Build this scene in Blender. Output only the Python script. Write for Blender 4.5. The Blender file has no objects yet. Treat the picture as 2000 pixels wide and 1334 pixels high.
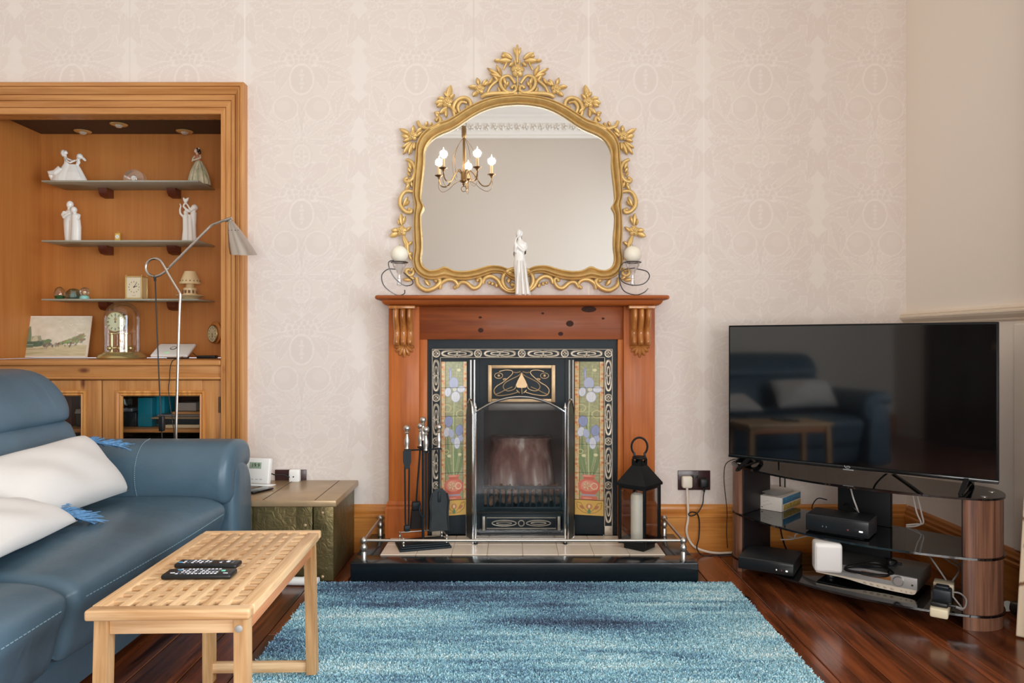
import bpy, bmesh, math, random
import numpy as np
from mathutils import Vector, Matrix, Euler

R = math.radians
PI = math.pi
sc = bpy.context.scene
COL = sc.collection
random.seed(7)
rng = np.random.default_rng(7)

# ------------------------------------------------------------------ camera
F = 1420.0          # focal length in pixels of the 2000 x 1334 frame
CZ = 1.05           # eye height
WY = 3.64           # plane of the chimney wall
cam_d = bpy.data.cameras.new('camera')
cam_d.sensor_width = 36.0
cam_d.lens = F / 2000.0 * 36.0
cam_d.clip_start = 0.02
cam = bpy.data.objects.new('camera', cam_d)
COL.objects.link(cam)
cam.location = (0, 0, CZ)
cam.rotation_euler = (R(90), 0, 0)
sc.camera = cam

# ------------------------------------------------------------------ light, sky, exposure
sc.view_settings.view_transform = 'Standard'
sc.view_settings.look = 'None'
sc.view_settings.gamma = 1.0
sc.view_settings.use_curve_mapping = False
sc.view_settings.exposure = 0.03
sc.cycles.use_denoising = True
sc.cycles.max_bounces = 12
sc.cycles.diffuse_bounces = 6
sc.cycles.glossy_bounces = 6
sc.cycles.transmission_bounces = 10
sc.cycles.transparent_max_bounces = 16
sc.cycles.caustics_reflective = False
sc.cycles.caustics_refractive = False
sc.cycles.sample_clamp_indirect = 6.0

w = bpy.data.worlds.new('sky')
sc.world = w
w.use_nodes = True
w.node_tree.nodes['Background'].inputs[0].default_value = (0.78, 0.88, 1.0, 1)
w.node_tree.nodes['Background'].inputs[1].default_value = 1.6

def area(name, loc, rot, sx, sy, power, col):
    d = bpy.data.lights.new(name, 'AREA')
    d.shape = 'RECTANGLE'; d.size = sx; d.size_y = sy
    d.energy = power; d.color = col
    o = bpy.data.objects.new(name, d)
    COL.objects.link(o)
    o.location = loc; o.rotation_euler = rot
    return o

# daylight entering by the tall side window, and an added frontal fill behind the camera
DAY = (0.88, 0.95, 1.0)
area('daylight_side', (2.30, 0.50, 1.55), (0, R(90), 0), 2.6, 2.4, 195, (0.79, 0.91, 1.0))
area('front_fill', (0.45, -1.32, 1.12), (R(90), 0, 0), 2.8, 1.15, 122, (1.0, 0.98, 0.95))

# ------------------------------------------------------------------ helpers
def px(x, Y): return (x - 1000.0) / F * Y
def pz(y, Y): return CZ - (y - 667.0) / F * Y
def P(x, y, Y): return Vector((px(x, Y), Y, pz(y, Y)))
def G(x, y, z):
    Y = F * (CZ - z) / (y - 667.0)
    return Vector((px(x, Y), Y, z))

def lin(v):
    v = v / 255.0
    return v / 12.92 if v <= 0.04045 else ((v + 0.055) / 1.055) ** 2.4
def C(r, g=None, b=None):
    if isinstance(r, str):
        r = r.lstrip('#'); r, g, b = int(r[0:2], 16), int(r[2:4], 16), int(r[4:6], 16)
    return (lin(r), lin(g), lin(b), 1.0)

class NT:
    def __init__(s, name):
        s.m = bpy.data.materials.new(name); s.m.use_nodes = True
        s.t = s.m.node_tree; s.t.nodes.clear()
        s.out = s.n('ShaderNodeOutputMaterial')
    def n(s, typ, **kw):
        nd = s.t.nodes.new(typ)
        for k, v in kw.items():
            if k in ('op', 'operation'): nd.operation = v
            elif k == 'blend': nd.blend_type = v
            elif k.startswith('i'):
                nd.inputs[int(k[1:])].default_value = v
            else: setattr(nd, k, v)
        return nd
    def l(s, a, b): s.t.links.new(a, b)
    def ramp(s, src, stops):
        r = s.n('ShaderNodeValToRGB')
        el = r.color_ramp.elements
        while len(el) < len(stops): el.new(0.5)
        for e, (p, col) in zip(el, stops):
            e.position = p; e.color = col
        s.l(src, r.inputs[0])
        return r.outputs[0]

def pbr(s, base=None, rough=0.5, metal=0.0, spec=0.5, coat=0.0, trans=0.0, ior=1.45, emit=None, es=0.0, sheen=0.0):
    b = s.n('ShaderNodeBsdfPrincipled')
    if base is not None:
        if isinstance(base, tuple): b.inputs['Base Color'].default_value = base
        else: s.l(base, b.inputs['Base Color'])
    b.inputs['Roughness'].default_value = rough
    b.inputs['Metallic'].default_value = metal
    b.inputs['Specular IOR Level'].default_value = spec
    b.inputs['Coat Weight'].default_value = coat
    b.inputs['Coat Roughness'].default_value = 0.12
    b.inputs['Transmission Weight'].default_value = trans
    b.inputs['IOR'].default_value = ior
    b.inputs['Sheen Weight'].default_value = sheen
    if emit:
        b.inputs['Emission Color'].default_value = emit
        b.inputs['Emission Strength'].default_value = es
    s.l(b.outputs[0], s.out.inputs[0])
    return b

MC = {}
def mat(name, col, rough=0.5, metal=0.0, spec=0.5, coat=0.0, var=0.0, vscale=8.0, bump=0.0, bscale=60.0, emit=None, es=0.0, sheen=0.0, bdist=0.002):
    """plain surface with optional colour mottling and fine relief"""
    if name in MC: return MC[name]
    s = NT(name)
    base = col
    tc = s.n('ShaderNodeTexCoord')
    if var:
        nz = s.n('ShaderNodeTexNoise'); nz.inputs['Scale'].default_value = vscale; nz.inputs['Detail'].default_value = 5
        s.l(tc.outputs['Object'], nz.inputs['Vector'])
        d = tuple(max(0, x * (1 - var)) for x in col[:3]) + (1,)
        u = tuple(min(1, x * (1 + var)) for x in col[:3]) + (1,)
        base = s.ramp(nz.outputs[0], [(0.3, d), (0.7, u)])
    b = pbr(s, base, rough, metal, spec, coat, emit=emit, es=es, sheen=sheen)
    if bump:
        nz = s.n('ShaderNodeTexNoise'); nz.inputs['Scale'].default_value = bscale; nz.inputs['Detail'].default_value = 4
        s.l(tc.outputs['Object'], nz.inputs['Vector'])
        bp = s.n('ShaderNodeBump'); bp.inputs['Strength'].default_value = bump; bp.inputs['Distance'].default_value = bdist
        s.l(nz.outputs[0], bp.inputs['Height']); s.l(bp.outputs[0], b.inputs['Normal'])
    MC[name] = s.m
    return s.m

def wood(name, dark, light, axis='X', rough=0.4, coat=0.0, stretch=14.0, scale=2.2, knots=None, bump=0.05, piece=0.0, spec=0.5):
    """long grained timber, grain along the given axis; optional knots colour"""
    if name in MC: return MC[name]
    s = NT(name)
    tc = s.n('ShaderNodeTexCoord'); oi = s.n('ShaderNodeObjectInfo')
    off = s.n('ShaderNodeMath', op='MULTIPLY', i1=37.0); s.l(oi.outputs['Random'], off.inputs[0])
    cx = s.n('ShaderNodeCombineXYZ')
    for k in range(3): s.l(off.outputs[0], cx.inputs[k])
    add = s.n('ShaderNodeVectorMath', op='ADD'); s.l(tc.outputs['Object'], add.inputs[0]); s.l(cx.outputs[0], add.inputs[1])
    mp = s.n('ShaderNodeMapping')
    sc3 = [scale * stretch] * 3; sc3['XYZ'.index(axis)] = scale
    mp.inputs['Scale'].default_value = sc3
    s.l(add.outputs[0], mp.inputs['Vector'])
    n1 = s.n('ShaderNodeTexNoise'); n1.inputs['Scale'].default_value = 1.0; n1.inputs['Detail'].default_value = 6; n1.inputs['Distortion'].default_value = 0.6
    s.l(mp.outputs[0], n1.inputs['Vector'])
    mp2 = s.n('ShaderNodeMapping'); sc4 = [scale * stretch * 6] * 3; sc4['XYZ'.index(axis)] = scale * 2
    mp2.inputs['Scale'].default_value = sc4; s.l(add.outputs[0], mp2.inputs['Vector'])
    n2 = s.n('ShaderNodeTexNoise'); n2.inputs['Scale'].default_value = 1.0; n2.inputs['Detail'].default_value = 3
    s.l(mp2.outputs[0], n2.inputs['Vector'])
    mx = s.n('ShaderNodeMath', op='MULTIPLY', i1=0.35); s.l(n2.outputs[0], mx.inputs[0])
    mx2 = s.n('ShaderNodeMath', op='MULTIPLY', i1=0.75); s.l(n1.outputs[0], mx2.inputs[0])
    sm = s.n('ShaderNodeMath', op='ADD'); s.l(mx.outputs[0], sm.inputs[0]); s.l(mx2.outputs[0], sm.inputs[1])
    col = s.ramp(sm.outputs[0], [(0.38, dark), (0.7, light)])
    if piece:
        hv = s.n('ShaderNodeHueSaturation')
        mr = s.n('ShaderNodeMapRange'); mr.inputs[3].default_value = 1 - piece; mr.inputs[4].default_value = 1 + piece
        s.l(oi.outputs['Random'], mr.inputs[0]); s.l(mr.outputs[0], hv.inputs['Value']); s.l(col, hv.inputs['Color'])
        col = hv.outputs[0]
    if knots:
        vmp = s.n('ShaderNodeMapping'); v3 = [7.0] * 3; v3['XYZ'.index(axis)] = 3.2
        vmp.inputs['Scale'].default_value = v3; s.l(add.outputs[0], vmp.inputs['Vector'])
        vo = s.n('ShaderNodeTexVoronoi'); vo.inputs['Scale'].default_value = 1.0; s.l(vmp.outputs[0], vo.inputs['Vector'])
        fac = s.ramp(vo.outputs['Distance'], [(0.04, (1, 1, 1, 1)), (0.12, (0, 0, 0, 1))])
        mm = s.n('ShaderNodeMix', data_type='RGBA')
        s.l(fac, mm.inputs[0]); s.l(col, mm.inputs[6]); mm.inputs[7].default_value = knots
        col = mm.outputs[2]
    b = pbr(s, col, rough, 0, spec, coat)
    if bump:
        bp = s.n('ShaderNodeBump'); bp.inputs['Strength'].default_value = bump; bp.inputs['Distance'].default_value = 0.002
        s.l(sm.outputs[0], bp.inputs['Height']); s.l(bp.outputs[0], b.inputs['Normal'])
    MC[name] = s.m
    return s.m

def painted(name, rough=0.5, spec=0.5, coat=0.0, metal=0.0, bump=0.0, bscale=300.0, rscale=1.0):
    """surface that carries a printed pattern stored as the colour attribute 'Col'"""
    if name in MC: return MC[name]
    s = NT(name)
    a = s.n('ShaderNodeVertexColor', layer_name='Col')
    b = pbr(s, a.outputs[0], rough, metal, spec, coat)
    if bump:
        tc = s.n('ShaderNodeTexCoord')
        nz = s.n('ShaderNodeTexNoise'); nz.inputs['Scale'].default_value = bscale; nz.inputs['Detail'].default_value = 3
        s.l(tc.outputs['Object'], nz.inputs['Vector'])
        bp = s.n('ShaderNodeBump'); bp.inputs['Strength'].default_value = bump; bp.inputs['Distance'].default_value = 0.002
        s.l(nz.outputs[0], bp.inputs['Height']); s.l(bp.outputs[0], b.inputs['Normal'])
    MC[name] = s.m
    return s.m

def glass(name, tint=(1, 1, 1, 1), gloss=0.08, rough=0.02, fres=True):
    """thin pane: mostly clear, reflecting by angle"""
    if name in MC: return MC[name]
    s = NT(name)
    tr = s.n('ShaderNodeBsdfTransparent'); tr.inputs[0].default_value = tint
    gl = s.n('ShaderNodeBsdfGlossy'); gl.inputs['Roughness'].default_value = rough
    mx = s.n('ShaderNodeMixShader')
    lw = s.n('ShaderNodeLayerWeight'); lw.inputs['Blend'].default_value = 0.25
    mr = s.n('ShaderNodeMapRange'); mr.inputs[3].default_value = gloss; mr.inputs[4].default_value = min(1, gloss + 0.55)
    s.l(lw.outputs['Fresnel'], mr.inputs[0]); s.l(mr.outputs[0], mx.inputs[0])
    s.l(tr.outputs[0], mx.inputs[1]); s.l(gl.outputs[0], mx.inputs[2])
    s.l(mx.outputs[0], s.out.inputs[0])
    MC[name] = s.m
    return s.m

class MB:
    """collects shapes and links them as ONE mesh object"""
    def __init__(s): s.v = []; s.f = []; s.M = Matrix.Identity(4)
    def add(s, vs, fs):
        o = len(s.v); M = s.M
        s.v += [tuple(M @ Vector(p)) for p in vs]
        s.f += [tuple(i + o for i in f) for f in fs]
        return s
    def box(s, x0, x1, y0, y1, z0, z1):
        v = [(x0, y0, z0), (x1, y0, z0), (x1, y1, z0), (x0, y1, z0), (x0, y0, z1), (x1, y0, z1), (x1, y1, z1), (x0, y1, z1)]
        return s.add(v, [(0, 3, 2, 1), (4, 5, 6, 7), (0, 1, 5, 4), (1, 2, 6, 5), (2, 3, 7, 6), (3, 0, 4, 7)])
    def rbox(s, x0, x1, y0, y1, z0, z1, r=0.004, seg=1):
        c = Vector(((x0 + x1) / 2, (y0 + y1) / 2, (z0 + z1) / 2))
        h = Vector((abs(x1 - x0) / 2, abs(y1 - y0) / 2, abs(z1 - z0) / 2))
        r = min(r, min(h) * 0.999)
        def axis(hh):
            a = [-hh + r * (1 - math.cos(k / seg * PI / 2)) if seg > 1 else (-hh + r * k) for k in range(seg + 1)]
            return a + [-x for x in reversed(a)]
        A = [axis(h[k]) for k in range(3)]
        idx = {}; vs = []; fs = []
        def vid(p):
            q = Vector([max(-(h[k] - r), min(h[k] - r, p[k])) for k in range(3)])
            d = p - q
            if d.length > 1e-9: p = q + d.normalized() * r
            key = (round(p.x, 6), round(p.y, 6), round(p.z, 6))
            if key not in idx: idx[key] = len(vs); vs.append(p + c)
            return idx[key]
        for k in range(3):
            i, j = (k + 1) % 3, (k + 2) % 3
            for sg in (-1, 1):
                for a in range(len(A[i]) - 1):
                    for b in range(len(A[j]) - 1):
                        q = []
                        for (ia, ib) in ((a, b), (a + 1, b), (a + 1, b + 1), (a, b + 1)):
                            p = Vector((0, 0, 0)); p[k] = sg * h[k]; p[i] = A[i][ia]; p[j] = A[j][ib]
                            q.append(vid(p))
                        if sg < 0: q.reverse()
                        q2 = []
                        for t in q:
                            if t not in q2: q2.append(t)
                        if len(q2) > 2: fs.append(tuple(q2))
        return s.add(vs, fs)
    def cbox(s, x0, x1, y0, y1, z0, z1, b=0.002):
        """box with only its top edges chamfered"""
        v = [(x0, y0, z0), (x1, y0, z0), (x1, y1, z0), (x0, y1, z0), (x0, y0, z1 - b), (x1, y0, z1 - b), (x1, y1, z1 - b), (x0, y1, z1 - b),
             (x0 + b, y0 + b, z1), (x1 - b, y0 + b, z1), (x1 - b, y1 - b, z1), (x0 + b, y1 - b, z1)]
        return s.add(v, [(0, 3, 2, 1), (0, 1, 5, 4), (1, 2, 6, 5), (2, 3, 7, 6), (3, 0, 4, 7), (4, 5, 9, 8), (5, 6, 10, 9), (6, 7, 11, 10), (7, 4, 8, 11), (8, 9, 10, 11)])
    def loft(s, rings, closed=True, cap0=True, cap1=True):
        n = len(rings[0]); vs = [p for r_ in rings for p in r_]; fs = []
        m = n if closed else n - 1
        for k in range(len(rings) - 1):
            for i in range(m):
                j = (i + 1) % n
                fs.append((k * n + i, k * n + j, (k + 1) * n + j, (k + 1) * n + i))
        if cap0 and closed: fs.append(tuple(reversed(range(n))))
        if cap1 and closed: fs.append(tuple((len(rings) - 1) * n + i for i in range(n)))
        return s.add(vs, fs)
    def tube(s, pts, r, n=8, closed=False, cap=True, flat=1.0, up=None):
        pts = [Vector(p) for p in pts]; N = len(pts)
        rr = r if isinstance(r, (list, tuple)) else [r] * N
        rings = []
        prev = None
        for k in range(N):
            if closed: t = pts[(k + 1) % N] - pts[k - 1]
            else: t = pts[min(k + 1, N - 1)] - pts[max(k - 1, 0)]
            if t.length < 1e-9: t = Vector((0, 0, 1))
            t.normalize()
            if up is not None:
                a = Vector(up) - t * t.dot(Vector(up))
                if a.length < 1e-6: a = t.orthogonal()
                a.normalize()
            elif prev is None:
                a = t.orthogonal().normalized()
            else:
                a = prev - t * t.dot(prev)
                a = a.normalized() if a.length > 1e-6 else t.orthogonal().normalized()
            prev = a; b = t.cross(a)
            rings.append([pts[k] + a * math.cos(2 * PI * i / n) * rr[k] * flat + b * math.sin(2 * PI * i / n) * rr[k] for i in range(n)])
        if closed:
            rings.append(rings[0]); return s.loft(rings, True, False, False)
        return s.loft(rings, True, cap, cap)
    def lathe(s, prof, c=(0, 0, 0), n=24, M=None):
        """prof: (radius, height) pairs, bottom to top"""
        c = Vector(c)
        rings = []
        for (r, z) in prof:
            ring = [Vector((r * math.cos(2 * PI * i / n), r * math.sin(2 * PI * i / n), z)) for i in range(n)]
            if M is not None: ring = [M @ p for p in ring]
            rings.append([p + c for p in ring])
        return s.loft(rings, True, prof[0][0] > 1e-6, prof[-1][0] > 1e-6)
    def prism(s, poly, axis, a, b):
        """closed outline (2D) run from a to b along an axis; for 'Y' the outline is (x, z), for 'X' (y, z), for 'Z' (x, y)"""
        n = len(poly)
        mk = {'X': lambda p, t: (t, p[0], p[1]), 'Y': lambda p, t: (p[0], t, p[1]), 'Z': lambda p, t: (p[0], p[1], t)}[axis]
        vs = [mk(p, a) for p in poly] + [mk(p, b) for p in poly]
        fs = [(i, (i + 1) % n, n + (i + 1) % n, n + i) for i in range(n)] + [tuple(reversed(range(n))), tuple(range(n, 2 * n))]
        return s.add(vs, fs)
    def ball(s, c, r, n=14, m=8, rot=None):
        c = Vector(c); rx, ry, rz = (r, r, r) if not isinstance(r, (tuple, list)) else r
        rings = []
        for k in range(1, m):
            th = PI * k / m
            ring = [Vector((rx * math.sin(th) * math.cos(2 * PI * i / n), ry * math.sin(th) * math.sin(2 * PI * i / n), -rz * math.cos(th))) for i in range(n)]
            rings.append(ring)
        top = Vector((0, 0, rz)); bot = Vector((0, 0, -rz))
        if rot is not None:
            q = rot.to_matrix() if hasattr(rot, 'to_matrix') else rot
            rings = [[q @ p for p in r_] for r_ in rings]; top = q @ top; bot = q @ bot
        vs = [p + c for r_ in rings for p in r_] + [bot + c, top + c]
        fs = []
        for k in range(len(rings) - 1):
            for i in range(n):
                j = (i + 1) % n
                fs.append((k * n + i, k * n + j, (k + 1) * n + j, (k + 1) * n + i))
        L = len(rings); bi = L * n; ti = bi + 1
        for i in range(n):
            j = (i + 1) % n
            fs.append((bi, j, i)); fs.append(((L - 1) * n + i, (L - 1) * n + j, ti))
        return s.add(vs, fs)
    def sheet(s, f, nu, nv):
        vs = [f(i / nu, j / nv) for j in range(nv + 1) for i in range(nu + 1)]
        fs = [(j * (nu + 1) + i, j * (nu + 1) + i + 1, (j + 1) * (nu + 1) + i + 1, (j + 1) * (nu + 1) + i) for j in range(nv) for i in range(nu)]
        return s.add(vs, fs)
    def mesh(s, name, org=Vector((0, 0, 0)), smooth=True, angle=38):
        me = bpy.data.meshes.new(name)
        me.from_pydata([(p[0] - org[0], p[1] - org[1], p[2] - org[2]) for p in s.v], [], s.f)
        me.validate(verbose=False)
        bm = bmesh.new(); bm.from_mesh(me); bmesh.ops.recalc_face_normals(bm, faces=bm.faces[:]); bm.to_mesh(me); bm.free()
        if smooth:
            me.shade_smooth(); me.set_sharp_from_angle(angle=R(angle))
        return me
    def build(s, name, m, parent=None, local=False, smooth=True, angle=38):
        org = Vector((0, 0, 0))
        if parent is not None:
            if not local: org = ORG.get(parent.name, Vector((0, 0, 0)))
        me = s.mesh(name, org, smooth, angle)
        if m is not None: me.materials.append(m)
        o = bpy.data.objects.new(name, me); COL.objects.link(o)
        if parent is not None:
            o.parent = parent; ORG[o.name] = ORG.get(parent.name, Vector((0, 0, 0)))
        return o
    def solo(s, name, m, label, cat, group=None, kind=None, smooth=True, angle=38):
        """a thing that is a single mesh, its origin at the middle of its base"""
        lo = [min(p[k] for p in s.v) for k in range(3)]; hi = [max(p[k] for p in s.v) for k in range(3)]
        org = Vector(((lo[0] + hi[0]) / 2, (lo[1] + hi[1]) / 2, lo[2]))
        me = s.mesh(name, org, smooth, angle)
        if m is not None: me.materials.append(m)
        o = bpy.data.objects.new(name, me); COL.objects.link(o); o.location = org
        ORG[o.name] = org
        return tag(o, label, cat, group, kind)

ORG = {}
def tag(o, label=None, cat=None, group=None, kind=None):
    if label: o['label'] = label
    if cat: o['category'] = cat
    if group: o['group'] = group
    if kind: o['kind'] = kind
    return o
def thing(name, label, cat, loc=(0, 0, 0), rotz=0.0, group=None):
    o = bpy.data.objects.new(name, None); COL.objects.link(o)
    o.empty_display_size = 0.05
    o.location = loc; o.rotation_euler = (0, 0, rotz)
    ORG[o.name] = Vector(loc)
    return tag(o, label, cat, group)
def struct(mb, name, m, parent=None, smooth=False):
    o = mb.build(name, m, parent, smooth=smooth)
    if parent is None: o['kind'] = 'structure'
    return o
def copy_tree(o, parent=None):
    c = o.copy(); COL.objects.link(c)
    if parent is not None: c.parent = parent
    for ch in list(o.children): copy_tree(ch, c)
    return c

def cables(name, label, paths, r, m_, group=None, n=5):
    for k, q in enumerate(paths):
        mb = MB(); mb.tube(cr(q, n), r, 7)
        mb.solo(name, m_, label if isinstance(label, str) else label[k], 'cable', group)
def cr(pts, n=6, closed=False):
    """Catmull-Rom through the points (tuples of any length)"""
    A = np.array(pts, float); N = len(A); out = []
    for k in range(N if closed else N - 1):
        p0 = A[(k - 1) % N] if closed or k > 0 else A[0]
        p1 = A[k]; p2 = A[(k + 1) % N]
        p3 = A[(k + 2) % N] if closed or k + 2 < N else A[-1]
        for t in np.linspace(0, 1, n, endpoint=False):
            out.append(0.5 * ((2 * p1) + (-p0 + p2) * t + (2 * p0 - 5 * p1 + 4 * p2 - p3) * t * t + (-p0 + 3 * p1 - 3 * p2 + p3) * t ** 3))
    if not closed: out.append(A[-1])
    return [tuple(p) for p in out]

def grid_mesh(name, X, Z, fn, cols=None, keep=None):
    """dense sheet; fn(u grid, v grid) -> xyz arrays; cols -> (n,3) linear; keep -> mask of quads"""
    nx, nz = len(X), len(Z)
    xx, zz = np.meshgrid(X, Z)
    co = np.stack(fn(xx.ravel(), zz.ravel()), 1).astype(np.float32)
    i = np.arange(nx * nz).reshape(nz, nx)
    q = np.stack([i[:-1, :-1], i[:-1, 1:], i[1:, 1:], i[1:, :-1]], -1).reshape(-1, 4)
    if keep is not None: q = q[keep.ravel()]
    me = bpy.data.meshes.new(name)
    me.vertices.add(len(co)); me.vertices.foreach_set('co', co.ravel())
    me.loops.add(q.size); me.loops.foreach_set('vertex_index', q.ravel().astype(np.int32))
    me.polygons.add(len(q)); me.polygons.foreach_set('loop_start', np.arange(0, q.size, 4, dtype=np.int32))
    if cols is not None: set_cols(me, cols)
    me.update(calc_edges=True); me.validate()
    return me
def set_cols(me, cols):
    a = me.color_attributes.new('Col', 'FLOAT_COLOR', 'POINT')
    full = np.ones((len(cols), 4), np.float32); full[:, :3] = cols
    a.data.foreach_set('color', full.ravel())

class Canvas:
    """small painter for printed patterns: x right, y down, in its own units"""
    def __init__(s, w, h, ss, bg, wrap=False):
        s.ss = ss; s.W = int(round(w * ss)); s.H = int(round(h * ss)); s.wrap = wrap; s.w = w; s.h = h
        s.a = np.empty((s.H, s.W, 3)); s.a[:] = np.array(bg, float)
        s.X, s.Y = np.meshgrid((np.arange(s.W) + .5) / ss, (np.arange(s.H) + .5) / ss)
    def put(s, mask, col, al=1.0):
        m = (mask * al)[..., None]; s.a = s.a * (1 - m) + np.array(col, float) * m
    def soft(s, d): return np.clip(0.5 - d * s.ss, 0, 1)
    def ell(s, cx, cy, rx, ry, col, rot=0, al=1, ring=None):
        c, n = math.cos(rot), math.sin(rot)
        u = (s.X - cx) * c + (s.Y - cy) * n; v = -(s.X - cx) * n + (s.Y - cy) * c
        d = (np.sqrt((u / rx) ** 2 + (v / ry) ** 2) - 1) * min(rx, ry)
        if ring: d = np.abs(d) - ring
        s.put(s.soft(d), col, al)
    def line(s, pts, wd, col, al=1):
        d = np.full(s.X.shape, 1e9)
        for (a, b) in zip(pts[:-1], pts[1:]):
            ax, ay = a[0], a[1]; bx, by = b[0] - ax, b[1] - ay
            L = bx * bx + by * by + 1e-9
            t = np.clip(((s.X - ax) * bx + (s.Y - ay) * by) / L, 0, 1)
            d = np.minimum(d, np.hypot(s.X - ax - t * bx, s.Y - ay - t * by))
        s.put(s.soft(d - wd / 2), col, al)
    def poly(s, pts, col, al=1, edge=None, ew=1):
        ins = np.zeros(s.X.shape, bool); n = len(pts)
        for k in range(n):
            x1, y1 = pts[k][0], pts[k][1]; x2, y2 = pts[(k + 1) % n][0], pts[(k + 1) % n][1]
            if abs(y2 - y1) < 1e-9: continue
            c = ((y1 > s.Y) != (y2 > s.Y)) & (s.X < (x2 - x1) * (s.Y - y1) / (y2 - y1) + x1)
            ins ^= c
        s.put(ins.astype(float), col, al)
        if edge is not None: s.line(list(pts) + [pts[0]], ew, edge, al)
    def rect(s, x0, y0, x1, y1, col, al=1):
        s.put(((s.X >= x0) & (s.X < x1) & (s.Y >= y0) & (s.Y < y1)).astype(float), col, al)
    def blur(s, k):
        for ax in (0, 1):
            out = np.zeros_like(s.a); wsum = 0
            for d in range(-k, k + 1):
                wv = math.exp(-(d / (k * .6 + .01)) ** 2); out += np.roll(s.a, d, ax) * wv; wsum += wv
            s.a = out / wsum
    def sample(s, u, v):
        """u, v in canvas units -> linear colours"""
        if s.wrap: u = np.mod(u, s.w); v = np.mod(v, s.h)
        fx = np.clip(u * s.ss - .5, 0, s.W - 1.001); fy = np.clip(v * s.ss - .5, 0, s.H - 1.001)
        i = fx.astype(int); j = fy.astype(int); a = (fx - i)[:, None]; b = (fy - j)[:, None]
        i2 = np.minimum(i + 1, s.W - 1); j2 = np.minimum(j + 1, s.H - 1)
        c = (s.a[j, i] * (1 - a) + s.a[j, i2] * a) * (1 - b) + (s.a[j2, i] * (1 - a) + s.a[j2, i2] * a) * b
        c = c / 255.0
        return np.where(c <= 0.04045, c / 12.92, ((c + 0.055) / 1.055) ** 2.4)
def noise2(shape, cells, seed=0, octaves=3):
    g = np.random.default_rng(seed); out = np.zeros(shape); amp = 1; tot = 0
    for o in range(octaves):
        cy, cx = int(cells[0] * 2 ** o) + 2, int(cells[1] * 2 ** o) + 2
        t = g.random((cy + 1, cx + 1))
        y = np.linspace(0, cy - 1e-3, shape[0]); x = np.linspace(0, cx - 1e-3, shape[1])
        j = y.astype(int); i = x.astype(int); b = (y - j)[:, None]; a = (x - i)[None]
        a = a * a * (3 - 2 * a); b = b * b * (3 - 2 * b)
        out += amp * ((t[j][:, i] * (1 - a) + t[j][:, i + 1] * a) * (1 - b) + (t[j + 1][:, i] * (1 - a) + t[j + 1][:, i + 1] * a) * b)
        tot += amp; amp *= .5
    return out / tot

def fuse(mb, voxel=0.003, smooth=3, dec=None):
    """melts overlapping shapes into one continuous skin (for porcelain figures)"""
    me = bpy.data.meshes.new('tmp'); me.from_pydata(mb.v, [], mb.f)
    o = bpy.data.objects.new('tmp', me); COL.objects.link(o)
    r = o.modifiers.new('r', 'REMESH'); r.mode = 'VOXEL'; r.voxel_size = voxel; r.use_smooth_shade = True
    if smooth:
        k = o.modifiers.new('s', 'SMOOTH'); k.iterations = smooth; k.factor = 0.5
    dg = bpy.context.evaluated_depsgraph_get()
    m2 = bpy.data.meshes.new_from_object(o.evaluated_get(dg))
    out = MB()
    out.v = [tuple(v.co) for v in m2.vertices]; out.f = [tuple(p.vertices) for p in m2.polygons]
    bpy.data.objects.remove(o); bpy.data.meshes.remove(me); bpy.data.meshes.remove(m2)
    return out

def text_mb(txt, size, M, depth=0.0006):
    """lettering as a flat mesh; M places the text plane (x right, y up)"""
    cu = bpy.data.curves.new('t', 'FONT'); cu.body = txt; cu.size = size; cu.align_x = 'CENTER'; cu.align_y = 'CENTER'
    cu.resolution_u = 3; cu.extrude = depth
    o = bpy.data.objects.new('t', cu); COL.objects.link(o)
    dg = bpy.context.evaluated_depsgraph_get()
    m2 = bpy.data.meshes.new_from_object(o.evaluated_get(dg))
    mb = MB(); mb.M = M
    mb.add([tuple(v.co) for v in m2.vertices], [tuple(p.vertices) for p in m2.polygons])
    bpy.data.objects.remove(o); bpy.data.curves.remove(cu); bpy.data.meshes.remove(m2)
    mb.M = Matrix.Identity(4)
    return mb
def facing(loc, rotz=0.0, tilt=0.0):
    """plane whose x runs right and y up, seen from -Y; turned about Z by rotz"""
    return Matrix.Translation(loc) @ Matrix.Rotation(rotz, 4, 'Z') @ Matrix.Rotation(R(90) + tilt, 4, 'X')

def bar(mb, a, b, wx, wy, up=(0, 0, 1)):
    """square bar from a to b, section wx by wy"""
    a = Vector(a); b = Vector(b); t = (b - a).normalized()
    u = Vector(up) - t * t.dot(Vector(up))
    if u.length < 1e-5: u = t.orthogonal()
    u.normalize(); s_ = t.cross(u)
    r_ = []
    for p in (a, b):
        r_.append([p + s_ * wx / 2 * i + u * wy / 2 * j for (i, j) in ((-1, -1), (1, -1), (1, 1), (-1, 1))])
    return mb.loft(r_, True)

# ------------------------------------------------------------------ shared materials
PINE = wood('honey_pine', C(174, 112, 56), C(203, 145, 86), 'X', 0.42, 0.1, knots=C(112, 58, 26))
PINE_V = wood('honey_pine_upright', C(174, 112, 56), C(203, 145, 86), 'Z', 0.42, 0.1, knots=C(112, 58, 26))
LINING = wood('tan_lining', C(184, 114, 54), C(196, 128, 64), 'Z', 0.5, 0.0, stretch=20, scale=1.2, bump=0.02)
LINING_DK = mat('dark_brown_lining', C(74, 54, 42), 0.6)  # niche ceiling board, darker brown than the tan lining
SURR = wood('cherry_pine', C(142, 70, 28), C(180, 98, 44), 'X', 0.42, 0.06, spec=.3, knots=C(52, 22, 12), stretch=9, scale=1.6)
SURR_V = wood('cherry_pine_upright', C(150, 74, 30), C(190, 106, 48), 'Z', 0.42, 0.06, spec=.3, knots=None, stretch=9, scale=1.6)
SURR_LT = wood('cherry_pine_light', C(168, 88, 36), C(202, 120, 56), 'Z', 0.42, 0.06, spec=.3, stretch=9, scale=1.6)
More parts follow.
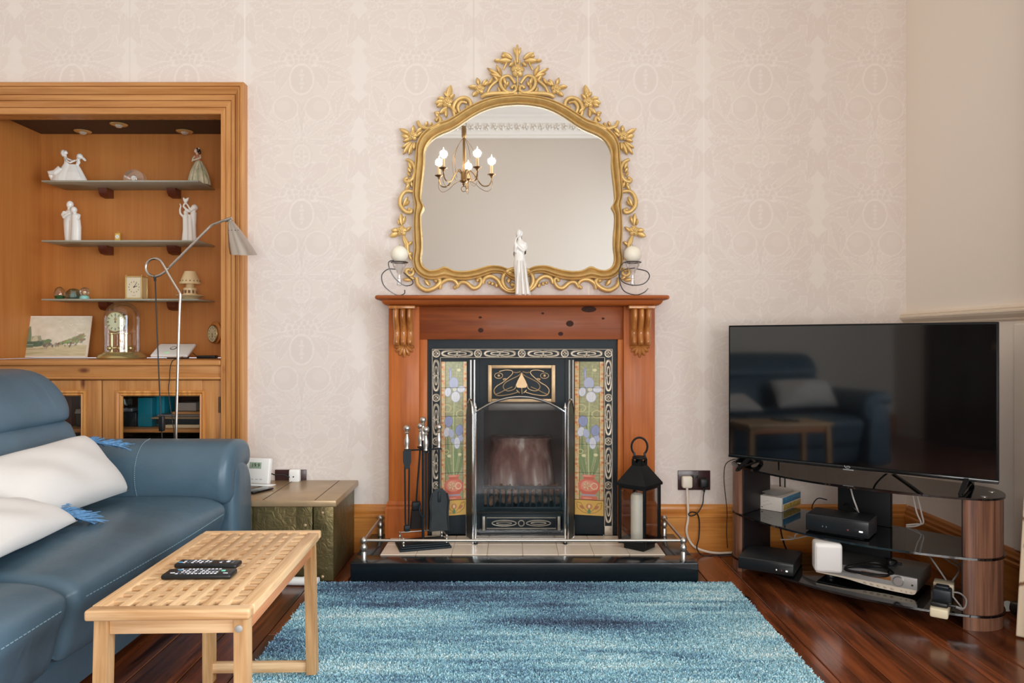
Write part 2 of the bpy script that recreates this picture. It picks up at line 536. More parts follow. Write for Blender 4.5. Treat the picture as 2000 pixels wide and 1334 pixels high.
BLACK = mat('black_plastic', C(22, 24, 26), 0.38)
BLACKGL = mat('black_gloss', C(12, 13, 15), 0.08, coat=0.3)
IRON = mat('cast_iron', C(28, 36, 41), 0.5, 0.15, spec=.35, bump=0.12, bscale=160)
STEEL = mat('pewter_steel', C(196, 190, 182), 0.34, 0.9)
CHROME = mat('polished_chrome', C(215, 214, 212), 0.12, 1.0)
GOLD = mat('antique_gold', C(220, 184, 118), 0.36, 0.28, var=0.12, vscale=30, bump=0.06, bscale=90)
PORC = mat('white_porcelain', C(236, 232, 226), 0.22, coat=0.4)
WHITE = mat('white_plastic', C(232, 230, 226), 0.35)
CREAM = mat('cream_plastic', C(226, 214, 184), 0.4)
PAPER = mat('white_paper', C(226, 222, 214), 0.75)
CREAMWALL = mat('cream_wall_paint', C(238, 228, 216), 0.65)
CEILW = mat('white_ceiling_paint', C(240, 236, 230), 0.8)
CABLE_W = mat('white_cable', C(218, 210, 202), 0.45)
CABLE_B = mat('black_cable', C(20, 20, 22), 0.45)
CABLE_G = mat('grey_cable', C(140, 138, 136), 0.45)
CLEAR = glass('clear_pane', gloss=0.04)

# ------------------------------------------------------------------ wallpaper print
wp = Canvas(224, 264, 2, (229, 219, 211))
pat, dk, lt = (222, 209, 201), (219, 206, 198), (231, 221, 214)
ed_ = [(112 + 97 + 5 * math.sin(y_ * 2 * PI / 66) + 3 * math.sin(y_ * 2 * PI / 24), y_) for y_ in range(-4, 270, 4)]
wp.poly(ed_ + [(224 - x_, y_) for x_, y_ in reversed(ed_)], (224, 212, 203), .9)
def leafpts(x0, y0, x1, y1, wd, bend=0.0, n=9):
    dx, dy = x1 - x0, y1 - y0; L = math.hypot(dx, dy); ux, uy = dx / L, dy / L; nx_, ny_ = -uy, ux
    a, b = [], []
    for k in range(n + 1):
        t = k / n; wv = wd * math.sin(PI * t ** 0.8) ** 0.9; o = bend * math.sin(PI * t)
        bx, by = x0 + dx * t + nx_ * o, y0 + dy * t + ny_ * o
        a.append((bx + nx_ * wv, by + ny_ * wv)); b.append((bx - nx_ * wv, by - ny_ * wv))
    return a + b[::-1]
def wleaf(x0, y0, x1, y1, wd, bend=0.0, veins=True):
    for sx in (1, -1):
        for oy in (-264, 0, 264):
            pts = [(112 + sx * x, 132 + oy + y) for x, y in leafpts(x0, y0, x1, y1, wd, bend)]
            if min(p[1] for p in pts) > 264 or max(p[1] for p in pts) < 0: continue
            wp.poly(pts, pat, 0.9, lt, 1.5)
            if veins:
                n = len(pts) // 2
                mid = [((pts[k][0] + pts[-1 - k][0]) / 2, (pts[k][1] + pts[-1 - k][1]) / 2) for k in range(1, n - 1)]
                wp.line(mid, 1.2, lt, .8)
                for k in range(1, len(mid) - 1, 1):
                    wp.line([mid[k], pts[k + 2]], .8, dk, .5); wp.line([mid[k], pts[-3 - k]], .8, dk, .5)
def well(x, y, rx, ry, col, al=1, ring=None, rot=0):
    for sx in ((1, -1) if x else (1,)):
        for oy in (-264, 0, 264):
            cy = 132 + oy + y
            if cy < -40 or cy > 304: continue
            wp.ell(112 + sx * x, cy, rx, ry, col, rot * sx, al, ring)
for a in ((104, -100, 96, -60, 9, 5), (40, -128, 96, -104, 20, -8), (104, 84, 92, 30, 12, 6), (60, 108, 104, 88, 12, 4), (20, 96, 66, 64, 10, 6), (14, -98, 52, -84, 12, 6), (100, -130, 88, -62, 13, -10), (58, -112, 76, -92, 16, 5), (30, -40, 82, -84, 9, 5), (30, -36, 92, -46, 10, -4), (26, -30, 90, -16, 9, 3),
          (22, -26, 96, 2, 11, 8), (20, -24, 46, 28, 14, -8), (86, 12, 70, 84, 13, 10), (100, 60, 58, 96, 13, -6), (94, 100, 40, 112, 12, 5),
          (6, 118, 58, 84, 5, -4), (5, 118, 36, 80, 4, -3), (4, 118, 16, 78, 3.5, -2), (8, 122, 78, 122, 6, 3), (74, 128, 104, 116, 9, 0), (36, -118, 62, -128, 8, 0)):
    wleaf(*a)
for (x, y, rx, ry, rot) in ((0, -70, 17, 26, 0), (18, -76, 17, 24, .5), (34, -84, 15, 20, .9)):
    well(x, y, rx, ry, pat, .95, None, rot); well(x, y, rx, ry, lt, .8, .6, rot)
for k in range(-4, 5):
    wp.line([(112, 132 - 62), (112 + k * 7, 132 - 92 + abs(k) * 3)], 1.2, lt, .8)
for (x, y) in ((0, -40), (12, -42), (24, -40), (34, -46), (6, -50), (18, -52), (28, -54), (10, -32), (0, -32), (20, -31), (38, -38)):
    well(x, y, 5.4, 5.4, dk, .7); well(x, y, 5.4, 5.4, lt, .9, .6)
well(0, 2, 23, 29, dk, .75); well(0, 2, 23, 29, lt, 1, 1.3); well(0, 2, 27, 33, pat, .8, 1.2)
for k in range(5): well(0, -14 + k * 8, 3 + (k % 2) * 2, 3.2, lt, .7)
for sx in (1, -1):
    wp.line([(112 + sx * x, 132 + y) for x, y in cr([(0, 100), (4, 72), (14, 52), (26, 40), (28, 34)], 4)], 5, dk, .6)
    wp.line([(112 + sx * x, 132 + y) for x, y in cr([(3, 100), (7, 74), (17, 54), (29, 42), (31, 35)], 4)], 1.4, lt, 1)
    wp.line([(112 + sx * x, 132 + y) for x, y in cr([(0, 62), (4, 50), (14, 42), (22, 32)], 4)], 4, dk, .5)
well(31, 59, 24, 24, pat, 1); well(31, 59, 24, 24, lt, 1, 1); well(36, 54, 14, 12, lt, .25)
for (x, y) in ((0, 128), (0, 120), (0, -122), (0, -112), (0, -104), (8, -116), (8, -106), (62, 116), (70, 120), (78, 112), (54, 110), (86, 122), (48, 120), (62, 36), (70, 40), (66, 30)):
    well(x, y, 4, 4, dk, .6); well(x, y, 4, 4, lt, .8, .5)
well(0, -112, 16, 22, lt, .8, .8); well(0, -112, 20, 26, dk, .5, 1)
wp.a += (noise2((wp.H, wp.W), (60, 4), 3, 2)[..., None] - .5) * 2.2
wp.rect(0, 0, .7, 264, (214, 202, 192), .8); wp.rect(.7, 0, 1.5, 264, (240, 231, 224), .8)
wp.wrap = True

XL, XR, ZT, YF = -3.0, 1.974, 3.58, -1.0
AX0, AX1, AZ = -2.64, -1.469, 2.214          # alcove opening
X = np.linspace(XL, XR, 830); Z = np.concatenate([np.linspace(0, 2.86, 478), [3.2, ZT]])
xx, zz = np.meshgrid(X, Z)
pu = 1000 + xx.ravel() * 390.1 - (589 - 112); pv = 667 + (CZ - zz.ravel()) * 390.1 - (153 - 132)
wcol = wp.sample(pu, pv)
xm = (X[:-1] + X[1:]) / 2; zm = (Z[:-1] + Z[1:]) / 2
xq, zq = np.meshgrid(xm, zm)
keep = ~((xq > -2.672) & (xq < -1.438) & (zq < 2.186)) & ~((xq > -0.36) & (xq < 0.46) & (zq > 0.0) & (zq < 1.0))
me = grid_mesh('wall_back', X, Z, lambda a, b: (a, np.full_like(a, WY), b), wcol, keep)
me.materials.append(painted('damask_wallpaper', 0.62, 0.3))
o = bpy.data.objects.new('wall_back', me); COL.objects.link(o); o['kind'] = 'structure'

# ------------------------------------------------------------------ other walls, ceiling, window
WY0, WY1, WZ0, WZ1 = -0.75, 1.75, 0.22, 2.9     # side window opening
mb = MB()
for (y0, y1, z0, z1) in ((YF, WY0, 0, ZT), (WY1, WY, 0, ZT), (WY0, WY1, 0, WZ0), (WY0, WY1, WZ1, ZT)):
    mb.box(XR, XR + 0.2, y0, y1, z0, z1)
struct(mb, 'wall_right', CREAMWALL)
struct(MB().box(XL - 0.1, XL, YF, WY, 0, ZT), 'wall_left', CREAMWALL)
BX0, BX1, BZ0, BZ1 = -1.0, 1.9, 0.5, 1.74    # low opening added behind the camera for the frontal fill
mb = MB()
for (x0, x1, z0, z1) in ((XL, BX0, 0, ZT), (BX1, XR, 0, ZT), (BX0, BX1, 0, BZ0), (BX0, BX1, BZ1, ZT)):
    mb.box(x0, x1, YF - 0.2, YF, z0, z1)
struct(mb, 'wall_front', mat('greige_wall_paint', C(208, 197, 186), .7))
struct(MB().box(XL, XR, YF, WY, ZT, ZT + 0.1), 'ceiling', CEILW)

WFR = mat('white_gloss_paint', C(236, 232, 224), 0.3)
def window(name, axis, at_, a0, a1, z0, z1, deep):
    def bx(mb, u0, u1, d0, d1, w0, w1):
        if axis == 'X': mb.rbox(at_ + d0, at_ + d1, u0, u1, w0, w1, 0.006)
        else: mb.rbox(u0, u1, at_ - d1, at_ - d0, w0, w1, 0.006)
    m = MB()
    for (u0, u1, w0, w1) in ((a0, a0 + .07, z0, z1), (a1 - .07, a1, z0, z1), (a0, a1, z0, z0 + .08), (a0, a1, z1 - .07, z1), ((a0 + a1) / 2 - .03, (a0 + a1) / 2 + .03, z0, z1)):
        bx(m, u0, u1, deep, deep + .06, w0, w1)
    fr = struct(m, name, WFR)
    mid = z0 + (z1 - z0) * .52
    for (u0, u1) in ((a0 + .07, (a0 + a1) / 2 - .03), ((a0 + a1) / 2 + .03, a1 - .07)):
        for (w0, w1, dd) in ((z0 + .08, mid + .02, .0), (mid - .02, z1 - .07, .03)):
            m = MB()
            for (p0, p1, q0, q1) in ((u0, u0 + .05, w0, w1), (u1 - .05, u1, w0, w1), (u0 + .05, u1 - .05, w0, w0 + .045), (u0 + .05, u1 - .05, w1 - .045, w1)):
                bx(m, p0, p1, deep + dd + .005, deep + dd + .028, q0, q1)
            sash = m.build('sash', WFR, fr)
            m = MB(); bx(m, u0 + .05, u1 - .05, deep + dd + .014, deep + dd + .018, w0 + .045, w1 - .045)
            m.build('pane', CLEAR, sash, smooth=False)
    m = MB(); bx(m, a0 - .04, a1 + .04, -.03, deep, z0 - .03, z0)
    m.build('sill', WFR, fr)
window('window_1', 'X', XR, WY0, WY1, WZ0, WZ1, 0.10)
window('fill_window', 'Y', YF, BX0, BX1, BZ0, BZ1, 0.10)  # unseen window, added to let the frontal fill in

DOORM = wood('dark_oak_door', C(46, 30, 22), C(74, 50, 36), 'Z', .35, .2)
m = MB(); m.rbox(-2.40, -1.52, YF, YF + .045, 0.005, 2.08, .003); dr_ = struct(m, 'door_1', DOORM)
for (x0, x1, z0, z1) in ((-2.28, -2.00, .2, .85), (-1.92, -1.64, .2, .85), (-2.28, -2.00, 1.0, 1.95), (-1.92, -1.64, 1.0, 1.95)):
    MB().rbox(x0, x1, YF + .044, YF + .056, z0, z1, .010).build('panel', DOORM, dr_)
m = MB()
for (x0, x1, z0, z1) in ((-2.50, -2.40, 0, 2.18), (-1.52, -1.42, 0, 2.18), (-2.40, -1.52, 2.08, 2.18)): m.rbox(x0, x1, YF, YF + .06, z0, z1, .006)
m.build('door_frame', DOORM, dr_)
m = MB(); m.ball((-1.60, YF + .09, 1.0), .028, 14, 9); m.tube([(-1.60, YF + .04, 1.0), (-1.60, YF + .08, 1.0)], .010, 8); m.build('door_knob', mat('door_brass', C(190, 160, 100), .3, .9), dr_)

def moulding(name, prof, path, m, parent=None):
    """prof: (out, up) outline run along a polyline of (point, outward normal)"""
    mb = MB(); rings = []
    for (p, nrm) in path:
        rings.append([Vector(p) + Vector(nrm) * a + Vector((0, 0, b)) for a, b in prof])
    mb.loft(rings, True)
    return struct(mb, name, m, parent)
skirt = [(0, 0), (.024, 0), (.024, .172), (.027, .176), (.027, .186), (.020, .192), (.022, .206), (.016, .214), (.014, .226), (.006, .235), (0, .236)]
SKIRT = wood('skirting_pine', C(170, 98, 36), C(214, 146, 70), 'X', 0.36, 0.2, stretch=10, scale=1.4)
SKIRT_Y = wood('skirting_pine_side', C(150, 86, 34), C(196, 128, 62), 'Y', 0.36, 0.2, stretch=10, scale=1.4)
moulding('baseboard_back', skirt, [((-1.315, WY, 0), (0, -1, 0)), ((-.604, WY, 0), (0, -1, 0))], SKIRT)
moulding('baseboard_back', skirt, [((.70, WY, 0), (0, -1, 0)), ((XR - .001, WY, 0), (0, -1, 0))], SKIRT)
moulding('baseboard_right', skirt, [((XR, WY - .028, 0), (-1, 0, 0)), ((XR, YF, 0), (-1, 0, 0))], SKIRT_Y)
moulding('baseboard_left', skirt, [((XL, YF, 0), (1, 0, 0)), ((XL, WY, 0), (1, 0, 0))], SKIRT_Y)
dado = [(0, 0), (.004, -.002), (.010, .004), (.012, .010), (.030, .024), (.036, .034), (.036, .040), (.030, .043), (.032, .050), (.024, .056), (.018, .060), (0, .060)]
moulding('trim_1', [(a, b + 1.134) for a, b in dado], [((XR, WY, 0), (-1, 0, 0)), ((XR, WY1 + .1, 0), (-1, 0, 0))], mat('cream_gloss_paint', C(232, 216, 196), 0.4))
mb = MB().rbox(XR - .014, XR, 2.14, 2.843, .236, 1.12, .005)
struct(mb, 'trim_2', CREAMWALL)
corn = [(0, 0), (.03, 0), (.035, .02), (.03, .04), (.045, .06), (.06, .16), (.085, .18), (.09, .2), (.15, .21), (.16, .225), (0, .225)]
CORN = [(a, ZT - .225 + b) for a, b in corn]
cn = moulding('trim_3', CORN, [((XL, YF, 0), (0, 1, 0)), ((XR, YF, 0), (0, 1, 0))], CEILW)
mb = MB()
for k in range(48):
    x = -2.3 + k * .088
    for q in range(5):
        a = q * 2.4 + k
        mb.ball((x + .028 * math.cos(a), YF + .062, ZT - .115 + .03 * math.sin(a)), (.013, .016, .011), 6, 4)
    mb.ball((x, YF + .06, ZT - .115), (.014, .022, .014), 6, 4)
o = mb.build('plaster_leaf_relief', CEILW, cn); o['kind'] = 'stuff'
moulding('trim_4', CORN, [((XL, WY, 0), (0, -1, 0)), ((XR, WY, 0), (0, -1, 0))], CEILW)
moulding('trim_5', CORN, [((XR, YF, 0), (-1, 0, 0)), ((XR, WY, 0), (-1, 0, 0))], CEILW)
moulding('trim_6', CORN, [((XL, YF, 0), (1, 0, 0)), ((XL, WY, 0), (1, 0, 0))], CEILW)

# ------------------------------------------------------------------ plank floor
fl = struct(MB().box(XL, XR, YF, WY + .45, -.06, -.024), 'floor', mat('subfloor_dark', C(16, 9, 6), 0.8))
PLANK = wood('stained_floorboard', C(40, 16, 9), C(140, 74, 40), 'Y', 0.24, 0.35, stretch=9, scale=1.5, knots=C(24, 9, 5), piece=0.22, bump=0.08)
PW = .1575
xs = [1.0133 + PW * k for k in range(-26, 8)]
pm = {}
for k, x0 in enumerate(xs[:-1]):
    x1 = min(xs[k + 1], XR - .002); x0 = max(x0, XL + .002)
    if x1 - x0 < .01: continue
    cut = (0.3 + 1.9 * ((k * 0.381 + .2) % 1.0)) if k % 2 else (1.2 + 2.2 * ((k * .617) % 1.0))
    for (y0, y1) in ((YF, cut - .0015), (cut + .0015, WY)):
        key = (round(x1 - x0, 3), round(y1 - y0, 3))
        if key not in pm:
            m_ = MB().cbox(-(x1 - x0) / 2 + .0016, (x1 - x0) / 2 - .0016, -(y1 - y0) / 2, (y1 - y0) / 2, -.022, 0, .0022)
            pm[key] = m_.mesh('plank', smooth=False); pm[key].materials.append(PLANK)
        o = bpy.data.objects.new('plank', pm[key]); COL.objects.link(o); o.parent = fl
        o.location = ((x0 + x1) / 2, (y0 + y1) / 2, 0)

# ------------------------------------------------------------------ alcove cabinet
cab = thing('alcove_cabinet', 'honey pine built-in alcove cabinet with open display niche and glazed doors', 'cabinet', (-2.05, WY, 0))
NB, NF = 4.08, 3.70
MB().box(AX0 - .02, AX1 + .02, NB, NB + .02, .96, AZ + .02).build('back_panel', LINING, cab, smooth=False)
MB().box(AX0 - .04, AX0, NF + .001, NB, .96, AZ).build('side_panel', LINING, cab, smooth=False)
MB().box(AX1, AX1 + .04, NF + .001, NB, .96, AZ).build('side_panel', LINING, cab, smooth=False)
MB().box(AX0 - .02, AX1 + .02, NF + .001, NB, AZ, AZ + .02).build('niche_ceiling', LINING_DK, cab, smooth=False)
# architrave with mitred corners
IX0, IX1, IZ = -2.664, -1.446, 2.178
WS, WT = .122, .152
prof = [(0, .0), (0, .030), (.02, .034), (.20, .034), (.205, .027), (.225, .027), (.23, .034), (.42, .035), (.425, .028), (.445, .028), (.45, .036), (.58, .041), (.60, .041), (.605, .032), (.63, .032), (.64, .040), (.70, .046), (.78, .055), (.84, .056), (.845, .050), (.86, .050), (.865, .058), (.96, .058), (1, .053), (1, 0)]
rings = []
for (ix, iz, sx, sz) in ((IX0, 0, -1, 0), (IX0, IZ, -1, 1), (IX1, IZ, 1, 1), (IX1, 0, 1, 0)):
    rings.append([Vector((ix + sx * t * WS, WY - p, iz + sz * t * WT)) for t, p in prof])
mb = MB()
for a, nm in ((0, 'jamb'), (1, 'head'), (2, 'jamb')):
    m_ = MB(); m_.loft([rings[a], rings[a + 1]], True)
    m_.build('architrave_' + nm, PINE if nm == 'head' else PINE_V, cab, angle=25)
# linings between frame and niche
mb = MB()
mb.box(IX0 - .03, IX0, WY - .03, NF, 0.96, IZ); mb.box(IX1, IX1 + .03, WY - .03, NF, .96, IZ)
mb.box(IX0 - .03, IX1 + .03, WY - .0, NF, IZ, IZ + .05)
mb.build('reveal', PINE_V, cab, smooth=False)
# sill and rail
mb = MB(); mb.rbox(AX0 - .05, AX1 + .024, WY - .036, NB, .9300, .958, .008, 2)
mb.build('sill_board', PINE, cab)
mb = MB(); mb.rbox(IX0, IX1, WY - .02, WY + .02, .875, .930, .003); mb.rbox(IX0, IX1, WY - .028, WY + .02, .860, .876, .006, 2)
mb.build('rail', PINE, cab)
# carcass of the cupboard below
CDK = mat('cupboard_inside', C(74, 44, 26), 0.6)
mb = MB()
mb.box(AX0 - .02, AX1 + .02, NB, NB + .02, 0, .93); mb.box(AX0 - .03, AX0 - .004, WY + .02, NB, 0, .93); mb.box(AX1 + .004, AX1 + .03, WY + .02, NB, 0, .93)
mb.box(AX0, AX1, WY + .03, NB, .06, .10)
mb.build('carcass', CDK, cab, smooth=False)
SHZ = .604
for z in (SHZ, .45):
    MB().rbox(AX0, AX1, WY + .06, NB, z - .018, z, .002).build('inner_shelf', PINE, cab)
MB().box(IX0, IX1, WY - .012, WY + .02, 0, .115).build('plinth', PINE, cab, smooth=False)
# the two glazed doors
def cab_door(x0, x1, hinge_right):
    m = MB(); zt, zb = .857, .118; y0, y1 = WY - .014, WY + .012
    gx0, gx1, gz0, gz1 = x0 + .086, x1 - .088, .20, .790
    m.rbox(x0, gx0, y0, y1, zb, zt, .003); m.rbox(gx1, x1, y0, y1, zb, zt, .003)
    m.rbox(gx0, gx1, y0 + .0005, y1, gz1, zt, .003); m.rbox(gx0, gx1, y0 + .0005, y1, zb, gz0, .003)
    d = m.build('door', PINE_V, cab)
    pr = [(-.016, 0), (-.014, .010), (-.006, .012), (0, .006), (.006, .010), (.012, .003), (.014, -.008), (-.016, -.008)]
    rg = []
    for (cx, cz, sx, sz) in ((gx0, gz0, 1, 1), (gx1, gz0, -1, 1), (gx1, gz1, -1, -1), (gx0, gz1, 1, -1)):
        rg.append([Vector((cx + sx * t, y0 - p, cz + sz * t)) for t, p in pr])
    m = MB(); m.loft(rg + [rg[0]], True, False, False)
    m.build('glazing_bead', wood('bead_pine', C(186, 118, 54), C(226, 164, 92), 'Z', .34, .2), d, angle=25)
    MB().box(gx0 - .004, gx1 + .004, y0 + .006, y0 + .009, gz0 - .004, gz1 + .004).build('pane', CLEAR, d, smooth=False)
    hx = x1 + .001 if hinge_right else x0 - .001
    for hz in (.735, .25):
        m = MB(); m.tube([(hx, y0 - .004, hz - .04), (hx, y0 - .004, hz + .04)], .0055, 8); m.build('hinge', mat('dark_bronze', C(62, 52, 42), .4, .7), d)
    if hinge_right:
        m = MB(); kx = x0 + .028; m.ball((kx, y0 - .0005, .552), (.006, .0015, .007), 10, 6); m.box(kx - .003, kx + .003, y0 - .0012, y0, .530, .552)
        m.build('keyhole', mat('keyhole_black', C(30, 20, 14), .6), d)
cab_door(-2.043, -1.4575, True)
cab_door(-2.634, -2.049, False)

# ------------------------------------------------------------------ hearth
HZ = .093
he = thing('hearth', 'low black box hearth topped with cream tiles, in front of the fireplace', 'hearth', (.053, 3.40, 0))
HX0, HX1, HY0 = -.6985, .805, 3.139
TX0, TX1, TY0, TY1 = -.592, .6885, 3.259, 3.579
HBL = mat('black_hearth_paint', C(17, 24, 29), 0.22, coat=0.25, var=0.08, vscale=6)
mb = MB()
mb.rbox(HX0, HX1, HY0, TY0, 0, HZ, .004, 2)
mb.rbox(HX0, TX0, TY0 - .002, WY - .002, 0, HZ, .004); mb.rbox(TX1, HX1, TY0 - .002, WY - .002, 0, HZ, .004)
mb.box(TX0 - .002, TX1 + .002, TY0 - .002, WY - .002, 0, HZ - .008)
mb.build('hearth_box', HBL, he)
CT = mat('cream_glazed_tile', C(240, 224, 204), 0.25, coat=.2, var=.03, vscale=3)
tw = (TX1 - TX0) / 8
tm = MB().cbox(-tw / 2 + .0012, tw / 2 - .0012, -.08 + .0012, .08 - .0012, -.0075, .0015, .0015).mesh('tile', smooth=False); tm.materials.append(CT)
for i in range(8):
    for j in range(2):
        o = bpy.data.objects.new('tile', tm); COL.objects.link(o); o.parent = he
        o.location = Vector((TX0 + tw * (i + .5), TY0 + .16 * (j + .5), HZ)) - ORG[he.name]
MB().box(TX0, TX1, TY0, TY1, HZ - .007, HZ - .001).build('grout', mat('grout', C(190, 168, 146), .8), he, smooth=False)

# fender rail
fe = thing('fender_rail', 'low pewter fender rail on turned posts around the black hearth', 'fender', (.05, 3.18, HZ))
post = [(.013, 0), (.014, .006), (.012, .012), (.0125, .034), (.009, .040), (.0135, .048), (.0155, .058), (.012, .068), (.008, .073), (.010, .077)]
fy0, fy1, fx0, fx1 = 3.175, 3.575, -.647, .748
FZ = HZ + .0015
for (x, y) in ((fx0, fy0), (fx1, fy0), (fx0, fy1), (fx1, fy1)):
    m = MB(); m.lathe(post, (x, y, HZ + .0004), 16); m.ball((x, y, HZ + .088), .0155, 16, 10); m.build('post', STEEL, fe)
for a, b in (((fx0, fy0), (fx1, fy0)), ((fx0, fy0), (fx0, fy1)), ((fx1, fy0), (fx1, fy1))):
    m = MB(); m.tube([(a[0], a[1], HZ + .088), (b[0], b[1], HZ + .088)], .0062, 10); m.build('rail', STEEL, fe)

# ------------------------------------------------------------------ fire surround
su = thing('fire_surround', 'cherry-brown pine fire surround with mantel shelf and carved corbels', 'mantelpiece', (.048, 3.58, HZ))
mb = MB()
nose = [(3.635, 1.249), (3.448, 1.249), (3.440, 1.254), (3.438, 1.2595), (3.440, 1.265), (3.448, 1.270), (3.635, 1.270)]
mb.prism(nose, 'X', -.640, .737)
for sx, x in ((-1, -.640), (1, .737)):
    mb.tube([(x, 3.4485, 1.2595), (x, 3.634, 1.2595)], .0105, 10)
mb.build('mantel_shelf', SURR, su)
mb = MB()
cove = [(0, 1.2216), (.004, 1.2216), (.012, 1.224), (.022, 1.231), (.028, 1.240), (.030, 1.249), (0, 1.249)]
rg = []
for (x, y, nx_, ny_) in ((-.594, 3.635, -1, 0), (-.594, 3.505, -1, -1), (.692, 3.505, 1, -1), (.692, 3.635, 1, 0)):
    rg.append([Vector((x + nx_ * a, y + ny_ * a, b)) for a, b in cove])
mb.loft(rg, True); mb.box(-.594, .692, 3.505, 3.635, 1.2216, 1.249)
mb.build('shelf_moulding', SURR, su, angle=25)
for (x_, y_, a_, b_) in ((939, 645, 5.5, 4.5), (1113, 632, 7.5, 6), (1095, 652, 5, 4), (1150, 604, 15, 6), (938, 620, 3.5, 2.2), (1060, 612, 3, 2), (1178, 622, 3, 2)):
    m = MB(); m.ball((px(x_, 3.572), 3.572, pz(y_, 3.572)), (a_ * 3.572 / F, .0006, b_ * 3.572 / F), 14, 6); m.build('knot', mat('dark_knot', C(58, 30, 20), .6, spec=.2, var=.3, vscale=120), su)
MB().rbox(-.4545, .547, 3.572, 3.64, 1.060, 1.2216, .0015).build('frieze', wood('cherry_pine_shaded', C(118, 56, 24), C(156, 82, 38), 'X', .45, .05, spec=.3, knots=None, stretch=8, scale=1.5), su)  # surround pine in a darker copy, for the shadow under the mantel shelf
for (x0, x1) in ((-.4545, -.417), (.520, .547)):
    MB().rbox(x0, x1, 3.572, 3.64, HZ, 1.060, .002).build('inner_stile', SURR_LT, su)
for (x0, x1, ctr, lab) in ((-.6025, -.4525, -.525, 'L'), (.545, .6975, .6225, 'R')):
    p = MB().rbox(x0, x1, 3.548, 3.64, HZ, 1.2216, .003).build('pilaster', SURR_V, su)
    m = MB(); pl_ = [(0, HZ), (.014, HZ), (.014, .236), (.008, .246), (.010, .256), (.004, .268), (0, .272)]
    rg = []
    for (x, y, nx_, ny_) in ((x0, 3.64, -1, 0), (x0, 3.548, -1, -1), (x1, 3.548, 1, -1), (x1, 3.575, 1, 0)):
        rg.append([Vector((x + nx_ * a, y + ny_ * a, b)) for a, b in pl_])
    m.loft(rg, True); m.build('plinth', SURR_V, p, angle=25)
    # corbel
    m = MB(); rings = []
    half = .049
    for (z, d) in cr([(1.206, .074), (1.19, .079), (1.16, .078), (1.13, .060), (1.10, .044), (1.075, .046), (1.055, .056), (1.04, .054), (1.03, .036)], 4):
        ring = []
        for k in range(25):
            u = k / 24; fl_ = abs(math.sin(3 * PI * u)) ** .55
            ring.append(Vector((ctr - half + 2 * half * u, 3.548 - d * (.55 + .45 * fl_), z)))
        ring += [Vector((ctr + half, 3.549, z)), Vector((ctr - half, 3.549, z))]
        rings.append(ring)
    m.loft(rings, True); m.rbox(ctr - .066, ctr + .062, 3.462, 3.56, 1.206, 1.2216, .003)
    cb = m.build('corbel', wood('carved_pine', C(150, 88, 40), C(206, 138, 74), 'Z', .22, .5, stretch=8, scale=2), su, angle=50)
    m = MB()
    for k in range(7):
        a = R(-90 + (k - 3) * 25); L = .060 - .004 * abs(k - 3)
        m.ball((ctr + math.cos(a) * L * .55, 3.546, 1.034 + math.sin(a) * L * .55), (L * .52, .016, .0105), 10, 6, Matrix.Rotation(-a, 3, 'Y'))
    m.build('shell', MC['carved_pine'], cb)

# ------------------------------------------------------------------ cast iron insert
ins = thing('fireplace_insert', 'black cast iron fireplace insert with iris tile panels and bronze relief border', 'fireplace', (.05, 3.62, HZ))
BRZ = mat('rubbed_bronze', C(190, 178, 160), 0.42, 0.4, var=.15, vscale=60)
BRZ_L = mat('bright_bronze', C(190, 160, 122), 0.42, 0.5, var=.08, vscale=40)
FY = 3.585
mb = MB()
ox0, ox1, oz = -.4162, .5192, 1.0592
bx0, bx1, bz = -.396, .497, 1.0147
nx0, nx1, nz = -.351, .4545, .969
for (x0, x1, z0, z1, y) in ((ox0, bx0, HZ, oz, FY + .012), (bx1, ox1, HZ, oz, FY + .012), (bx0, bx1, bz, oz, FY + .012),
                            (bx0, nx0, HZ, bz, FY), (nx1, bx1, HZ, bz, FY), (nx0, nx1, nz, bz, FY)):
    mb.box(x0, x1, y, 3.64, z0, z1)
mb.build('border_frame', IRON, ins, smooth=False)
# thin raised lines along the border edges
m = MB()
def edgeline(mb, pts, r): mb.tube(pts, r, 6)
for (a0, a1, at_) in ((bx0 + .003, bx1 - .003, bz - .003), (nx0 - .002, nx1 + .002, nz + .002)):
    edgeline(m, [(a0, FY - .001, HZ + .045), (a0, FY - .001, at_)], .0024); edgeline(m, [(a1, FY - .001, HZ + .045), (a1, FY - .001, at_)], .0024); edgeline(m, [(a0, FY - .001, at_), (a1, FY - .001, at_)], .0024)
m.build('bead_line', BRZ, ins)
for x0, x1 in ((bx0, nx0), (nx1, bx1)):
    MB().rbox(x0 + .001, x1 - .001, FY - .004, FY + .01, HZ + .001, HZ + .048, .002).build('foot_block', BRZ, ins)
def roundel(x, z):
    m = MB(); m.tube([(x + .0168 * math.cos(t), FY - .002, z + .0168 * math.sin(t)) for t in np.linspace(0, 2 * PI, 20, endpoint=False)], .0040, 6, True)
    m.ball((x, FY, z), (.0125, .0046, .0125), 12, 6)
    o = m.build('roundel', BRZ, ins)
    m = MB()
    for a in (45, 135):
        c_, s_ = math.cos(R(a)) * .0125, math.sin(R(a)) * .0125
        m.tube([(x - c_, FY - .0035, z - s_), (x, FY - .0052, z), (x + c_, FY - .0035, z + s_)], .0016, 5)
    m.build('cross', IRON, o)
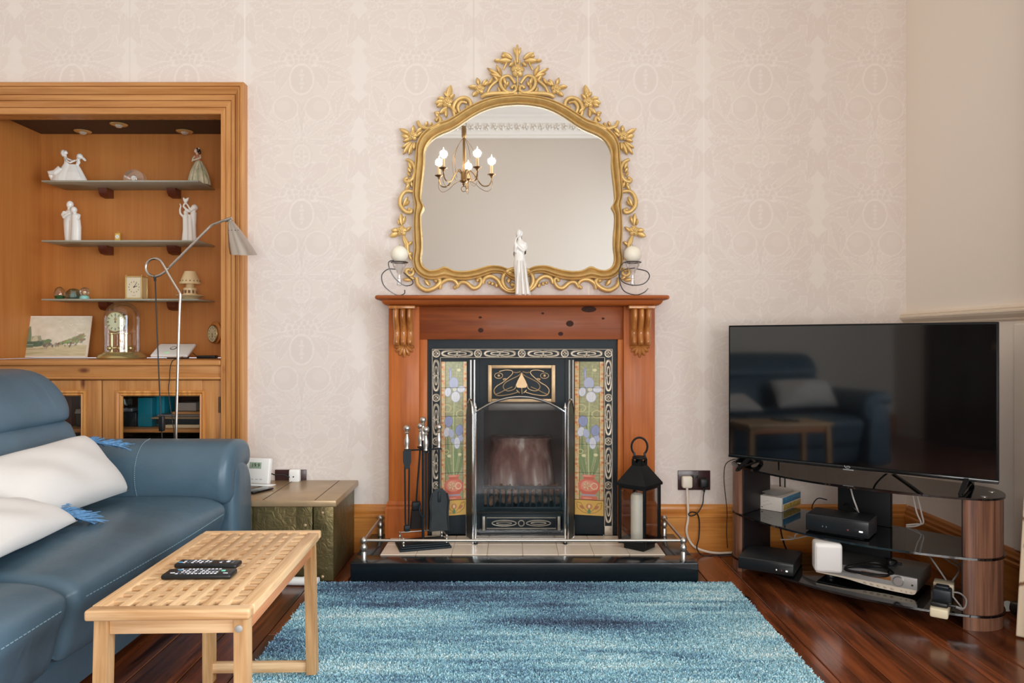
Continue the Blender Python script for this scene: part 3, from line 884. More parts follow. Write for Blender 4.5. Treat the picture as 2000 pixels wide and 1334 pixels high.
def motif(cx, cz, L, vert):
    m = MB()
    def pt(a, b): return (cx + b, FY - .002, cz + a) if vert else (cx + a, FY - .002, cz + b)
    def stad(Lh, h, r0, r1):
        pts, rr = [], []
        for t in np.linspace(0, 2 * PI, 40, endpoint=False):
            c_, s_ = math.cos(t), math.sin(t)
            a = math.copysign(abs(c_) ** .7, c_) * Lh; b = math.copysign(abs(s_) ** .8, s_) * h * (1 - .25 * math.exp(-(a / (Lh * .25)) ** 2))
            pts.append(pt(a, b)); rr.append(r1 + (r0 - r1) * max(0, abs(c_) - .35) / .65)
        m.tube(pts, rr, 6, True)
    stad(L, .0142, .0072, .0026); stad(L * .60, .0064, .0046, .0024)
    for sg in (-1, 1):
        m.tube([pt(-L * .22, .014 * sg), pt(-L * .07, .004 * sg), pt(L * .07, .013 * sg), pt(L * .24, .006 * sg)], .0028, 5)
    m.ball(pt(0, 0), (.005, .003, .005), 8, 5)
    m.tube([pt(-.009, -.017), pt(0, -.009), pt(.009, -.017)], .0034, 5)
    m.build('scroll_relief', BRZ, ins)
rx = [px(v, FY) for v in (852, 933.5, 1019, 1103, 1188)]; rz = pz(690.5, FY)
for x in rx: roundel(x, rz)
for a, b in zip(rx[:-1], rx[1:]): motif((a + b) / 2, rz, .0735, False)
vz = [pz(v, FY) for v in (690.5, 777, 862, 948)]
for x in (rx[0] - .0005, rx[-1] + .0005):
    for z in vz[1:]: roundel(x, z)
    for a, b in zip(vz[:-1], vz[1:]): motif(x, (a + b) / 2, .073, True)
    motif(x, pz(990, FY), .073, True)

# painted iris tiles
cv = Canvas(55, 304, 4, (160, 160, 118))
n_ = noise2((cv.H, cv.W), (90, 16), 11, 3)[..., None]
cv.a += (n_ - .5) * 46
for k in range(42): cv.line([(9, 8 + k * 6.4 + 2 * math.sin(k)), (30, 6 + k * 6.4), (47, 9 + k * 6.4 + 2 * math.cos(k))], .7, (120, 124, 86), .55)
for (u0, u1) in ((0, 9), (47, 55)):
    cv.rect(u0, 0, u1, 274, (222, 178, 120))
    for k in range(60):
        v0 = k * 4.57; h = (k * 7919) % 11
        colr = [(216, 120, 70), (226, 196, 150), (196, 186, 150), (222, 150, 84), (204, 92, 58), (232, 210, 164)][(k * 5 + int(u0)) % 6]
        cv.rect(u0 + .5 + (k % 2) * 3, v0, u0 + 5 + (k % 2) * 3, v0 + 4, colr, .75)
    cv.line([(9 if u0 == 0 else 47, 0), (9 if u0 == 0 else 47, 274)], 1.1, (96, 70, 44))
def lf(x0, y0, x1, y1, wd, b, col): cv.poly(leafpts(x0, y0, x1, y1, wd, b), col, .95, tuple(int(q * .72) for q in col), .5)
for a in ((22, 226, 14, 140, 2.6, -3), (26, 226, 22, 120, 2.8, 2), (30, 226, 36, 150, 3, -2), (34, 226, 44, 168, 2.8, 4), (24, 226, 30, 100, 2.4, 0), (28, 226, 40, 122, 2.4, 5), (18, 226, 11, 176, 2.6, -4)):
    lf(*a, (108, 138, 86) if a[0] % 4 else (140, 160, 108))
cv.line([(27, 226), (25, 150), (28, 76)], 2.4, (190, 196, 140)); cv.line([(19.6, 60), (20, 30)], 1.4, (150, 166, 110)); cv.line([(33, 60), (34, 8)], .8, (200, 200, 150))
for (x, y, r) in ((12, 92, 9), (42, 104, 9), (11, 178, 5)): cv.ell(x, y, r, r * .8, (216, 206, 140), 0, .9, .7)
for (x, y) in ((38, 17), (17, 186), (40, 184)): cv.ell(x, y, 4, 3, (226, 220, 170))
def petal(x, y, a, b, col, rot=0, e=(150, 158, 200)):
    cv.ell(x, y, a, b, e, rot); cv.ell(x, y, a - .9, b - .9, col, rot)
    for k in (-.4, 0, .4): cv.line([(x + k * a, y - b * .6), (x + k * a * .6, y + b * .6)], .5, e, .6)
cv.ell(19.6, 24, 2.3, 13, (136, 146, 198)); cv.ell(20.2, 26, 1.1, 9, (176, 184, 222))
P1, P2, P3 = (222, 224, 236), (178, 186, 218), (140, 150, 196)
petal(14.5, 60, 7, 9.5, P1, .2); petal(43, 55, 9, 6.5, P1, -.1); petal(31, 70, 10, 11, (228, 228, 236)); petal(27, 43, 10, 12, P2); petal(29, 55, 5, 5, (232, 226, 190))
petal(12, 139, 7, 10, P1, .3); petal(22, 142, 6, 9, P2, -.2); petal(16, 118, 9, 11, P3, 0, (100, 108, 160))
petal(34, 161, 7, 12, P1); petal(42, 150, 5, 9, P2, -.3); petal(39, 136, 8.5, 11, P3, .2, (100, 108, 160)); petal(25, 156, 4, 5, P2)
for (y0, y1, w0, w1, colr) in ((224, 228, 13, 11, (226, 112, 92)), (228, 233, 10, 10, (206, 92, 74)), (233, 240, 13, 20, (222, 108, 88)), (240, 254, 21, 20, (224, 104, 84)), (254, 262, 19, 12, (208, 90, 72)), (262, 266, 12, 13, (168, 150, 168)), (266, 273, 15, 17, (216, 100, 80))):
    cv.poly([(27 - w0, y0), (27 + w0, y0), (27 + w1, y1), (27 - w1, y1)], colr)
cv.ell(26, 246, 15, 11, (234, 140, 116), 0, .8); cv.ell(22, 243, 8, 7, (240, 176, 150), 0, .7); cv.ell(24, 226, 9, 1.6, (240, 160, 136), 0, .8); cv.ell(24, 270, 9, 1.6, (240, 160, 136), 0, .8)
for k in range(5): petal(23 + 5 * math.cos(k * 1.256), 246 + 5 * math.sin(k * 1.256), 4, 2.4, (240, 208, 168), k * 1.256, (200, 130, 90))
cv.ell(37, 246, 6, 6, (240, 208, 168), 0, 1, .9)
cv.rect(0, 272.5, 55, 274, (120, 84, 44)); cv.rect(0, 274, 55, 304, (222, 170, 78)); cv.rect(0, 274, 8, 304, (60, 48, 40), 0.0)
for sx in (-1, 1):
    cv.line([(27.5 + sx * x, y) for x, y in ((0, 300), (8, 292), (16, 280), (24, 278))], .9, (110, 86, 40)); cv.line([(27.5 + sx * x, y) for x, y in ((0, 300), (12, 298), (22, 290), (24, 280))], .9, (110, 86, 40))
    cv.ell(27.5 + sx * 14, 288, 5, 2.6, (180, 106, 70), sx * -.7)
cv.ell(27.5, 286, 6, 5.5, (196, 120, 84)); cv.ell(27.5, 286, 2.4, 3.4, (240, 214, 150)); cv.poly(leafpts(27.5, 301, 27.5, 290, 3), (86, 124, 84))
cv.a = cv.a * .80 + np.array([206, 198, 178]) * .20
TILE = painted('iris_glaze', 0.22, 0.5, 0.35)
def tile_panel(A, B, zt, zb):
    k = (zt - zb) / 304
    cuts = (0, 52, 108, 164, 220, 274, 304)
    for a, b in zip(cuts[:-1], cuts[1:]):
        U = np.linspace(.2, 54.8, 78); V = np.linspace(a + .3, b - .3, max(8, int((b - a) * 1.35)))
        U = np.concatenate([[U[0]], U, [U[-1]]]); V = np.concatenate([[V[0]], V, [V[-1]]])
        uu, vv = np.meshgrid(U, V); cols = cv.sample(uu.ravel(), vv.ravel())
        dep = np.zeros_like(uu); dep[0] = dep[-1] = .005; dep[:, 0] = dep[:, -1] = .005
        dep = dep.ravel(); og = ORG[ins.name]
        fn = lambda u, v: (A[0] + (B[0] - A[0]) * u / 55 - og.x, A[1] + (B[1] - A[1]) * u / 55 + dep - og.y, zt - v * k - og.z)
        me = grid_mesh('iris_tile', U, V[::1], fn, cols)
        me.flip_normals(); me.materials.append(TILE)
        o = bpy.data.objects.new('iris_tile', me); COL.objects.link(o); o.parent = ins
tile_panel((-.350, 3.592), (-.226, 3.628), .951, .186)
tile_panel((.313, 3.628), (.4535, 3.592), .951, .186)
for (x0, y0, x1, y1) in ((-.352, 3.597, -.226, 3.633), (.313, 3.633, .4555, 3.597)):
    m = MB(); m.prism([(x0, y0), (x1, y1), (x1, y1 + .02), (x0, y0 + .03)], 'Z', HZ, nz); m.build('cheek_plate', IRON, ins, smooth=False)
# pillars beside the opening
for x in (-.197, .296):
    m = MB(); m.box(x - .030, x + .022 if x > 0 else x + .034, 3.636, 3.66, HZ, .97)
    p = m.build('side_pillar', IRON, ins, smooth=False)
    m = MB()
    for dx in (-.010, .008): m.tube([(x + dx, 3.634, HZ), (x + dx, 3.634, .958)], .0062, 8)
    m.build('reed', STEEL, p)
# hood plate
m = MB()
for (x0, x1, z0, z1) in ((-.17, -.142, HZ, .97), (.252, .282, HZ, .97), (-.142, .252, .705, .97)):
    m.box(x0, x1, 3.645, 3.665, z0, z1)
m.box(-.36, .46, 3.66, 3.68, .951, 1.0)
m.build('hood_plate', IRON, ins, smooth=False)
m = MB(); m.rbox(-.119, .213, 3.618, 3.65, .705, .744, .006, 2); m.build('hood_lip', mat('grey_iron', C(92, 88, 84), .4, .5), ins)
gx0, gx1, gz0, gz1 = px(953, 3.625), px(1084.5, 3.625), .747, .9325
m = MB()
for (x0, x1, z0, z1) in ((gx0, gx0 + .019, gz0, gz1), (gx1 - .019, gx1, gz0, gz1), (gx0 + .019, gx1 - .019, gz0, gz0 + .017), (gx0 + .019, gx1 - .019, gz1 - .017, gz1)):
    m.rbox(x0, x1, 3.622, 3.648, z0, z1, .002)
gp = m.build('relief_panel', BRZ_L, ins)
m = MB(); gc = (gx0 + gx1) / 2; gm = (gz0 + gz1) / 2; ry = 3.641
sc_ = (gx1 - gx0) / 131.5
def gp_(x, y): return (gc + x * sc_, ry, gz1 - (y - 713) * sc_)
for sx in (-1, 1):
    def tb(pts, r): m.tube([gp_(sx * x, y) for x, y in cr(pts, 5)], r, 6)
    tb([(0, 728), (-6, 734), (-18, 740), (-32, 748), (-36, 757), (-28, 764), (-14, 760), (-10, 750)], .0026)
    tb([(-2, 726), (-10, 728), (-16, 727)], .003)
    tb([(-18, 756), (-32, 762), (-44, 768), (-52, 770), (-54, 762), (-48, 754), (-38, 748), (-28, 740), (-18, 730), (-20, 724), (-32, 723), (-44, 726)], .0026)
    tb([(-54, 764), (-50, 772), (-38, 773), (-20, 770), (-8, 766), (-10, 762), (-4, 768)], .0028)
    m.tube([gp_(sx * (-45 + 8 * math.cos(t)), 734 + 5.5 * math.sin(t)) for t in np.linspace(0, 2 * PI, 16, endpoint=False)], .0022, 6, True)
    m.ball(gp_(sx * -45, 734), (.0075, .004, .0085), 8, 5)
    tb([(-32, 745), (-36, 741), (-30, 740)], .004)
tul = [(0, 728), (3, 735), (8, 744), (11, 752), (9, 757), (0, 758), (-9, 757), (-11, 752), (-8, 744), (-3, 735)]
m.prism([(gp_(x, y)[0], gp_(x, y)[2]) for x, y in reversed(tul)], 'Y', ry - .008, ry + .002)
m.tube([gp_(0, 757), gp_(1, 770)], .003, 6)
m.build('tulip_relief', BRZ_L, gp)
# firebox and back
FB = mat('sooty_firebox', C(52, 54, 56), .85, var=.3, vscale=9)
m = MB()
m.box(-.36, .46, 3.98, 4.0, 0, 1.0); m.box(-.36, -.34, 3.66, 3.98, 0, 1.0); m.box(.44, .46, 3.66, 3.98, 0, 1.0); m.box(-.36, .46, 3.66, 3.98, .98, 1.0); m.box(-.36, .46, 3.66, 3.98, .05, HZ)
m.build('firebox', FB, ins, smooth=False)
s = NT('scorched_fireback')
tc = s.n('ShaderNodeTexCoord'); mp = s.n('ShaderNodeMapping'); mp.inputs['Scale'].default_value = (16, 16, 3.2); s.l(tc.outputs['Object'], mp.inputs[0])
nz_ = s.n('ShaderNodeTexNoise'); nz_.inputs['Scale'].default_value = 1.0; nz_.inputs['Detail'].default_value = 5; s.l(mp.outputs[0], nz_.inputs['Vector'])
pbr(s, s.ramp(nz_.outputs[0], [(.3, C(74, 56, 54)), (.46, C(120, 82, 74)), (.58, C(148, 120, 110)), (.72, C(214, 204, 194))]), .85)
FBK = s.m
m = MB(); rings = []
for (z, wv, d) in cr([(.20, .185, .13), (.30, .182, .135), (.38, .176, .13), (.45, .165, .11), (.50, .155, .09), (.515, .16, .085), (.535, .165, .09), (.54, .15, .07)], 4):
    rings.append([Vector((.048 + wv * math.copysign(abs(math.cos(t)) ** .6, math.cos(t)), 3.93 - d * abs(math.sin(t)) ** .7, z)) for t in np.linspace(PI, 2 * PI, 21)] + [Vector((.048 + wv, 3.975, z)), Vector((.048 - wv, 3.975, z))])
m.loft(rings, True); m.build('fireback', FBK, ins)
# grate
m = MB()
m.rbox(-.16, .253, 3.655, 3.672, .308, .322, .003); m.rbox(-.16, .253, 3.655, 3.672, .206, .218, .003)
for x in (-.16, .24): m.rbox(x, x + .013, 3.655, 3.86, .206, .218, .002)
g_ = m.build('grate', IRON, ins)
for k in range(14):
    x = -.152 + k * .0305
    m = MB(); m.tube([(x, 3.664, .214), (x, 3.660, .26), (x, 3.664, .312)], .0055, 8); m.build('grate_bar', IRON, g_)
COAL = mat('coal', C(120, 92, 70), .9, var=.6, vscale=14, bump=.6, bscale=60, bdist=.01)
r_ = random.Random(3)
for k in range(30):
    x = -.13 + (k % 10) * .039 + r_.uniform(-.01, .01); y = 3.70 + (k // 10) * .045 + r_.uniform(-.008, .008)
    m = MB(); m.ball((0, 0, 0), (.024 * r_.uniform(.8, 1.2), .022, .019 * r_.uniform(.8, 1.3)), 7, 5)
    m.v = [tuple(Vector(p) * r_.uniform(.85, 1.12) + Vector((x, y, .235 + .02 * (k // 10) + r_.uniform(0, .02)))) for p in m.v]
    m.build('coal', COAL, ins, smooth=False)
MB().box(-.15, .243, 3.67, 3.90, .196, .212).build('grate_bed', IRON, ins, smooth=False)
# ash pan cover
m = MB(); m.rbox(-.151, .243, 3.600, 3.63, HZ + .012, .196, .004); m.rbox(-.165, .257, 3.592, 3.64, .196, .206, .003); m.rbox(-.151, -.09, 3.59, 3.63, HZ, HZ + .014, .003); m.rbox(.18, .243, 3.59, 3.63, HZ, HZ + .014, .003)
ac = m.build('ash_cover', IRON, ins)
m = MB(); m.tube([(x, 3.598, z) for x, z in ((-.125, .125), (.217, .125), (.217, .178), (-.125, .178))], .003, 6, True)
m.tube([(.046 + .014 * math.cos(t), 3.596, .151 + .014 * math.sin(t)) for t in np.linspace(0, 2 * PI, 16, endpoint=False)], .003, 6, True)
for sx in (-1, 1):
    m.tube([(.046 + sx * (.085 + .06 * math.cos(t)), 3.597, .151 + .014 * math.sin(t)) for t in np.linspace(0, 2 * PI, 22, endpoint=False)], .0028, 6, True)
    m.tube([(.046 + sx * (.085 + .038 * math.cos(t)), 3.597, .151 + .006 * math.sin(t)) for t in np.linspace(0, 2 * PI, 18, endpoint=False)], .002, 6, True)
    m.rbox(.046 + sx * .186 - .007, .046 + sx * .186 + .007, 3.594, 3.602, .115, .185, .003)
m.build('cover_relief', BRZ, ac)

# ------------------------------------------------------------------ fire screen
fs = thing('fire_screen', 'arched glass fire screen with chrome frame standing before the grate', 'fire screen', (.04, 3.43, HZ))
sx0, sx1, sy = -.172, .251, 3.43
c0 = (sx0 + sx1) / 2; hw = (sx1 - sx0) / 2
def arch(x, base, rise): return base + rise * (1 - ((x - c0) / hw) ** 2)
xsx = np.linspace(sx0, sx1, 25)
m = MB(); m.tube([(x, sy, arch(x, .716, .073)) for x in xsx], .0062, 8)
m.build('top_arch', CHROME, fs)
m = MB(); m.tube([(sx0, sy, HZ + .026), (sx1, sy, HZ + .026)], .005, 8); m.build('bottom_bar', CHROME, fs)
for sg, x in ((-1, sx0), (1, sx1)):
    m = MB(); m.tube([(x, sy, HZ + .004), (x, sy, .735)], .0056, 10); m.lathe([(.0075, 0), (.0085, .004), (.005, .012), (.002, .022), (0.0003, .028)], (x, sy, .734), 10); m.build('post', CHROME, fs)
    m = MB(); m.lathe([(.011, 0), (.011, .005), (.008, .008)], (x, sy, HZ + .0015), 12); m.build('foot', BLACK, fs)
    # folded wing
    wx, wy = x + sg * .046, sy + .075
    m = MB(); x2, y2 = x + sg * .013, sy - .002
    m.tube([(x2, y2, HZ + .004), (x2, y2, .70)] + [(x2 + (wx - x2) * t, y2 + (wy - y2) * t, .70 + .075 * math.sin(PI * (t * .85 + .12)) ** .8) for t in np.linspace(.1, .9, 7)] + [(wx, wy, .69), (wx, wy, HZ + .012)], .0045, 8)
    m.build('wing_frame', CHROME, fs)
    m = MB(); q = [(x2, y2, HZ + .02), (wx, wy, HZ + .02), (wx, wy, .70), (x2 + (wx - x2) * .5, y2 + (wy - y2) * .5, .77), (x2, y2, .70)]
    n2 = Vector((wy - y2, -(wx - x2), 0)).normalized() * .003
    m.add([Vector(p) + n2 for p in q] + [Vector(p) - n2 for p in q], [(0, 1, 2, 3, 4), (9, 8, 7, 6, 5)] + [(i, (i + 1) % 5 + 0, (i + 1) % 5 + 5, i + 5) for i in range(5)])
    m.build('wing_panel', mat('dark_steel_panel', C(72, 76, 74), .35, .6), fs, smooth=False)
m = MB(); pts = [(x, arch(x, .714, .072)) for x in xsx]
m.prism([(sx0 + .004, HZ + .03)] + [(sx1 - .004, HZ + .03)] + [(x, z) for x, z in reversed(pts)], 'Y', sy - .0015, sy + .0015)
m.build('glass_panel', glass('screen_glass', (.95, .96, .97, 1), gloss=.025, rough=.05), fs, smooth=False)

# ------------------------------------------------------------------ companion set
cs_c = Vector((-.416, 3.40, HZ + .0015)); ca = R(17)
cs = thing('companion_stand', 'black iron companion stand with small gallery rail on the hearth tiles', 'tool stand', cs_c, ca)
m = MB()
for (hw_, hd, z0, z1) in ((.120, .078, 0, .010), (.112, .070, .010, .018), (.105, .062, .018, .024)): m.rbox(-hw_, hw_, -hd, hd, z0, z1, .003)
m.build('base', IRON, cs, local=True)
for (x, y) in ((-.10, -.058), (.10, -.058), (-.10, .058), (.10, .058)):
    m = MB(); m.lathe([(.006, 0), (.004, .008), (.0065, .014), (.004, .02), (.005, .028)], (x, y, .024), 10); m.ball((x, y, .055), .006, 10, 6); m.build('gallery_post', STEEL, cs, local=True)
m = MB()
for a, b in (((-.10, -.058), (-.10, .058)), ((-.10, .058), (.10, .058)), ((.10, .058), (.10, -.058))): m.tube([(a[0], a[1], .055), (b[0], b[1], .055)], .0035, 8)
m.build('gallery_rail', STEEL, cs, local=True)
m = MB(); m.tube([(0, 0, .02), (0, 0, .53)], .0065, 10); m.build('pole', IRON, cs, local=True)
handle = [(.007, 0), (.0105, .004), (.008, .012), (.0125, .03), (.0115, .045), (.007, .062), (.006, .072), (.011, .078), (.006, .084)]
def knob(m, x, y, z):
    m.lathe(handle, (x, y, z), 14); m.ball((x, y, z + .099), .0155, 14, 9)
m = MB(); knob(m, 0, 0, .49); m.build('finial', STEEL, cs, local=True)
m = MB()
BZ = .450
for a in (0, 90, 180, 270):
    c_, s_ = math.cos(R(a)), math.sin(R(a)); m.tube([(0, 0, BZ), (.062 * c_, .062 * s_, BZ)], .004, 6)
    
    tx_, ty_ = -s_, c_
    for sg in (-1, 1): bar(m, (.060 * c_ + sg * .0095 * tx_, .060 * s_ + sg * .0095 * ty_, BZ), (.088 * c_ + sg * .0095 * tx_, .088 * s_ + sg * .0095 * ty_, BZ), .006, .006)
    bar(m, (.062 * c_ - .012 * tx_, .062 * s_ - .012 * ty_, BZ), (.062 * c_ + .012 * tx_, .062 * s_ + .012 * ty_, BZ), .005, .006)
m.build('bracket', IRON, cs, local=True)
Rz = Matrix.Rotation(ca, 4, 'Z'); Mc = Matrix.Translation(cs_c) @ Rz
def tool(name, label, x, y, parts):
    t = thing(name, label, 'fireplace tool', Mc @ Vector((x, y, .02)), ca)
    m = MB(); knob(m, 0, 0, BZ + .0036 - .02); m.build('handle', STEEL, t, local=True)
    for nm, mm, ma in parts:
        mm.v = [(p[0], p[1], p[2] + .042 * (1 - min(1, p[2] / .43))) for p in mm.v]; mm.build(nm, ma, t, local=True)
# tongs (left), shovel (right), poker (front), brush (back); heights are above the base top
m = MB()
for sx in (-1, 1): m.tube([(sx * .004, 0, .425), (sx * .010, 0, .33), (sx * .0075, 0, .06), (sx * .004, 0, .03)], .0042, 8)
m2 = MB(); m2.prism([(-.018, .425), (.018, .425), (.018, .37), (.008, .335), (-.008, .335), (-.018, .37)], 'Y', -.006, .006)
m3 = MB(); m3.rbox(-.014, .014, -.012, .012, .012, .045, .006)
tool('fire_tongs', 'black fire tongs with silver ball handle hanging beside the pilaster', -.075, 0, [('arms', m, IRON), ('hinge_plate', m2, IRON), ('claws', m3, IRON)])
m = MB(); m.tube([(0, 0, .43), (0, 0, .22), (0, -.006, .2)], .0045, 8)
m2 = MB(); pr = []
prof2 = [(-.046, .005), (-.040, .10), (-.045, .16), (-.036, .20), (-.015, .225), (.015, .225), (.036, .20), (.045, .16), (.040, .10), (.046, .005)]
m2.prism(prof2, 'Y', -.012, -.008)
for sx in (-1, 1): m2.tube([(sx * .046, -.014, .005), (sx * .040, -.016, .10), (sx * .045, -.016, .16), (sx * .036, -.014, .20)], .004, 6)
m3 = MB(); m3.rbox(-.007, .007, -.018, -.010, .155, .21, .003)
tool('hearth_shovel', 'black hearth shovel with flared blade and silver ball handle', .075, 0, [('rod', m, IRON), ('blade', m2, mat('dull_black_steel', C(48, 52, 54), .55, .5, var=.15, vscale=20)), ('strap', m3, IRON)])
m = MB(); m.tube([(0, 0, .43), (0, 0, .06), (0, 0, .03)], [.0055, .0055, .002], 8)
m2 = MB(); m2.tube(cr([(0, 0, .105), (-.012, 0, .10), (-.026, 0, .12), (-.030, 0, .145), (-.024, 0, .16)], 4), .0035, 6)
tool('poker', 'black hooked poker with silver ball handle at the front of the set', .0, -.075, [('rod', m, IRON), ('hook', m2, IRON)])
m = MB(); m.tube([(0, 0, .43), (-.02, 0, .14)], .0045, 8)
m2 = MB(); m2.rbox(-.04, .0, -.016, .016, .10, .145, .006)
m3 = MB(); m3.prism([(-.048, .005), (.010, .005), (.0, .10), (-.04, .10)], 'Y', -.02, .02)
tool('hearth_brush', 'dark bristled hearth brush hanging at the back of the companion set', .0, .075, [('rod', m, IRON), ('brush_head', m2, IRON), ('bristles', m3, mat('dark_bristle', C(34, 30, 28), .9, bump=.5, bscale=400))])

# ------------------------------------------------------------------ lantern and candle
LC = Vector((px(1249, 3.372), 3.372, HZ + .0015)); la = R(49)
ln = thing('lantern', 'black metal lantern with pyramid roof and ring handle on the hearth', 'lantern', LC, la)
LB = mat('black_lantern_metal', C(20, 22, 24), .45, .3, bump=.05, bscale=120)
h = .0655
m = MB(); m.rbox(-.052, .052, -.052, .052, 0, .024, .002); m.rbox(-h, h, -h, h, .024, .034, .002); m.build('base', LB, ln, local=True)
for sx in (-1, 1):
    for sy_ in (-1, 1):
        MB().rbox(sx * h - .006, sx * h + .006, sy_ * h - .006, sy_ * h + .006, .024, .297, .001).build('corner_post', LB, ln, local=True)
for a in range(4):
    for z0_, z1_ in ((.034, .046), (.280, .297)):
        m = MB(); m.M = Matrix.Rotation(a * PI / 2, 4, 'Z'); m.rbox(-h + .004, h - .004, -h - .006, -h + .006, z0_, z1_, .001); m.build('frame_rail', LB, ln, local=True)
for a in range(4):
    m = MB(); m.M = Matrix.Rotation(a * PI / 2, 4, 'Z'); m.box(-h + .006, h - .006, -h - .001, -h + .001, .046, .280); m.build('pane', glass('lantern_pane', gloss=.05), ln, local=True, smooth=False)
m = MB()
sq = lambda s_, z: [Vector((s_ * i, s_ * j, z)) for i, j in ((-1, -1), (1, -1), (1, 1), (-1, 1))]
m.loft([sq(h + .012, .292), sq(h + .012, .302), sq(.026, .382), sq(.0255, .384)], True); m.build('roof', LB, ln, local=True, smooth=False)
m = MB()
for a in range(4):
    m.M = Matrix.Rotation(a * PI / 2, 4, 'Z')
    m.prism([(-.026, .380), (.026, .380), (.026, .412), (.016, .412), (0, .392), (-.016, .412), (-.026, .412)], 'Y', -.026, -.024)
m.M = Matrix.Identity(4); m.build('chimney_collar', LB, ln, local=True, smooth=False)
m = MB(); m.lathe([(.030, .412), (.034, .416), (.034, .420), (.028, .424), (.0, .426)], (0, 0, 0), 24); m.build('cap', LB, ln, local=True)
m = MB(); q45 = Matrix.Rotation(-la, 4, 'Z')
m.M = q45; m.tube([(.037 * math.cos(t), 0, .468 + .042 * math.sin(t)) for t in np.linspace(R(-50), R(230), 26)], .0048, 8)
for sx in (-1, 1): m.rbox(sx * .024 - .005, sx * .024 + .005, -.005, .005, .420, .440, .002)
m.build('ring_handle', LB, ln, local=True)
cd = MB(); cx_, cy_, cz_ = LC.x - .012, LC.y, LC.z + .0345
cd.lathe([(.0285, 0), (.029, .004), (.029, .205), (.026, .214), (.012, .222), (.004, .220)], (cx_, cy_, cz_), 24)
ct = thing('pillar_candle', 'tall ivory pillar candle inside the black lantern', 'candle', (cx_, cy_, cz_))
s = NT('ivory_wax'); b_ = pbr(s, C(240, 232, 214), .45); b_.inputs['Subsurface Weight'].default_value = .2; b_.inputs['Subsurface Radius'].default_value = (.01, .006, .004)
WAX = s.m
cd.build('wax', WAX, ct)
m = MB(); m.tube([(cx_, cy_, cz_ + .220), (cx_ + .001, cy_, cz_ + .229)], .0012, 6); m.build('wick', BLACK, ct)

# ------------------------------------------------------------------ gilt mirror
MY = 3.612
mir = thing('gilt_mirror', 'ornate gold rococo wall mirror hanging above the mantel shelf', 'mirror', (px(1011.5, MY), WY, 1.30))
ctrx = 1011.5
pairs = [((1011.5, 203), (1011.5, 184)), ((985, 205), (985, 186)), ((960, 210), (958, 190)), ((935, 220), (932, 199)), ((912, 234), (909, 211)), ((895, 246), (889, 224)),
         ((878, 255), (874, 233)), ((861, 262), (858, 238)), ((846, 271), (840, 247)), ((835, 284), (823, 261)), ((829.5, 300), (813, 281)), ((829.5, 320), (811, 304)),
         ((827, 345), (809, 328)), ((824, 370), (807, 352)), ((823, 392), (806, 378)), ((829, 405), (809, 398)), ((823, 419), (808, 418)), ((823, 440), (807, 440)),
         ((825, 462), (807, 464)), ((825, 485), (809, 486)), ((823, 505), (806, 510)), ((827, 519), (811, 530)), ((840, 527), (826, 543)), ((855, 525), (848, 547)),
         ((869, 519.5), (868, 544)), ((885, 527), (890, 547)), ((905, 529), (915, 547)), ((930, 525), (938, 542)), ((955, 518), (962, 534)), ((978, 519), (984, 536)),
         ((996, 526), (999, 546)), ((1011.5, 529), (1011.5, 550))]
half4 = [(a[0], a[1], b[0], b[1]) for a, b in pairs]
hs = cr(half4, 3)
full = hs + [(2 * ctrx - a, b, 2 * ctrx - c_, d) for a, b, c_, d in reversed(hs[1:-1])]
prof = [(0, .0), (0, .020), (.05, .027), (.12, .029), (.19, .025), (.22, .014), (.27, .011), (.36, .020), (.46, .036), (.56, .043), (.66, .041), (.72, .034), (.75, .025), (.79, .027), (.85, .036), (.93, .034), (.98, .026), (1, .018), (1, 0)]
rings = []
for (ix, iy, ox, oy) in full:
    rings.append([Vector((px(ix + (ox - ix) * t, MY), WY - .006 - p, pz(iy + (oy - iy) * t, MY))) for t, p in prof])
m = MB(); m.loft(rings + [rings[0]], True, False, False); m.build('frame', GOLD, mir, angle=26)
MIRR = mat('mirror_silvering', (.90, .885, .86, 1), 0.012, 1.0)
gl = [(px(a + (c_ - a) * .15, MY), pz(b + (d - b) * .15, MY)) for a, b, c_, d in full]
m = MB(); m.prism(gl[::-1], 'Y', WY - .012, WY - .007); m.build('mirror_glass', MIRR, mir, smooth=False)
def mp_(x, y, d=0.0):
    X_ = 740 + x / 2.516; Y_ = 70 + y / 2.516
    return Vector((px(X_, MY), WY - .016 - d, pz(Y_, MY)))
KX = 1.0 / 2.516 / F * MY      # metres per crop unit
def flipv(v, sx):
    return v if sx > 0 else Vector((2 * px(ctrx, MY) - v.x, v.y, v.z))
def scroll(pts, r, r1=None, curl=True, nm='scroll'):
    for sx in (1, -1):
        m = MB(); q = cr(pts, 6); N = len(q)
        r1_ = r if r1 is None else r1
        P3 = [flipv(mp_(x, y, .004 + .006 * math.sin(PI * k / (N - 1))), sx) for k, (x, y) in enumerate(q)]
        rr = [1.35 * KX * (r1_ + (r - r1_) * math.sin(PI * min(1, .12 + .88 * k / (N - 1)))) for k in range(N)]
        m.tube(P3, rr, 8, up=(0, -1, 0), flat=1.3)
        if curl: m.ball(P3[-1], (rr[-1] * 1.5, rr[-1] * 1.4, rr[-1] * 1.5), 8, 6)
        m.build(nm, GOLD, mir, angle=60)
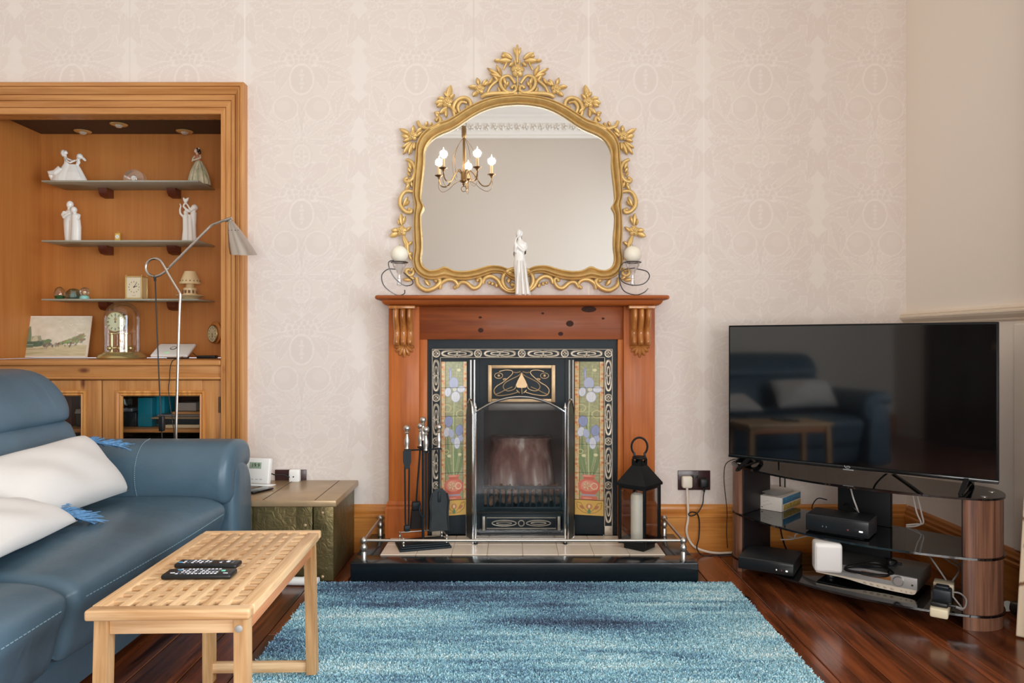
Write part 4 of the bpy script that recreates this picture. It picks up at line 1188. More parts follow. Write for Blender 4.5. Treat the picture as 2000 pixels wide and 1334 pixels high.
def leaf(x0, y0, x1, y1, wd, d=.010):
    for sx in (1, -1):
        a = flipv(mp_(x0, y0, d * .6), sx); b = flipv(mp_(x1, y1, d), sx)
        t = b - a; L = t.length; t.normalize(); s_ = t.cross(Vector((0, -1, 0))).normalized()
        m = MB(); rings = []
        for k in range(9):
            u = k / 8; wv = 1.18 * KX * wd * (math.sin(PI * (u * .9 + .06)) ** .8); lift = .006 * math.sin(PI * u)
            c_ = a + t * L * u; up = Vector((0, -1, 0))
            rings.append([c_ + s_ * wv, c_ + s_ * wv * .5 + up * (.0065 + lift), c_ + up * (.0035 + lift), c_ - s_ * wv * .5 + up * (.0065 + lift), c_ - s_ * wv, c_ - up * .003])
        m.loft(rings, True); m.build('leaf', GOLD, mir, angle=70)
def flower(x, y, r, both=True):
    for sx in ((1, -1) if both else (1,)):
        c_ = flipv(mp_(x, y, .014), sx); m = MB()
        for k in range(5):
            a = k * 2 * PI / 5 + .3; rr = KX * r * 1.12
            m.ball(c_ + Vector((math.cos(a) * rr * .58, 0, math.sin(a) * rr * .58)), (rr * .46, .006, rr * .40), 10, 6, Matrix.Rotation(-a, 3, 'Y') @ Matrix.Rotation(.5, 3, 'Z'))
            m.ball(c_ + Vector((math.cos(a + .6) * rr * .3, -.006, math.sin(a + .6) * rr * .3)), (rr * .28, .005, rr * .24), 8, 5, Matrix.Rotation(-a, 3, 'Y'))
        m.ball(c_ + Vector((0, -.010, 0)), (KX * r * .22, .006, KX * r * .22), 8, 5)
        m.build('flower', GOLD, mir, angle=70)
# crest
m = MB()
for (x, y, x1, y1, wd) in ((680, 130, 680, 44, 11), (674, 95, 664, 58, 8), (686, 95, 697, 58, 8)):
    a = mp_(x, y, .008); b = mp_(x1, y1, .012); m.tube([a, a * .5 + b * .5 + Vector((0, -.004, 0)), b], [KX * wd * .5, KX * wd, KX * wd * .35], 8)
m.tube([mp_(680, 205, .008), mp_(674, 150, .012), mp_(668, 118, .012)], KX * 5, 6); m.tube([mp_(680, 205, .008), mp_(687, 150, .012), mp_(693, 118, .012)], KX * 5, 6)
m.tube([mp_(681, 205, .006), mp_(681, 255, .006)], KX * 5, 6)
m.build('crest_plume', GOLD, mir, angle=70)
flower(682, 170, 32, both=False)
for a in ((655, 112, 606, 82, 13), (650, 122, 590, 122, 13), (600, 120, 566, 122, 10), (664, 130, 640, 150, 9), (626, 100, 600, 100, 9),
          (602, 200, 532, 158, 9), (600, 195, 578, 142, 9), (608, 205, 545, 185, 9), (600, 196, 596, 160, 7), (588, 225, 560, 190, 8), (585, 250, 600, 290, 8),
          (625, 240, 612, 205, 10), (625, 248, 640, 222, 8), (622, 262, 618, 235, 7),
          (484, 250, 440, 250, 11), (492, 240, 482, 206, 10), (508, 244, 532, 214, 10), (488, 272, 460, 296, 11), (545, 225, 515, 245, 9), (560, 205, 540, 240, 8), (520, 285, 552, 290, 9),
          (338, 306, 353, 242, 14), (345, 312, 372, 286, 9), (322, 320, 276, 330, 14), (324, 308, 288, 306, 11), (318, 330, 284, 348, 10), (338, 300, 320, 276, 9), (352, 300, 340, 270, 8),
          (335, 350, 300, 382, 12), (330, 356, 330, 402, 9), (300, 380, 272, 378, 9), (292, 400, 280, 372, 9), (350, 345, 385, 380, 10),
          (228, 445, 240, 420, 8), (248, 448, 262, 426, 7),
          (152, 482, 102, 456, 11), (168, 474, 170, 440, 10), (180, 480, 212, 452, 10), (150, 500, 112, 488, 12), (156, 505, 118, 520, 9), (180, 498, 214, 470, 8),
          (160, 522, 118, 582, 10), (168, 525, 146, 585, 10), (158, 520, 112, 552, 9), (176, 520, 172, 560, 9),
          (160, 655, 146, 620, 9), (158, 672, 142, 645, 8), (154, 690, 140, 668, 7), (140, 740, 150, 700, 9), (130, 760, 152, 728, 9), (165, 745, 160, 715, 8),
          (118, 840, 142, 790, 9), (128, 835, 150, 810, 7),
          (112, 930, 108, 872, 11), (118, 925, 130, 885, 8), (100, 930, 96, 900, 7), (96, 968, 54, 985, 13), (98, 955, 62, 955, 11), (128, 962, 158, 938, 8), (118, 985, 140, 1040, 9), (140, 1030, 165, 1010, 8), (140, 1060, 128, 1020, 7), (150, 1090, 160, 1060, 8),
          (160, 1200, 118, 1196, 9), (176, 1196, 150, 1180, 8), (150, 1160, 170, 1140, 8),
          (250, 1228, 226, 1196, 10), (436, 1222, 470, 1240, 9), (562, 1208, 556, 1228, 8), (575, 1215, 582, 1238, 8), (545, 1204, 540, 1222, 7), (660, 1170, 630, 1165, 14), (640, 1190, 636, 1215, 11)):
    leaf(*a)
flower(495, 262, 25); flower(336, 326, 27); flower(165, 490, 25); flower(112, 958, 26)
scroll([(670, 232), (640, 196), (605, 206), (597, 236), (616, 268), (652, 280), (674, 264), (668, 244), (654, 250)], 7, 5)
scroll([(505, 300), (530, 288), (590, 282), (680, 281)], 9, 6, False)
scroll([(610, 165), (628, 130), (622, 105)], 4, 3, False)
scroll([(530, 285), (548, 250), (575, 225), (590, 210)], 6, 4, False)
scroll([(372, 392), (366, 350), (385, 316), (420, 304), (446, 318), (450, 345), (434, 350)], 8, 6)
scroll([(398, 382), (388, 350), (404, 325), (428, 326)], 7, 4)
scroll([(190, 418), (204, 444), (245, 456), (282, 446), (302, 420), (296, 400), (282, 410)], 8, 5)
scroll([(136, 606), (162, 622), (178, 660), (164, 704), (138, 718), (126, 706), (136, 698)], 8, 5)
scroll([(168, 764), (130, 764), (106, 796), (106, 835), (128, 862), (152, 868), (160, 856), (148, 852)], 8, 5)
scroll([(120, 985), (138, 1020), (142, 1060), (160, 1100)], 7, 5, False)
scroll([(150, 1150), (138, 1148), (134, 1162), (148, 1178), (166, 1170), (170, 1150)], 7, 5, False)
scroll([(184, 1188), (194, 1226), (232, 1250), (272, 1240), (300, 1212), (290, 1192), (280, 1202)], 9, 6)
scroll([(300, 1244), (306, 1218), (338, 1198), (370, 1202), (386, 1222), (374, 1236)], 8, 5)
scroll([(384, 1236), (402, 1212), (430, 1214), (462, 1240), (490, 1232), (504, 1204), (494, 1190), (484, 1200)], 8, 5)
scroll([(510, 1216), (522, 1190), (552, 1182), (584, 1200), (606, 1236), (640, 1256), (680, 1256)], 8, 7, False)
scroll([(682, 1142), (640, 1150), (612, 1180), (610, 1215), (632, 1246), (664, 1246), (672, 1228), (656, 1222)], 8, 6)

# ------------------------------------------------------------------ chandelier seen in the mirror
CHX, CHY = -.40, 1.20
ch = thing('chandelier', 'five-arm brass chandelier with lit candle bulbs hanging from the ceiling', 'chandelier', (CHX, CHY, 2.29))
AB = mat('aged_brass', C(140, 112, 76), .32, .9)
m = MB(); m.tube([(CHX, CHY, 2.84), (CHX, CHY, 2.42)], .011, 10); m.lathe([(.012, 0), (.02, .01), (.02, .085), (.012, .10)], (CHX, CHY, 2.745), 14); m.build('stem', AB, ch)
m = MB(); m.lathe([(.004, 0), (.012, .01), (.014, .025), (.034, .034), (.036, .045), (.026, .05), (.026, .11), (.018, .12)], (CHX, CHY, 2.345), 18)
m.tube([(CHX + .022 * math.cos(t), CHY, 2.32 + .022 * math.sin(t)) for t in np.linspace(0, 2 * PI, 16, endpoint=False)], .0035, 6, True); m.build('hub', AB, ch)
m = MB()
for k in range(9):
    z = 2.86 + k * .078; a = (k % 2) * PI / 2
    m.tube([(CHX + math.cos(a) * .018 * math.cos(t), CHY + math.sin(a) * .018 * math.cos(t), z + .045 * math.sin(t)) for t in np.linspace(0, 2 * PI, 14, endpoint=False)], .003, 5, True)
m.lathe([(.05, 0), (.052, .01), (.03, .03), (.01, .045)], (CHX, CHY, ZT - .045), 18); m.build('chain', AB, ch)
BULB = mat('lit_bulb', C(255, 236, 205), .4, emit=(1, .80, .52, 1), es=7)
CAND = mat('candle_tube', C(226, 196, 150), .5)
for k in range(5):
    a = R(5 + 72 * k); dx, dy = math.sin(a), -math.cos(a)
    def ap(r_, z): return (CHX + dx * r_, CHY + dy * r_, z)
    m = MB(); m.tube([ap(*q) for q in cr([(.02, 2.44), (.05, 2.475), (.09, 2.44), (.15, 2.36), (.21, 2.36), (.235, 2.41), (.235, 2.44)], 5)], .0055, 7)
    m.lathe([(.010, 0), (.014, .015), (.036, .026), (.037, .029), (.012, .030)], ap(.235, 2.425), 14)
    m.tube([ap(*q) for q in cr([(.235, 2.43), (.24, 2.35), (.20, 2.31), (.14, 2.33), (.09, 2.37), (.03, 2.39)], 5)], .0022, 5)
    m.tube([ap(*q) for q in cr([(.012, 2.74), (.06, 2.68), (.105, 2.58), (.10, 2.46), (.08, 2.40)], 5)], .0022, 5)
    ar = m.build('arm', AB, ch)
    m = MB(); m.lathe([(.0115, 0), (.0115, .075), (.009, .078)], ap(.235, 2.452), 12); m.build('candle_sleeve', CAND, ar)
    m = MB(); m.lathe([(.008, 0), (.0135, .014), (.0145, .028), (.0100, .055), (.004, .078), (.0002, .092)], ap(.235, 2.53), 12); m.build('bulb', BULB, ar)
    d = bpy.data.lights.new('bulb_light', 'POINT'); d.energy = 5.0; d.color = (1, .88, .72); d.shadow_soft_size = .03
    lo = bpy.data.objects.new('bulb_light', d); COL.objects.link(lo); lo.location = ap(.235, 2.565)
    d.use_shadow = True

# ------------------------------------------------------------------ porcelain figures
def body(m, secs, Y, dr=.8, n=16, dy=0.0):
    rings = []
    for s_ in secs:
        y, a, b = s_[:3]; k = s_[3] if len(s_) > 3 else dr
        cxx = px((a + b) / 2, Y); hw_ = abs(px(b, Y) - px(a, Y)) / 2
        rings.append([Vector((cxx + hw_ * math.cos(2 * PI * i / n), Y + dy + hw_ * k * math.sin(2 * PI * i / n), pz(y, Y))) for i in range(n)])
    m.loft(rings, True)
def limb(m, pts, r, Y):
    """pts: (px, py, dy); r in pixels"""
    rr = r if isinstance(r, list) else [r] * len(pts)
    m.tube([Vector((px(p[0], Y), Y + p[2], pz(p[1], Y))) for p in pts], [q / F * Y for q in rr], 8)
def head(m, x, y, rx, ry, Y, dy=0, rot=0):
    k = Y / F; m.ball((px(x, Y), Y + dy, pz(y, Y)), (rx * k, rx * k * 1.1, ry * k), 12, 9, Matrix.Rotation(rot, 3, 'Y'))
def drop(m, z):
    lo = min(p[2] for p in m.v); m.v = [(p[0], p[1], p[2] + z - lo) for p in m.v]; return m
Yb = 3.535
m = MB()
body(m, [(579, 1006, 1038, .75), (560, 1006, 1034), (540, 1005, 1031), (520, 1002.5, 1029), (508, 1003.5, 1026), (496, 1005, 1024), (488, 1005, 1025), (478, 1006, 1027.5), (472, 1009, 1024), (468, 1011, 1019.5)], Yb, .72)
body(m, [(472, 1011, 1019.5, 1), (462, 1011, 1018, 1)], Yb)
head(m, 1013.5, 457, 6.2, 8.6, Yb, -.003, .12); head(m, 1015, 455, 6.0, 7.5, Yb, .006)
m.ball((px(1009.3, Yb), Yb - .014, pz(459, Yb)), (.0025, .004, .003), 6, 5)
limb(m, [(1025, 475, 0), (1026.5, 485, -.008), (1022, 492, -.014), (1013, 484, -.022), (1007, 477, -.024)], [4, 3.8, 3.5, 3, 2.4], Yb)
limb(m, [(1008, 477, 0), (1005, 488, -.010), (1006.5, 494, -.016), (1007, 484, -.024), (1006, 475, -.024)], [3.4, 3, 3, 2.6, 2.2], Yb)
limb(m, [(1006.5, 475, -.024), (1008, 468, -.020), (1011, 464, -.014)], [2.4, 2, 1.4], Yb)
for (a, b) in ((1012, 1010), (1018, 1022), (1024, 1031)): limb(m, [(a, 510, -.028), ((a + b) / 2, 545, -.034), (b, 577, -.036)], [1.5, 2.4, 3.2], Yb)
fuse(drop(m, 1.2705), .0028, 4).solo('woman_figurine', PORC, 'tall slim white porcelain woman with clasped hands, in front of the mirror', 'figurine', angle=180)

# ------------------------------------------------------------------ wire candle holders on the mantel
WIRE = mat('dark_wire', C(96, 98, 100), .35, .9)
CUP = glass('cut_glass', gloss=.14, rough=.05)
def holder(bx, by, wires, label):
    Y = 3.50; t = thing('candle_holder', label, 'candle holder', (px(bx, Y), Y, 1.2705))
    k = Y / F
    low = min(p[1] for w_ in wires for p in w_)
    zs = 1.2705 + .0026 - min(pz(p[1], Y) for w_ in wires for p in w_)
    for w_ in wires:
        m = MB(); q = cr(w_, 7); m.tube([Vector((px(p[0], Y), Y + p[2], pz(p[1], Y) + zs)) for p in q], .0026, 7)
        m.build('wire_spiral', WIRE, t)
    z0 = pz(by, Y) + zs
    m = MB(); m.tube([(px(bx, Y) + 16.5 * k * math.cos(a), Y + 16.5 * k * math.sin(a), z0 - 15.5 * k) for a in np.linspace(0, 2 * PI, 26, endpoint=False)], .0024, 6, True); m.build('ring', WIRE, t)
    m = MB(); m.lathe([(.001, -62 * k), (5 * k, -60 * k), (4 * k, -52 * k), (3.2 * k, -40 * k), (6 * k, -32 * k), (12 * k, -24 * k), (15 * k, -15 * k), (15.5 * k, -14 * k), (11 * k, -13 * k)], (px(bx, Y), Y, z0), 20); m.build('glass_cup', CUP, t)
    m = MB(); m.ball((px(bx, Y), Y, z0), 17.2 * k, 24, 16)
    c_ = thing('ball_candle', 'ivory ball candle in the wire holder nearer the %s' % ('sofa' if bx < 1000 else 'television'), 'candle', (px(bx, Y), Y, z0 - 17.2 * k), 0, None)
    m.build('wax', WAX, c_)
    m = MB(); m.tube([(px(bx, Y), Y, z0 + 17 * k), (px(bx, Y) + .001, Y, z0 + 20 * k)], .0009, 5); m.build('wick', BLACK, c_)
holder(780, 497, [[(794, 512, .03), (766, 510, -.02), (761.5, 520, -.035), (772, 543, -.03), (791, 558, -.02), (804, 555, .01), (803, 546, .03), (786, 531, .04)],
                  [(771, 525, .02), (757, 526, .0), (747, 539, -.02), (753, 560, -.03), (775, 576.4, -.02), (789, 574, .0), (790.5, 566, .0)]], 'scrolled dark wire candle holder with one open curl, on the mantel end nearer the sofa')
holder(1235.5, 497, [[(1219, 512, .03), (1209, 525, -.02), (1208, 548, -.03), (1217, 569, -.03), (1240, 576.4, -.02), (1258, 571, .0), (1266, 563, .0)],
                     [(1246, 524, .03), (1263, 530, .0), (1266, 542, -.03), (1255, 555, -.035), (1235, 558, -.03), (1217, 551, .0), (1212, 538, .03), (1220, 526, .035), (1242, 522, .03)]], 'scrolled dark wire candle holder with double loop, on the mantel end nearer the television')

# ------------------------------------------------------------------ glass shelves, spotlights
s = NT('frosted_glass')
df = s.n('ShaderNodeBsdfDiffuse'); df.inputs[0].default_value = C(206, 208, 196)
tl = s.n('ShaderNodeBsdfTranslucent'); tl.inputs[0].default_value = C(226, 228, 216)
m1 = s.n('ShaderNodeMixShader'); m1.inputs[0].default_value = .6; s.l(df.outputs[0], m1.inputs[1]); s.l(tl.outputs[0], m1.inputs[2])
gg = s.n('ShaderNodeBsdfGlossy'); gg.inputs['Roughness'].default_value = .18
m2_ = s.n('ShaderNodeMixShader'); m2_.inputs[0].default_value = .12; s.l(m1.outputs[0], m2_.inputs[1]); s.l(gg.outputs[0], m2_.inputs[2]); s.l(m2_.outputs[0], s.out.inputs[0])
FROST = s.m
BRK = mat('mahogany_bracket', C(96, 42, 24), .35, coat=.2)
S1, S2, S3, SILL = 1.906, 1.588, 1.277, .9585
for z, nm in ((S1, 'topmost'), (S2, 'middle'), (S3, 'lowest')):
    t = thing('glass_shelf', nm + ' frosted glass shelf on two mahogany brackets in the alcove niche', 'shelf', (-2.083, 4.079, z - .008), 0, 'frosted glass shelves in the niche')
    MB().rbox(-2.5, -1.666, 3.86, 4.078, z - .008, z, .002).build('glass_panel', FROST, t)
    for x in (-2.258, -1.880):
        m = MB(); m.prism([(4.079, z - .0085), (4.005, z - .0085), (4.012, z - .034), (4.03, z - .05), (4.079, z - .055)], 'X', x - .024, x + .024); m.build('bracket', BRK, t)
BRASS = mat('bright_brass', C(226, 200, 140), .22, .6)
for (x, y, nm) in ((-2.373, 4.02, 'nearest the tan side panel'), (-2.104, 3.89, 'set forward in the middle'), (-1.81, 4.02, 'nearest the lamp shade')):
    t = thing('spotlight', 'small brass recessed spotlight in the niche ceiling, ' + nm, 'light', (x, y, AZ), 0, 'recessed spotlights in the niche ceiling')
    m = MB(); m.lathe([(.026, -.009), (.040, -.007), (.045, -.002), (.043, -.0006)], (x, y, AZ), 24); m.build('trim_ring', BRASS, t)
    m = MB(); m.lathe([(.0003, -.022), (.012, -.020), (.020, -.012), (.022, -.005)], (x, y, AZ), 16); m.build('bulb', mat('spot_glass', C(224, 218, 206), .1, .5), t)

# ------------------------------------------------------------------ figurines on the shelves
Y = 3.95
def K(x0, y0, sc_): return lambda a, b: (x0 + a / sc_, y0 + b / sc_)
m = MB(); k = K(85, 280, 16.67)
body(m, [(361, 103, 142, .5), (353, 103, 141, .5), (346, 106, 141, .5), (338, 113, 140, .5), (330, 121, 139, .55), (322, 126.5, 136.5, .6), (316, 127, 133.5), (311, 126, 132), (308, 127, 130)], Y, .6, dy=-.008)
body(m, [(361, 134, 170, .55), (353, 135, 168, .55), (342, 138, 162, .55), (330, 142, 155.5, .6), (324, 144.5, 151.5, .7), (319, 146, 154.5), (314, 147.5, 153.5), (311, 149, 152.5)], Y, .7, dy=.012)
body(m, [(361, 108, 164, .4), (350, 112, 162, .4), (340, 119, 157, .45), (330, 126, 151, .45), (323, 130, 148, .4)], Y, .5)
m.tube([Vector((px(a, Y), Y - .012 + d, pz(b, Y))) for a, b, d in ((122, 332, 0), (112, 341, -.006), (101, 341, -.01), (97.5, 338, -.008))], [.02, .018, .011, .004], 8)
m.tube([Vector((px(a, Y), Y - .012, pz(b, Y))) for a, b in ((98, 339), (101, 346), (106, 353))], [.005, .010, .013], 8)
head(m, 124.2, 301.5, 5.2, 7.4, Y, 0, -.15); head(m, 128.5, 301, 3.6, 5, Y, -.004, .3); head(m, 132, 301.2, 1.6, 1.6, Y, -.004)
m.tube([Vector((px(a, Y), Y, pz(b, Y))) for a, b in ((127, 303), (129, 311))], .0065, 8)
head(m, 153.8, 306.5, 5.8, 5.6, Y, .01); head(m, 150, 308, 2.6, 3.4, Y, .008)
m.tube([Vector((px(a, Y), Y + .01, pz(b, Y))) for a, b in ((158, 308), (162, 312), (165.5, 315.5))], [.007, .008, .005], 8)
m.tube([Vector((px(a, Y), Y + .01, pz(b, Y))) for a, b in ((151, 310), (150.5, 314))], .006, 8)
limb(m, [(130, 312, -.01), (135, 318, -.022), (141, 321.5, -.02), (149, 316, -.01)], [2.3, 2.1, 1.9, 2], Y)
limb(m, [(129, 311, .01), (137, 314.5, .014), (143, 315, .014), (149, 313, .01)], [2.2, 2, 1.8, 2], Y)
fuse(drop(m, S1 + .0005), .0022, 2).solo('dancing_pair_figurine', PORC, 'white porcelain figurine of two girls dancing with swirling skirts, top shelf', 'figurine', angle=180)
m = MB()
body(m, [(474, 125.5, 144, .8), (460, 124, 144), (440, 122.6, 145), (425, 122.4, 145), (416, 123, 144.5), (411, 128, 141), (408.5, 132, 138)], Y, .75, dy=.01)
body(m, [(474, 134, 152, .6), (450, 134, 152, .6), (432, 134, 152, .6), (424, 138, 149, .6)], Y, .6)
body(m, [(474, 141, 160.5, .8), (455, 142, 160.6), (445, 142.5, 160.8), (430, 143, 159), (422, 143, 157.5), (418.5, 144.5, 153)], Y, .85, dy=-.012)
head(m, 136.8, 400.5, 6.4, 7.8, Y, 0, .2); head(m, 147.6, 411.5, 5.8, 6.6, Y, -.014)
m.tube([Vector((px(a, Y), Y - .004, pz(b, Y))) for a, b in ((136, 404), (135.5, 411))], .008, 8); m.tube([Vector((px(a, Y), Y - .012, pz(b, Y))) for a, b in ((148, 414), (149, 420))], .007, 8)
limb(m, [(127, 415, -.006), (127.5, 422, -.022), (132, 427, -.032), (140, 422, -.038), (146, 419, -.04)], [3.6, 3.6, 3.4, 2.8, 2.2], Y)
limb(m, [(150, 419, .0), (157, 421.5, -.008), (158.5, 427, -.020), (157.5, 431, -.026)], [2.6, 2.6, 2.2, 1.6], Y)
fuse(drop(m, S2 + .0005), .0022, 2).solo('embracing_couple_figurine', PORC, 'white porcelain couple standing arm in arm, on the middle shelf near the tan side panel', 'figurine', angle=180)
m = MB()
body(m, [(474, 356.5, 372, .8), (465, 357.5, 371), (450, 359, 370.5), (435, 359, 370), (425, 358.6, 369.5), (420, 361, 368)], Y, .8, dy=-.012)
body(m, [(474, 367, 383, .8), (460, 368, 381.5), (440, 369, 381), (425, 369, 382), (416, 370, 382), (411.5, 372.5, 380)], Y, .85, dy=.012)
head(m, 378.2, 405.5, 6.6, 6.4, Y, .012, .2); head(m, 373.5, 407, 2.2, 3.5, Y, .008); head(m, 365, 417.5, 4.4, 5.6, Y, -.012, -.3)
limb(m, [(360, 425, -.012), (354.5, 418.5, -.014), (353.8, 411, -.014), (355.2, 404, -.012), (353, 399, -.010)], [2.4, 2.2, 1.9, 1.6, 1.2], Y)
limb(m, [(373, 414.5, -.004), (366, 410.5, -.014), (360.5, 404.5, -.014), (361.6, 400, -.012), (364.5, 399, -.01)], [2.8, 2.5, 2.2, 1.8, 1.4], Y)
limb(m, [(376, 412, .0), (370.5, 407, -.004), (367, 401, -.006), (365, 398, -.008)], [2.4, 2.1, 1.7, 1.3], Y)
body(m, [(474, 361, 379, .7), (450, 363, 377, .7), (430, 363, 376, .7), (420, 366, 374, .7)], Y, .7)
m.ball((px(364, Y), Y - .01, pz(394.5, Y)), (.010, .009, .012), 10, 7)
for (a, b) in ((359.4, 387), (370.4, 387)): m.tube([Vector((px(q[0], Y), Y - .01, pz(q[1], Y))) for q in ((364, 395), ((364 + a) / 2, 391), (a, b))], [.008, .0085, .002], 8)
fuse(drop(m, S2 + .0005), .0022, 2).solo('dove_couple_figurine', PORC, 'white porcelain couple reaching up to a dove, on the middle shelf behind the lamp arm', 'figurine', angle=180)
# lady in green crinoline
YL = 3.975
lady = thing('crinoline_lady_figurine', 'painted china lady in a pale green crinoline gown at the end of the top shelf', 'figurine', (px(388, YL), YL, S1 + .0005))
m = MB(); rings = []
zb, zt = S1 + .0005, pz(315, YL)
for t in np.linspace(0, 1, 12):
    hw_ = px(1000 + (21 - 15.5 * t ** 1.7), YL); cx_ = px(389.5 - 1.5 * t, YL); z = zb + (zt - zb) * t
    rings.append([Vector((cx_ + hw_ * (1 + .05 * math.cos(14 * a)) * math.cos(a), YL + .8 * hw_ * (1 + .05 * math.cos(14 * a)) * math.sin(a), z)) for a in np.linspace(0, 2 * PI, 56, endpoint=False)])
m.loft(rings, True); m.build('skirt', wood('green_cream_glaze', C(140, 150, 116), C(226, 216, 188), 'Z', .25, .4, stretch=22, scale=3, bump=0), lady)
SKIN = mat('china_skin', C(232, 204, 182), .3, coat=.3)
m = MB(); body(m, [(317, 383, 392), (311, 381, 392.5), (306, 380.5, 391), (302.5, 383, 389)], YL, .75); m.build('bodice', mat('pink_glaze', C(196, 132, 104), .3, coat=.3, var=.2, vscale=60), lady)
m = MB(); limb(m, [(391, 304, 0), (393, 309, -.01), (387, 313, -.022), (379, 315.5, -.024)], [2, 1.8, 1.6, 1.4], YL); limb(m, [(381, 305, 0), (378.5, 311, -.012), (378, 317, -.018)], [1.8, 1.6, 1.3], YL); m.build('arms', mat('cream_glaze', C(226, 214, 190), .3, coat=.3), lady)
m = MB(); head(m, 383.2, 295, 3.4, 4.4, YL, -.004, .1); m.tube([Vector((px(a, YL), YL, pz(b, YL))) for a, b in ((384, 297), (386, 304))], .0055, 8); m.ball((px(380.2, YL), YL - .006, pz(296, YL)), .0018, 6, 5); m.build('head', SKIN, lady)
m = MB(); head(m, 386.4, 293.2, 4.6, 4.6, YL, .003, .2); head(m, 389.6, 297, 2.4, 4, YL, .004); m.build('hair', mat('dark_hair_glaze', C(52, 36, 28), .3, coat=.3), lady)
m = MB(); head(m, 389, 290.5, 1.7, 1.5, YL, -.004); m.build('hair_flower', PORC, lady)

# ------------------------------------------------------------------ clocks and glass on the shelves
def dial(name, cv_, Mx, wd, ht, parent, nx_=44, round_=False, mt=None):
    """printed plate: canvas drawn over wd x ht, placed by matrix (x right, y up)"""
    U = np.linspace(-.5, .5, nx_); V = np.linspace(-.5, .5, max(8, int(nx_ * ht / wd)))
    uu, vv = np.meshgrid(U, V); uu = uu.ravel(); vv = vv.ravel()
    cols = cv_.sample((uu + .5) * cv_.w, (.5 - vv) * cv_.h)
    M3 = np.array(Mx); og = ORG.get(parent.name, Vector()) if parent else Vector()
    def fn(a, b):
        if round_:
            x_ = 2 * a; y_ = 2 * b; q = np.maximum(np.abs(x_), np.abs(y_)); r_ = np.hypot(x_, y_) + 1e-9
            a, b = a * q / r_, b * q / r_
        p = np.stack([a * wd, b * ht, np.zeros_like(a), np.ones_like(a)])
        w_ = M3 @ p
        return w_[0] - og.x, w_[1] - og.y, w_[2] - og.z
    if round_:
        x_ = 2 * uu; y_ = 2 * vv; q = np.maximum(np.abs(x_), np.abs(y_)); r_ = np.hypot(x_, y_) + 1e-9
        cols = cv_.sample((uu * q / r_ + .5) * cv_.w, (.5 - vv * q / r_) * cv_.h)
    me = grid_mesh(name, U, V, fn, cols); me.materials.append(mt or painted('printed_card', .45))
    o = bpy.data.objects.new(name, me); COL.objects.link(o)
    if parent: o.parent = parent; ORG[o.name] = og
    return o
def clockface(bg, ink, h, mnt, ticks=12, square=False, num=False):
    c_ = Canvas(60, 60, 3, bg)
    for k in range(ticks):
        a = 2 * PI * k / ticks; r1, r2 = 20, 25
        c_.line([(30 + r1 * math.sin(a), 30 - r1 * math.cos(a)), (30 + r2 * math.sin(a), 30 - r2 * math.cos(a))], 2.6, ink)
    for (ang, L, wd) in ((h, 13, 3), (mnt, 20, 2.2)):
        c_.line([(30, 30), (30 + L * math.sin(R(ang)), 30 - L * math.cos(R(ang)))], wd, ink)
    c_.ell(30, 30, 3, 3, ink); return c_
# crystal dome clock
t = thing('crystal_clock', 'small half-round crystal desk clock in the middle of the top shelf', 'clock', (px(264, Y), Y, S1 + .0005))
r0 = px(1000 + 20, Y)
s = NT('solid_crystal'); b_ = pbr(s, (1, 1, 1, 1), .02, 0, .5, trans=1.0, ior=1.45); CRYS = s.m
m = MB(); zc = S1 + .024
pts = [(px(264, Y) + r0 * math.cos(a), zc + r0 * .9 * math.sin(a)) for a in np.linspace(R(-30), R(210), 26)]
pts = [(x, max(z, S1 + .0005)) for x, z in pts]
m.prism(pts, 'Y', Y - .018, Y + .018); m.build('crystal', glass('crystal_shell', (.96, .96, .95, 1), gloss=.12), t)
m = MB(); m.lathe([(.0155, 0), (.0165, .004), (.0165, .012), (.012, .014)], (px(264.5, Y), Y - .006, zc + .004), 20, Matrix.Rotation(R(90), 3, 'X')); m.build('bezel', mat('silver', C(210, 208, 204), .2, 1), t)
dial('dial', clockface((226, 222, 214), (90, 80, 76), 60, 200), facing(Vector((px(264.5, Y), Y - .0212, zc + .004))), .027, .027, t, 24, True)
# miniature gold clock
t = thing('miniature_clock', 'tiny gold carriage clock alone in the middle of the second shelf', 'clock', (px(231, Y), Y, S2 + .0005))
x0, x1 = px(225.5, Y), px(236.5, Y)
m = MB(); m.rbox(x0, x1, Y - .01, Y + .01, S2 + .0005, S2 + .050, .003); m.rbox(x0 - .002, x1 + .002, Y - .012, Y + .012, S2 + .0005, S2 + .006, .002)
m.tube([(px(229, Y), Y, S2 + .05), (px(229.5, Y), Y, S2 + .056), (px(234, Y), Y, S2 + .056), (px(234.5, Y), Y, S2 + .05)], .0016, 6); m.build('case', mat('yellow_gold', C(224, 188, 96), .3, .8), t)
dial('dial', clockface((236, 232, 226), (80, 84, 120), 330, 150), facing(Vector(((x0 + x1) / 2, Y - .0106, S2 + .030))), .022, .022, t, 22, True)
# three paperweights
zS = S3 + .0005
GR = mat('green_glass_fill', C(28, 110, 58), .2, coat=.5); AQ = mat('aqua_glass_fill', C(140, 208, 200), .2, coat=.5); RED = mat('coral_glass', C(196, 110, 70), .3)
SH = glass('paperweight_shell', (.93, .95, .93, 1), gloss=.10)
def pw(name, label, cx, hw_, top, parts):
    t = thing(name, label, 'paperweight', (px(cx, Y), Y, zS), 0, 'glass paperweights on the lowest shelf')
    return t
kx = Y / F
t = pw('paperweight', 'egg-shaped clear paperweight with green base, nearest the tan side panel', 116.5, 0, 0, 0)
m = MB(); m.lathe([(.010, 0), (.022, .006), (.0285, .022), (.0285, .036), (.022, .056), (.012, .067), (.0003, .071)], (px(116.5, Y), Y, zS), 22); m.build('shell', SH, t)
m = MB(); m.lathe([(.009, .001), (.021, .006), (.026, .018), (.020, .022), (.0003, .020)], (px(116.5, Y), Y, zS), 18); m.build('green_fill', GR, t)
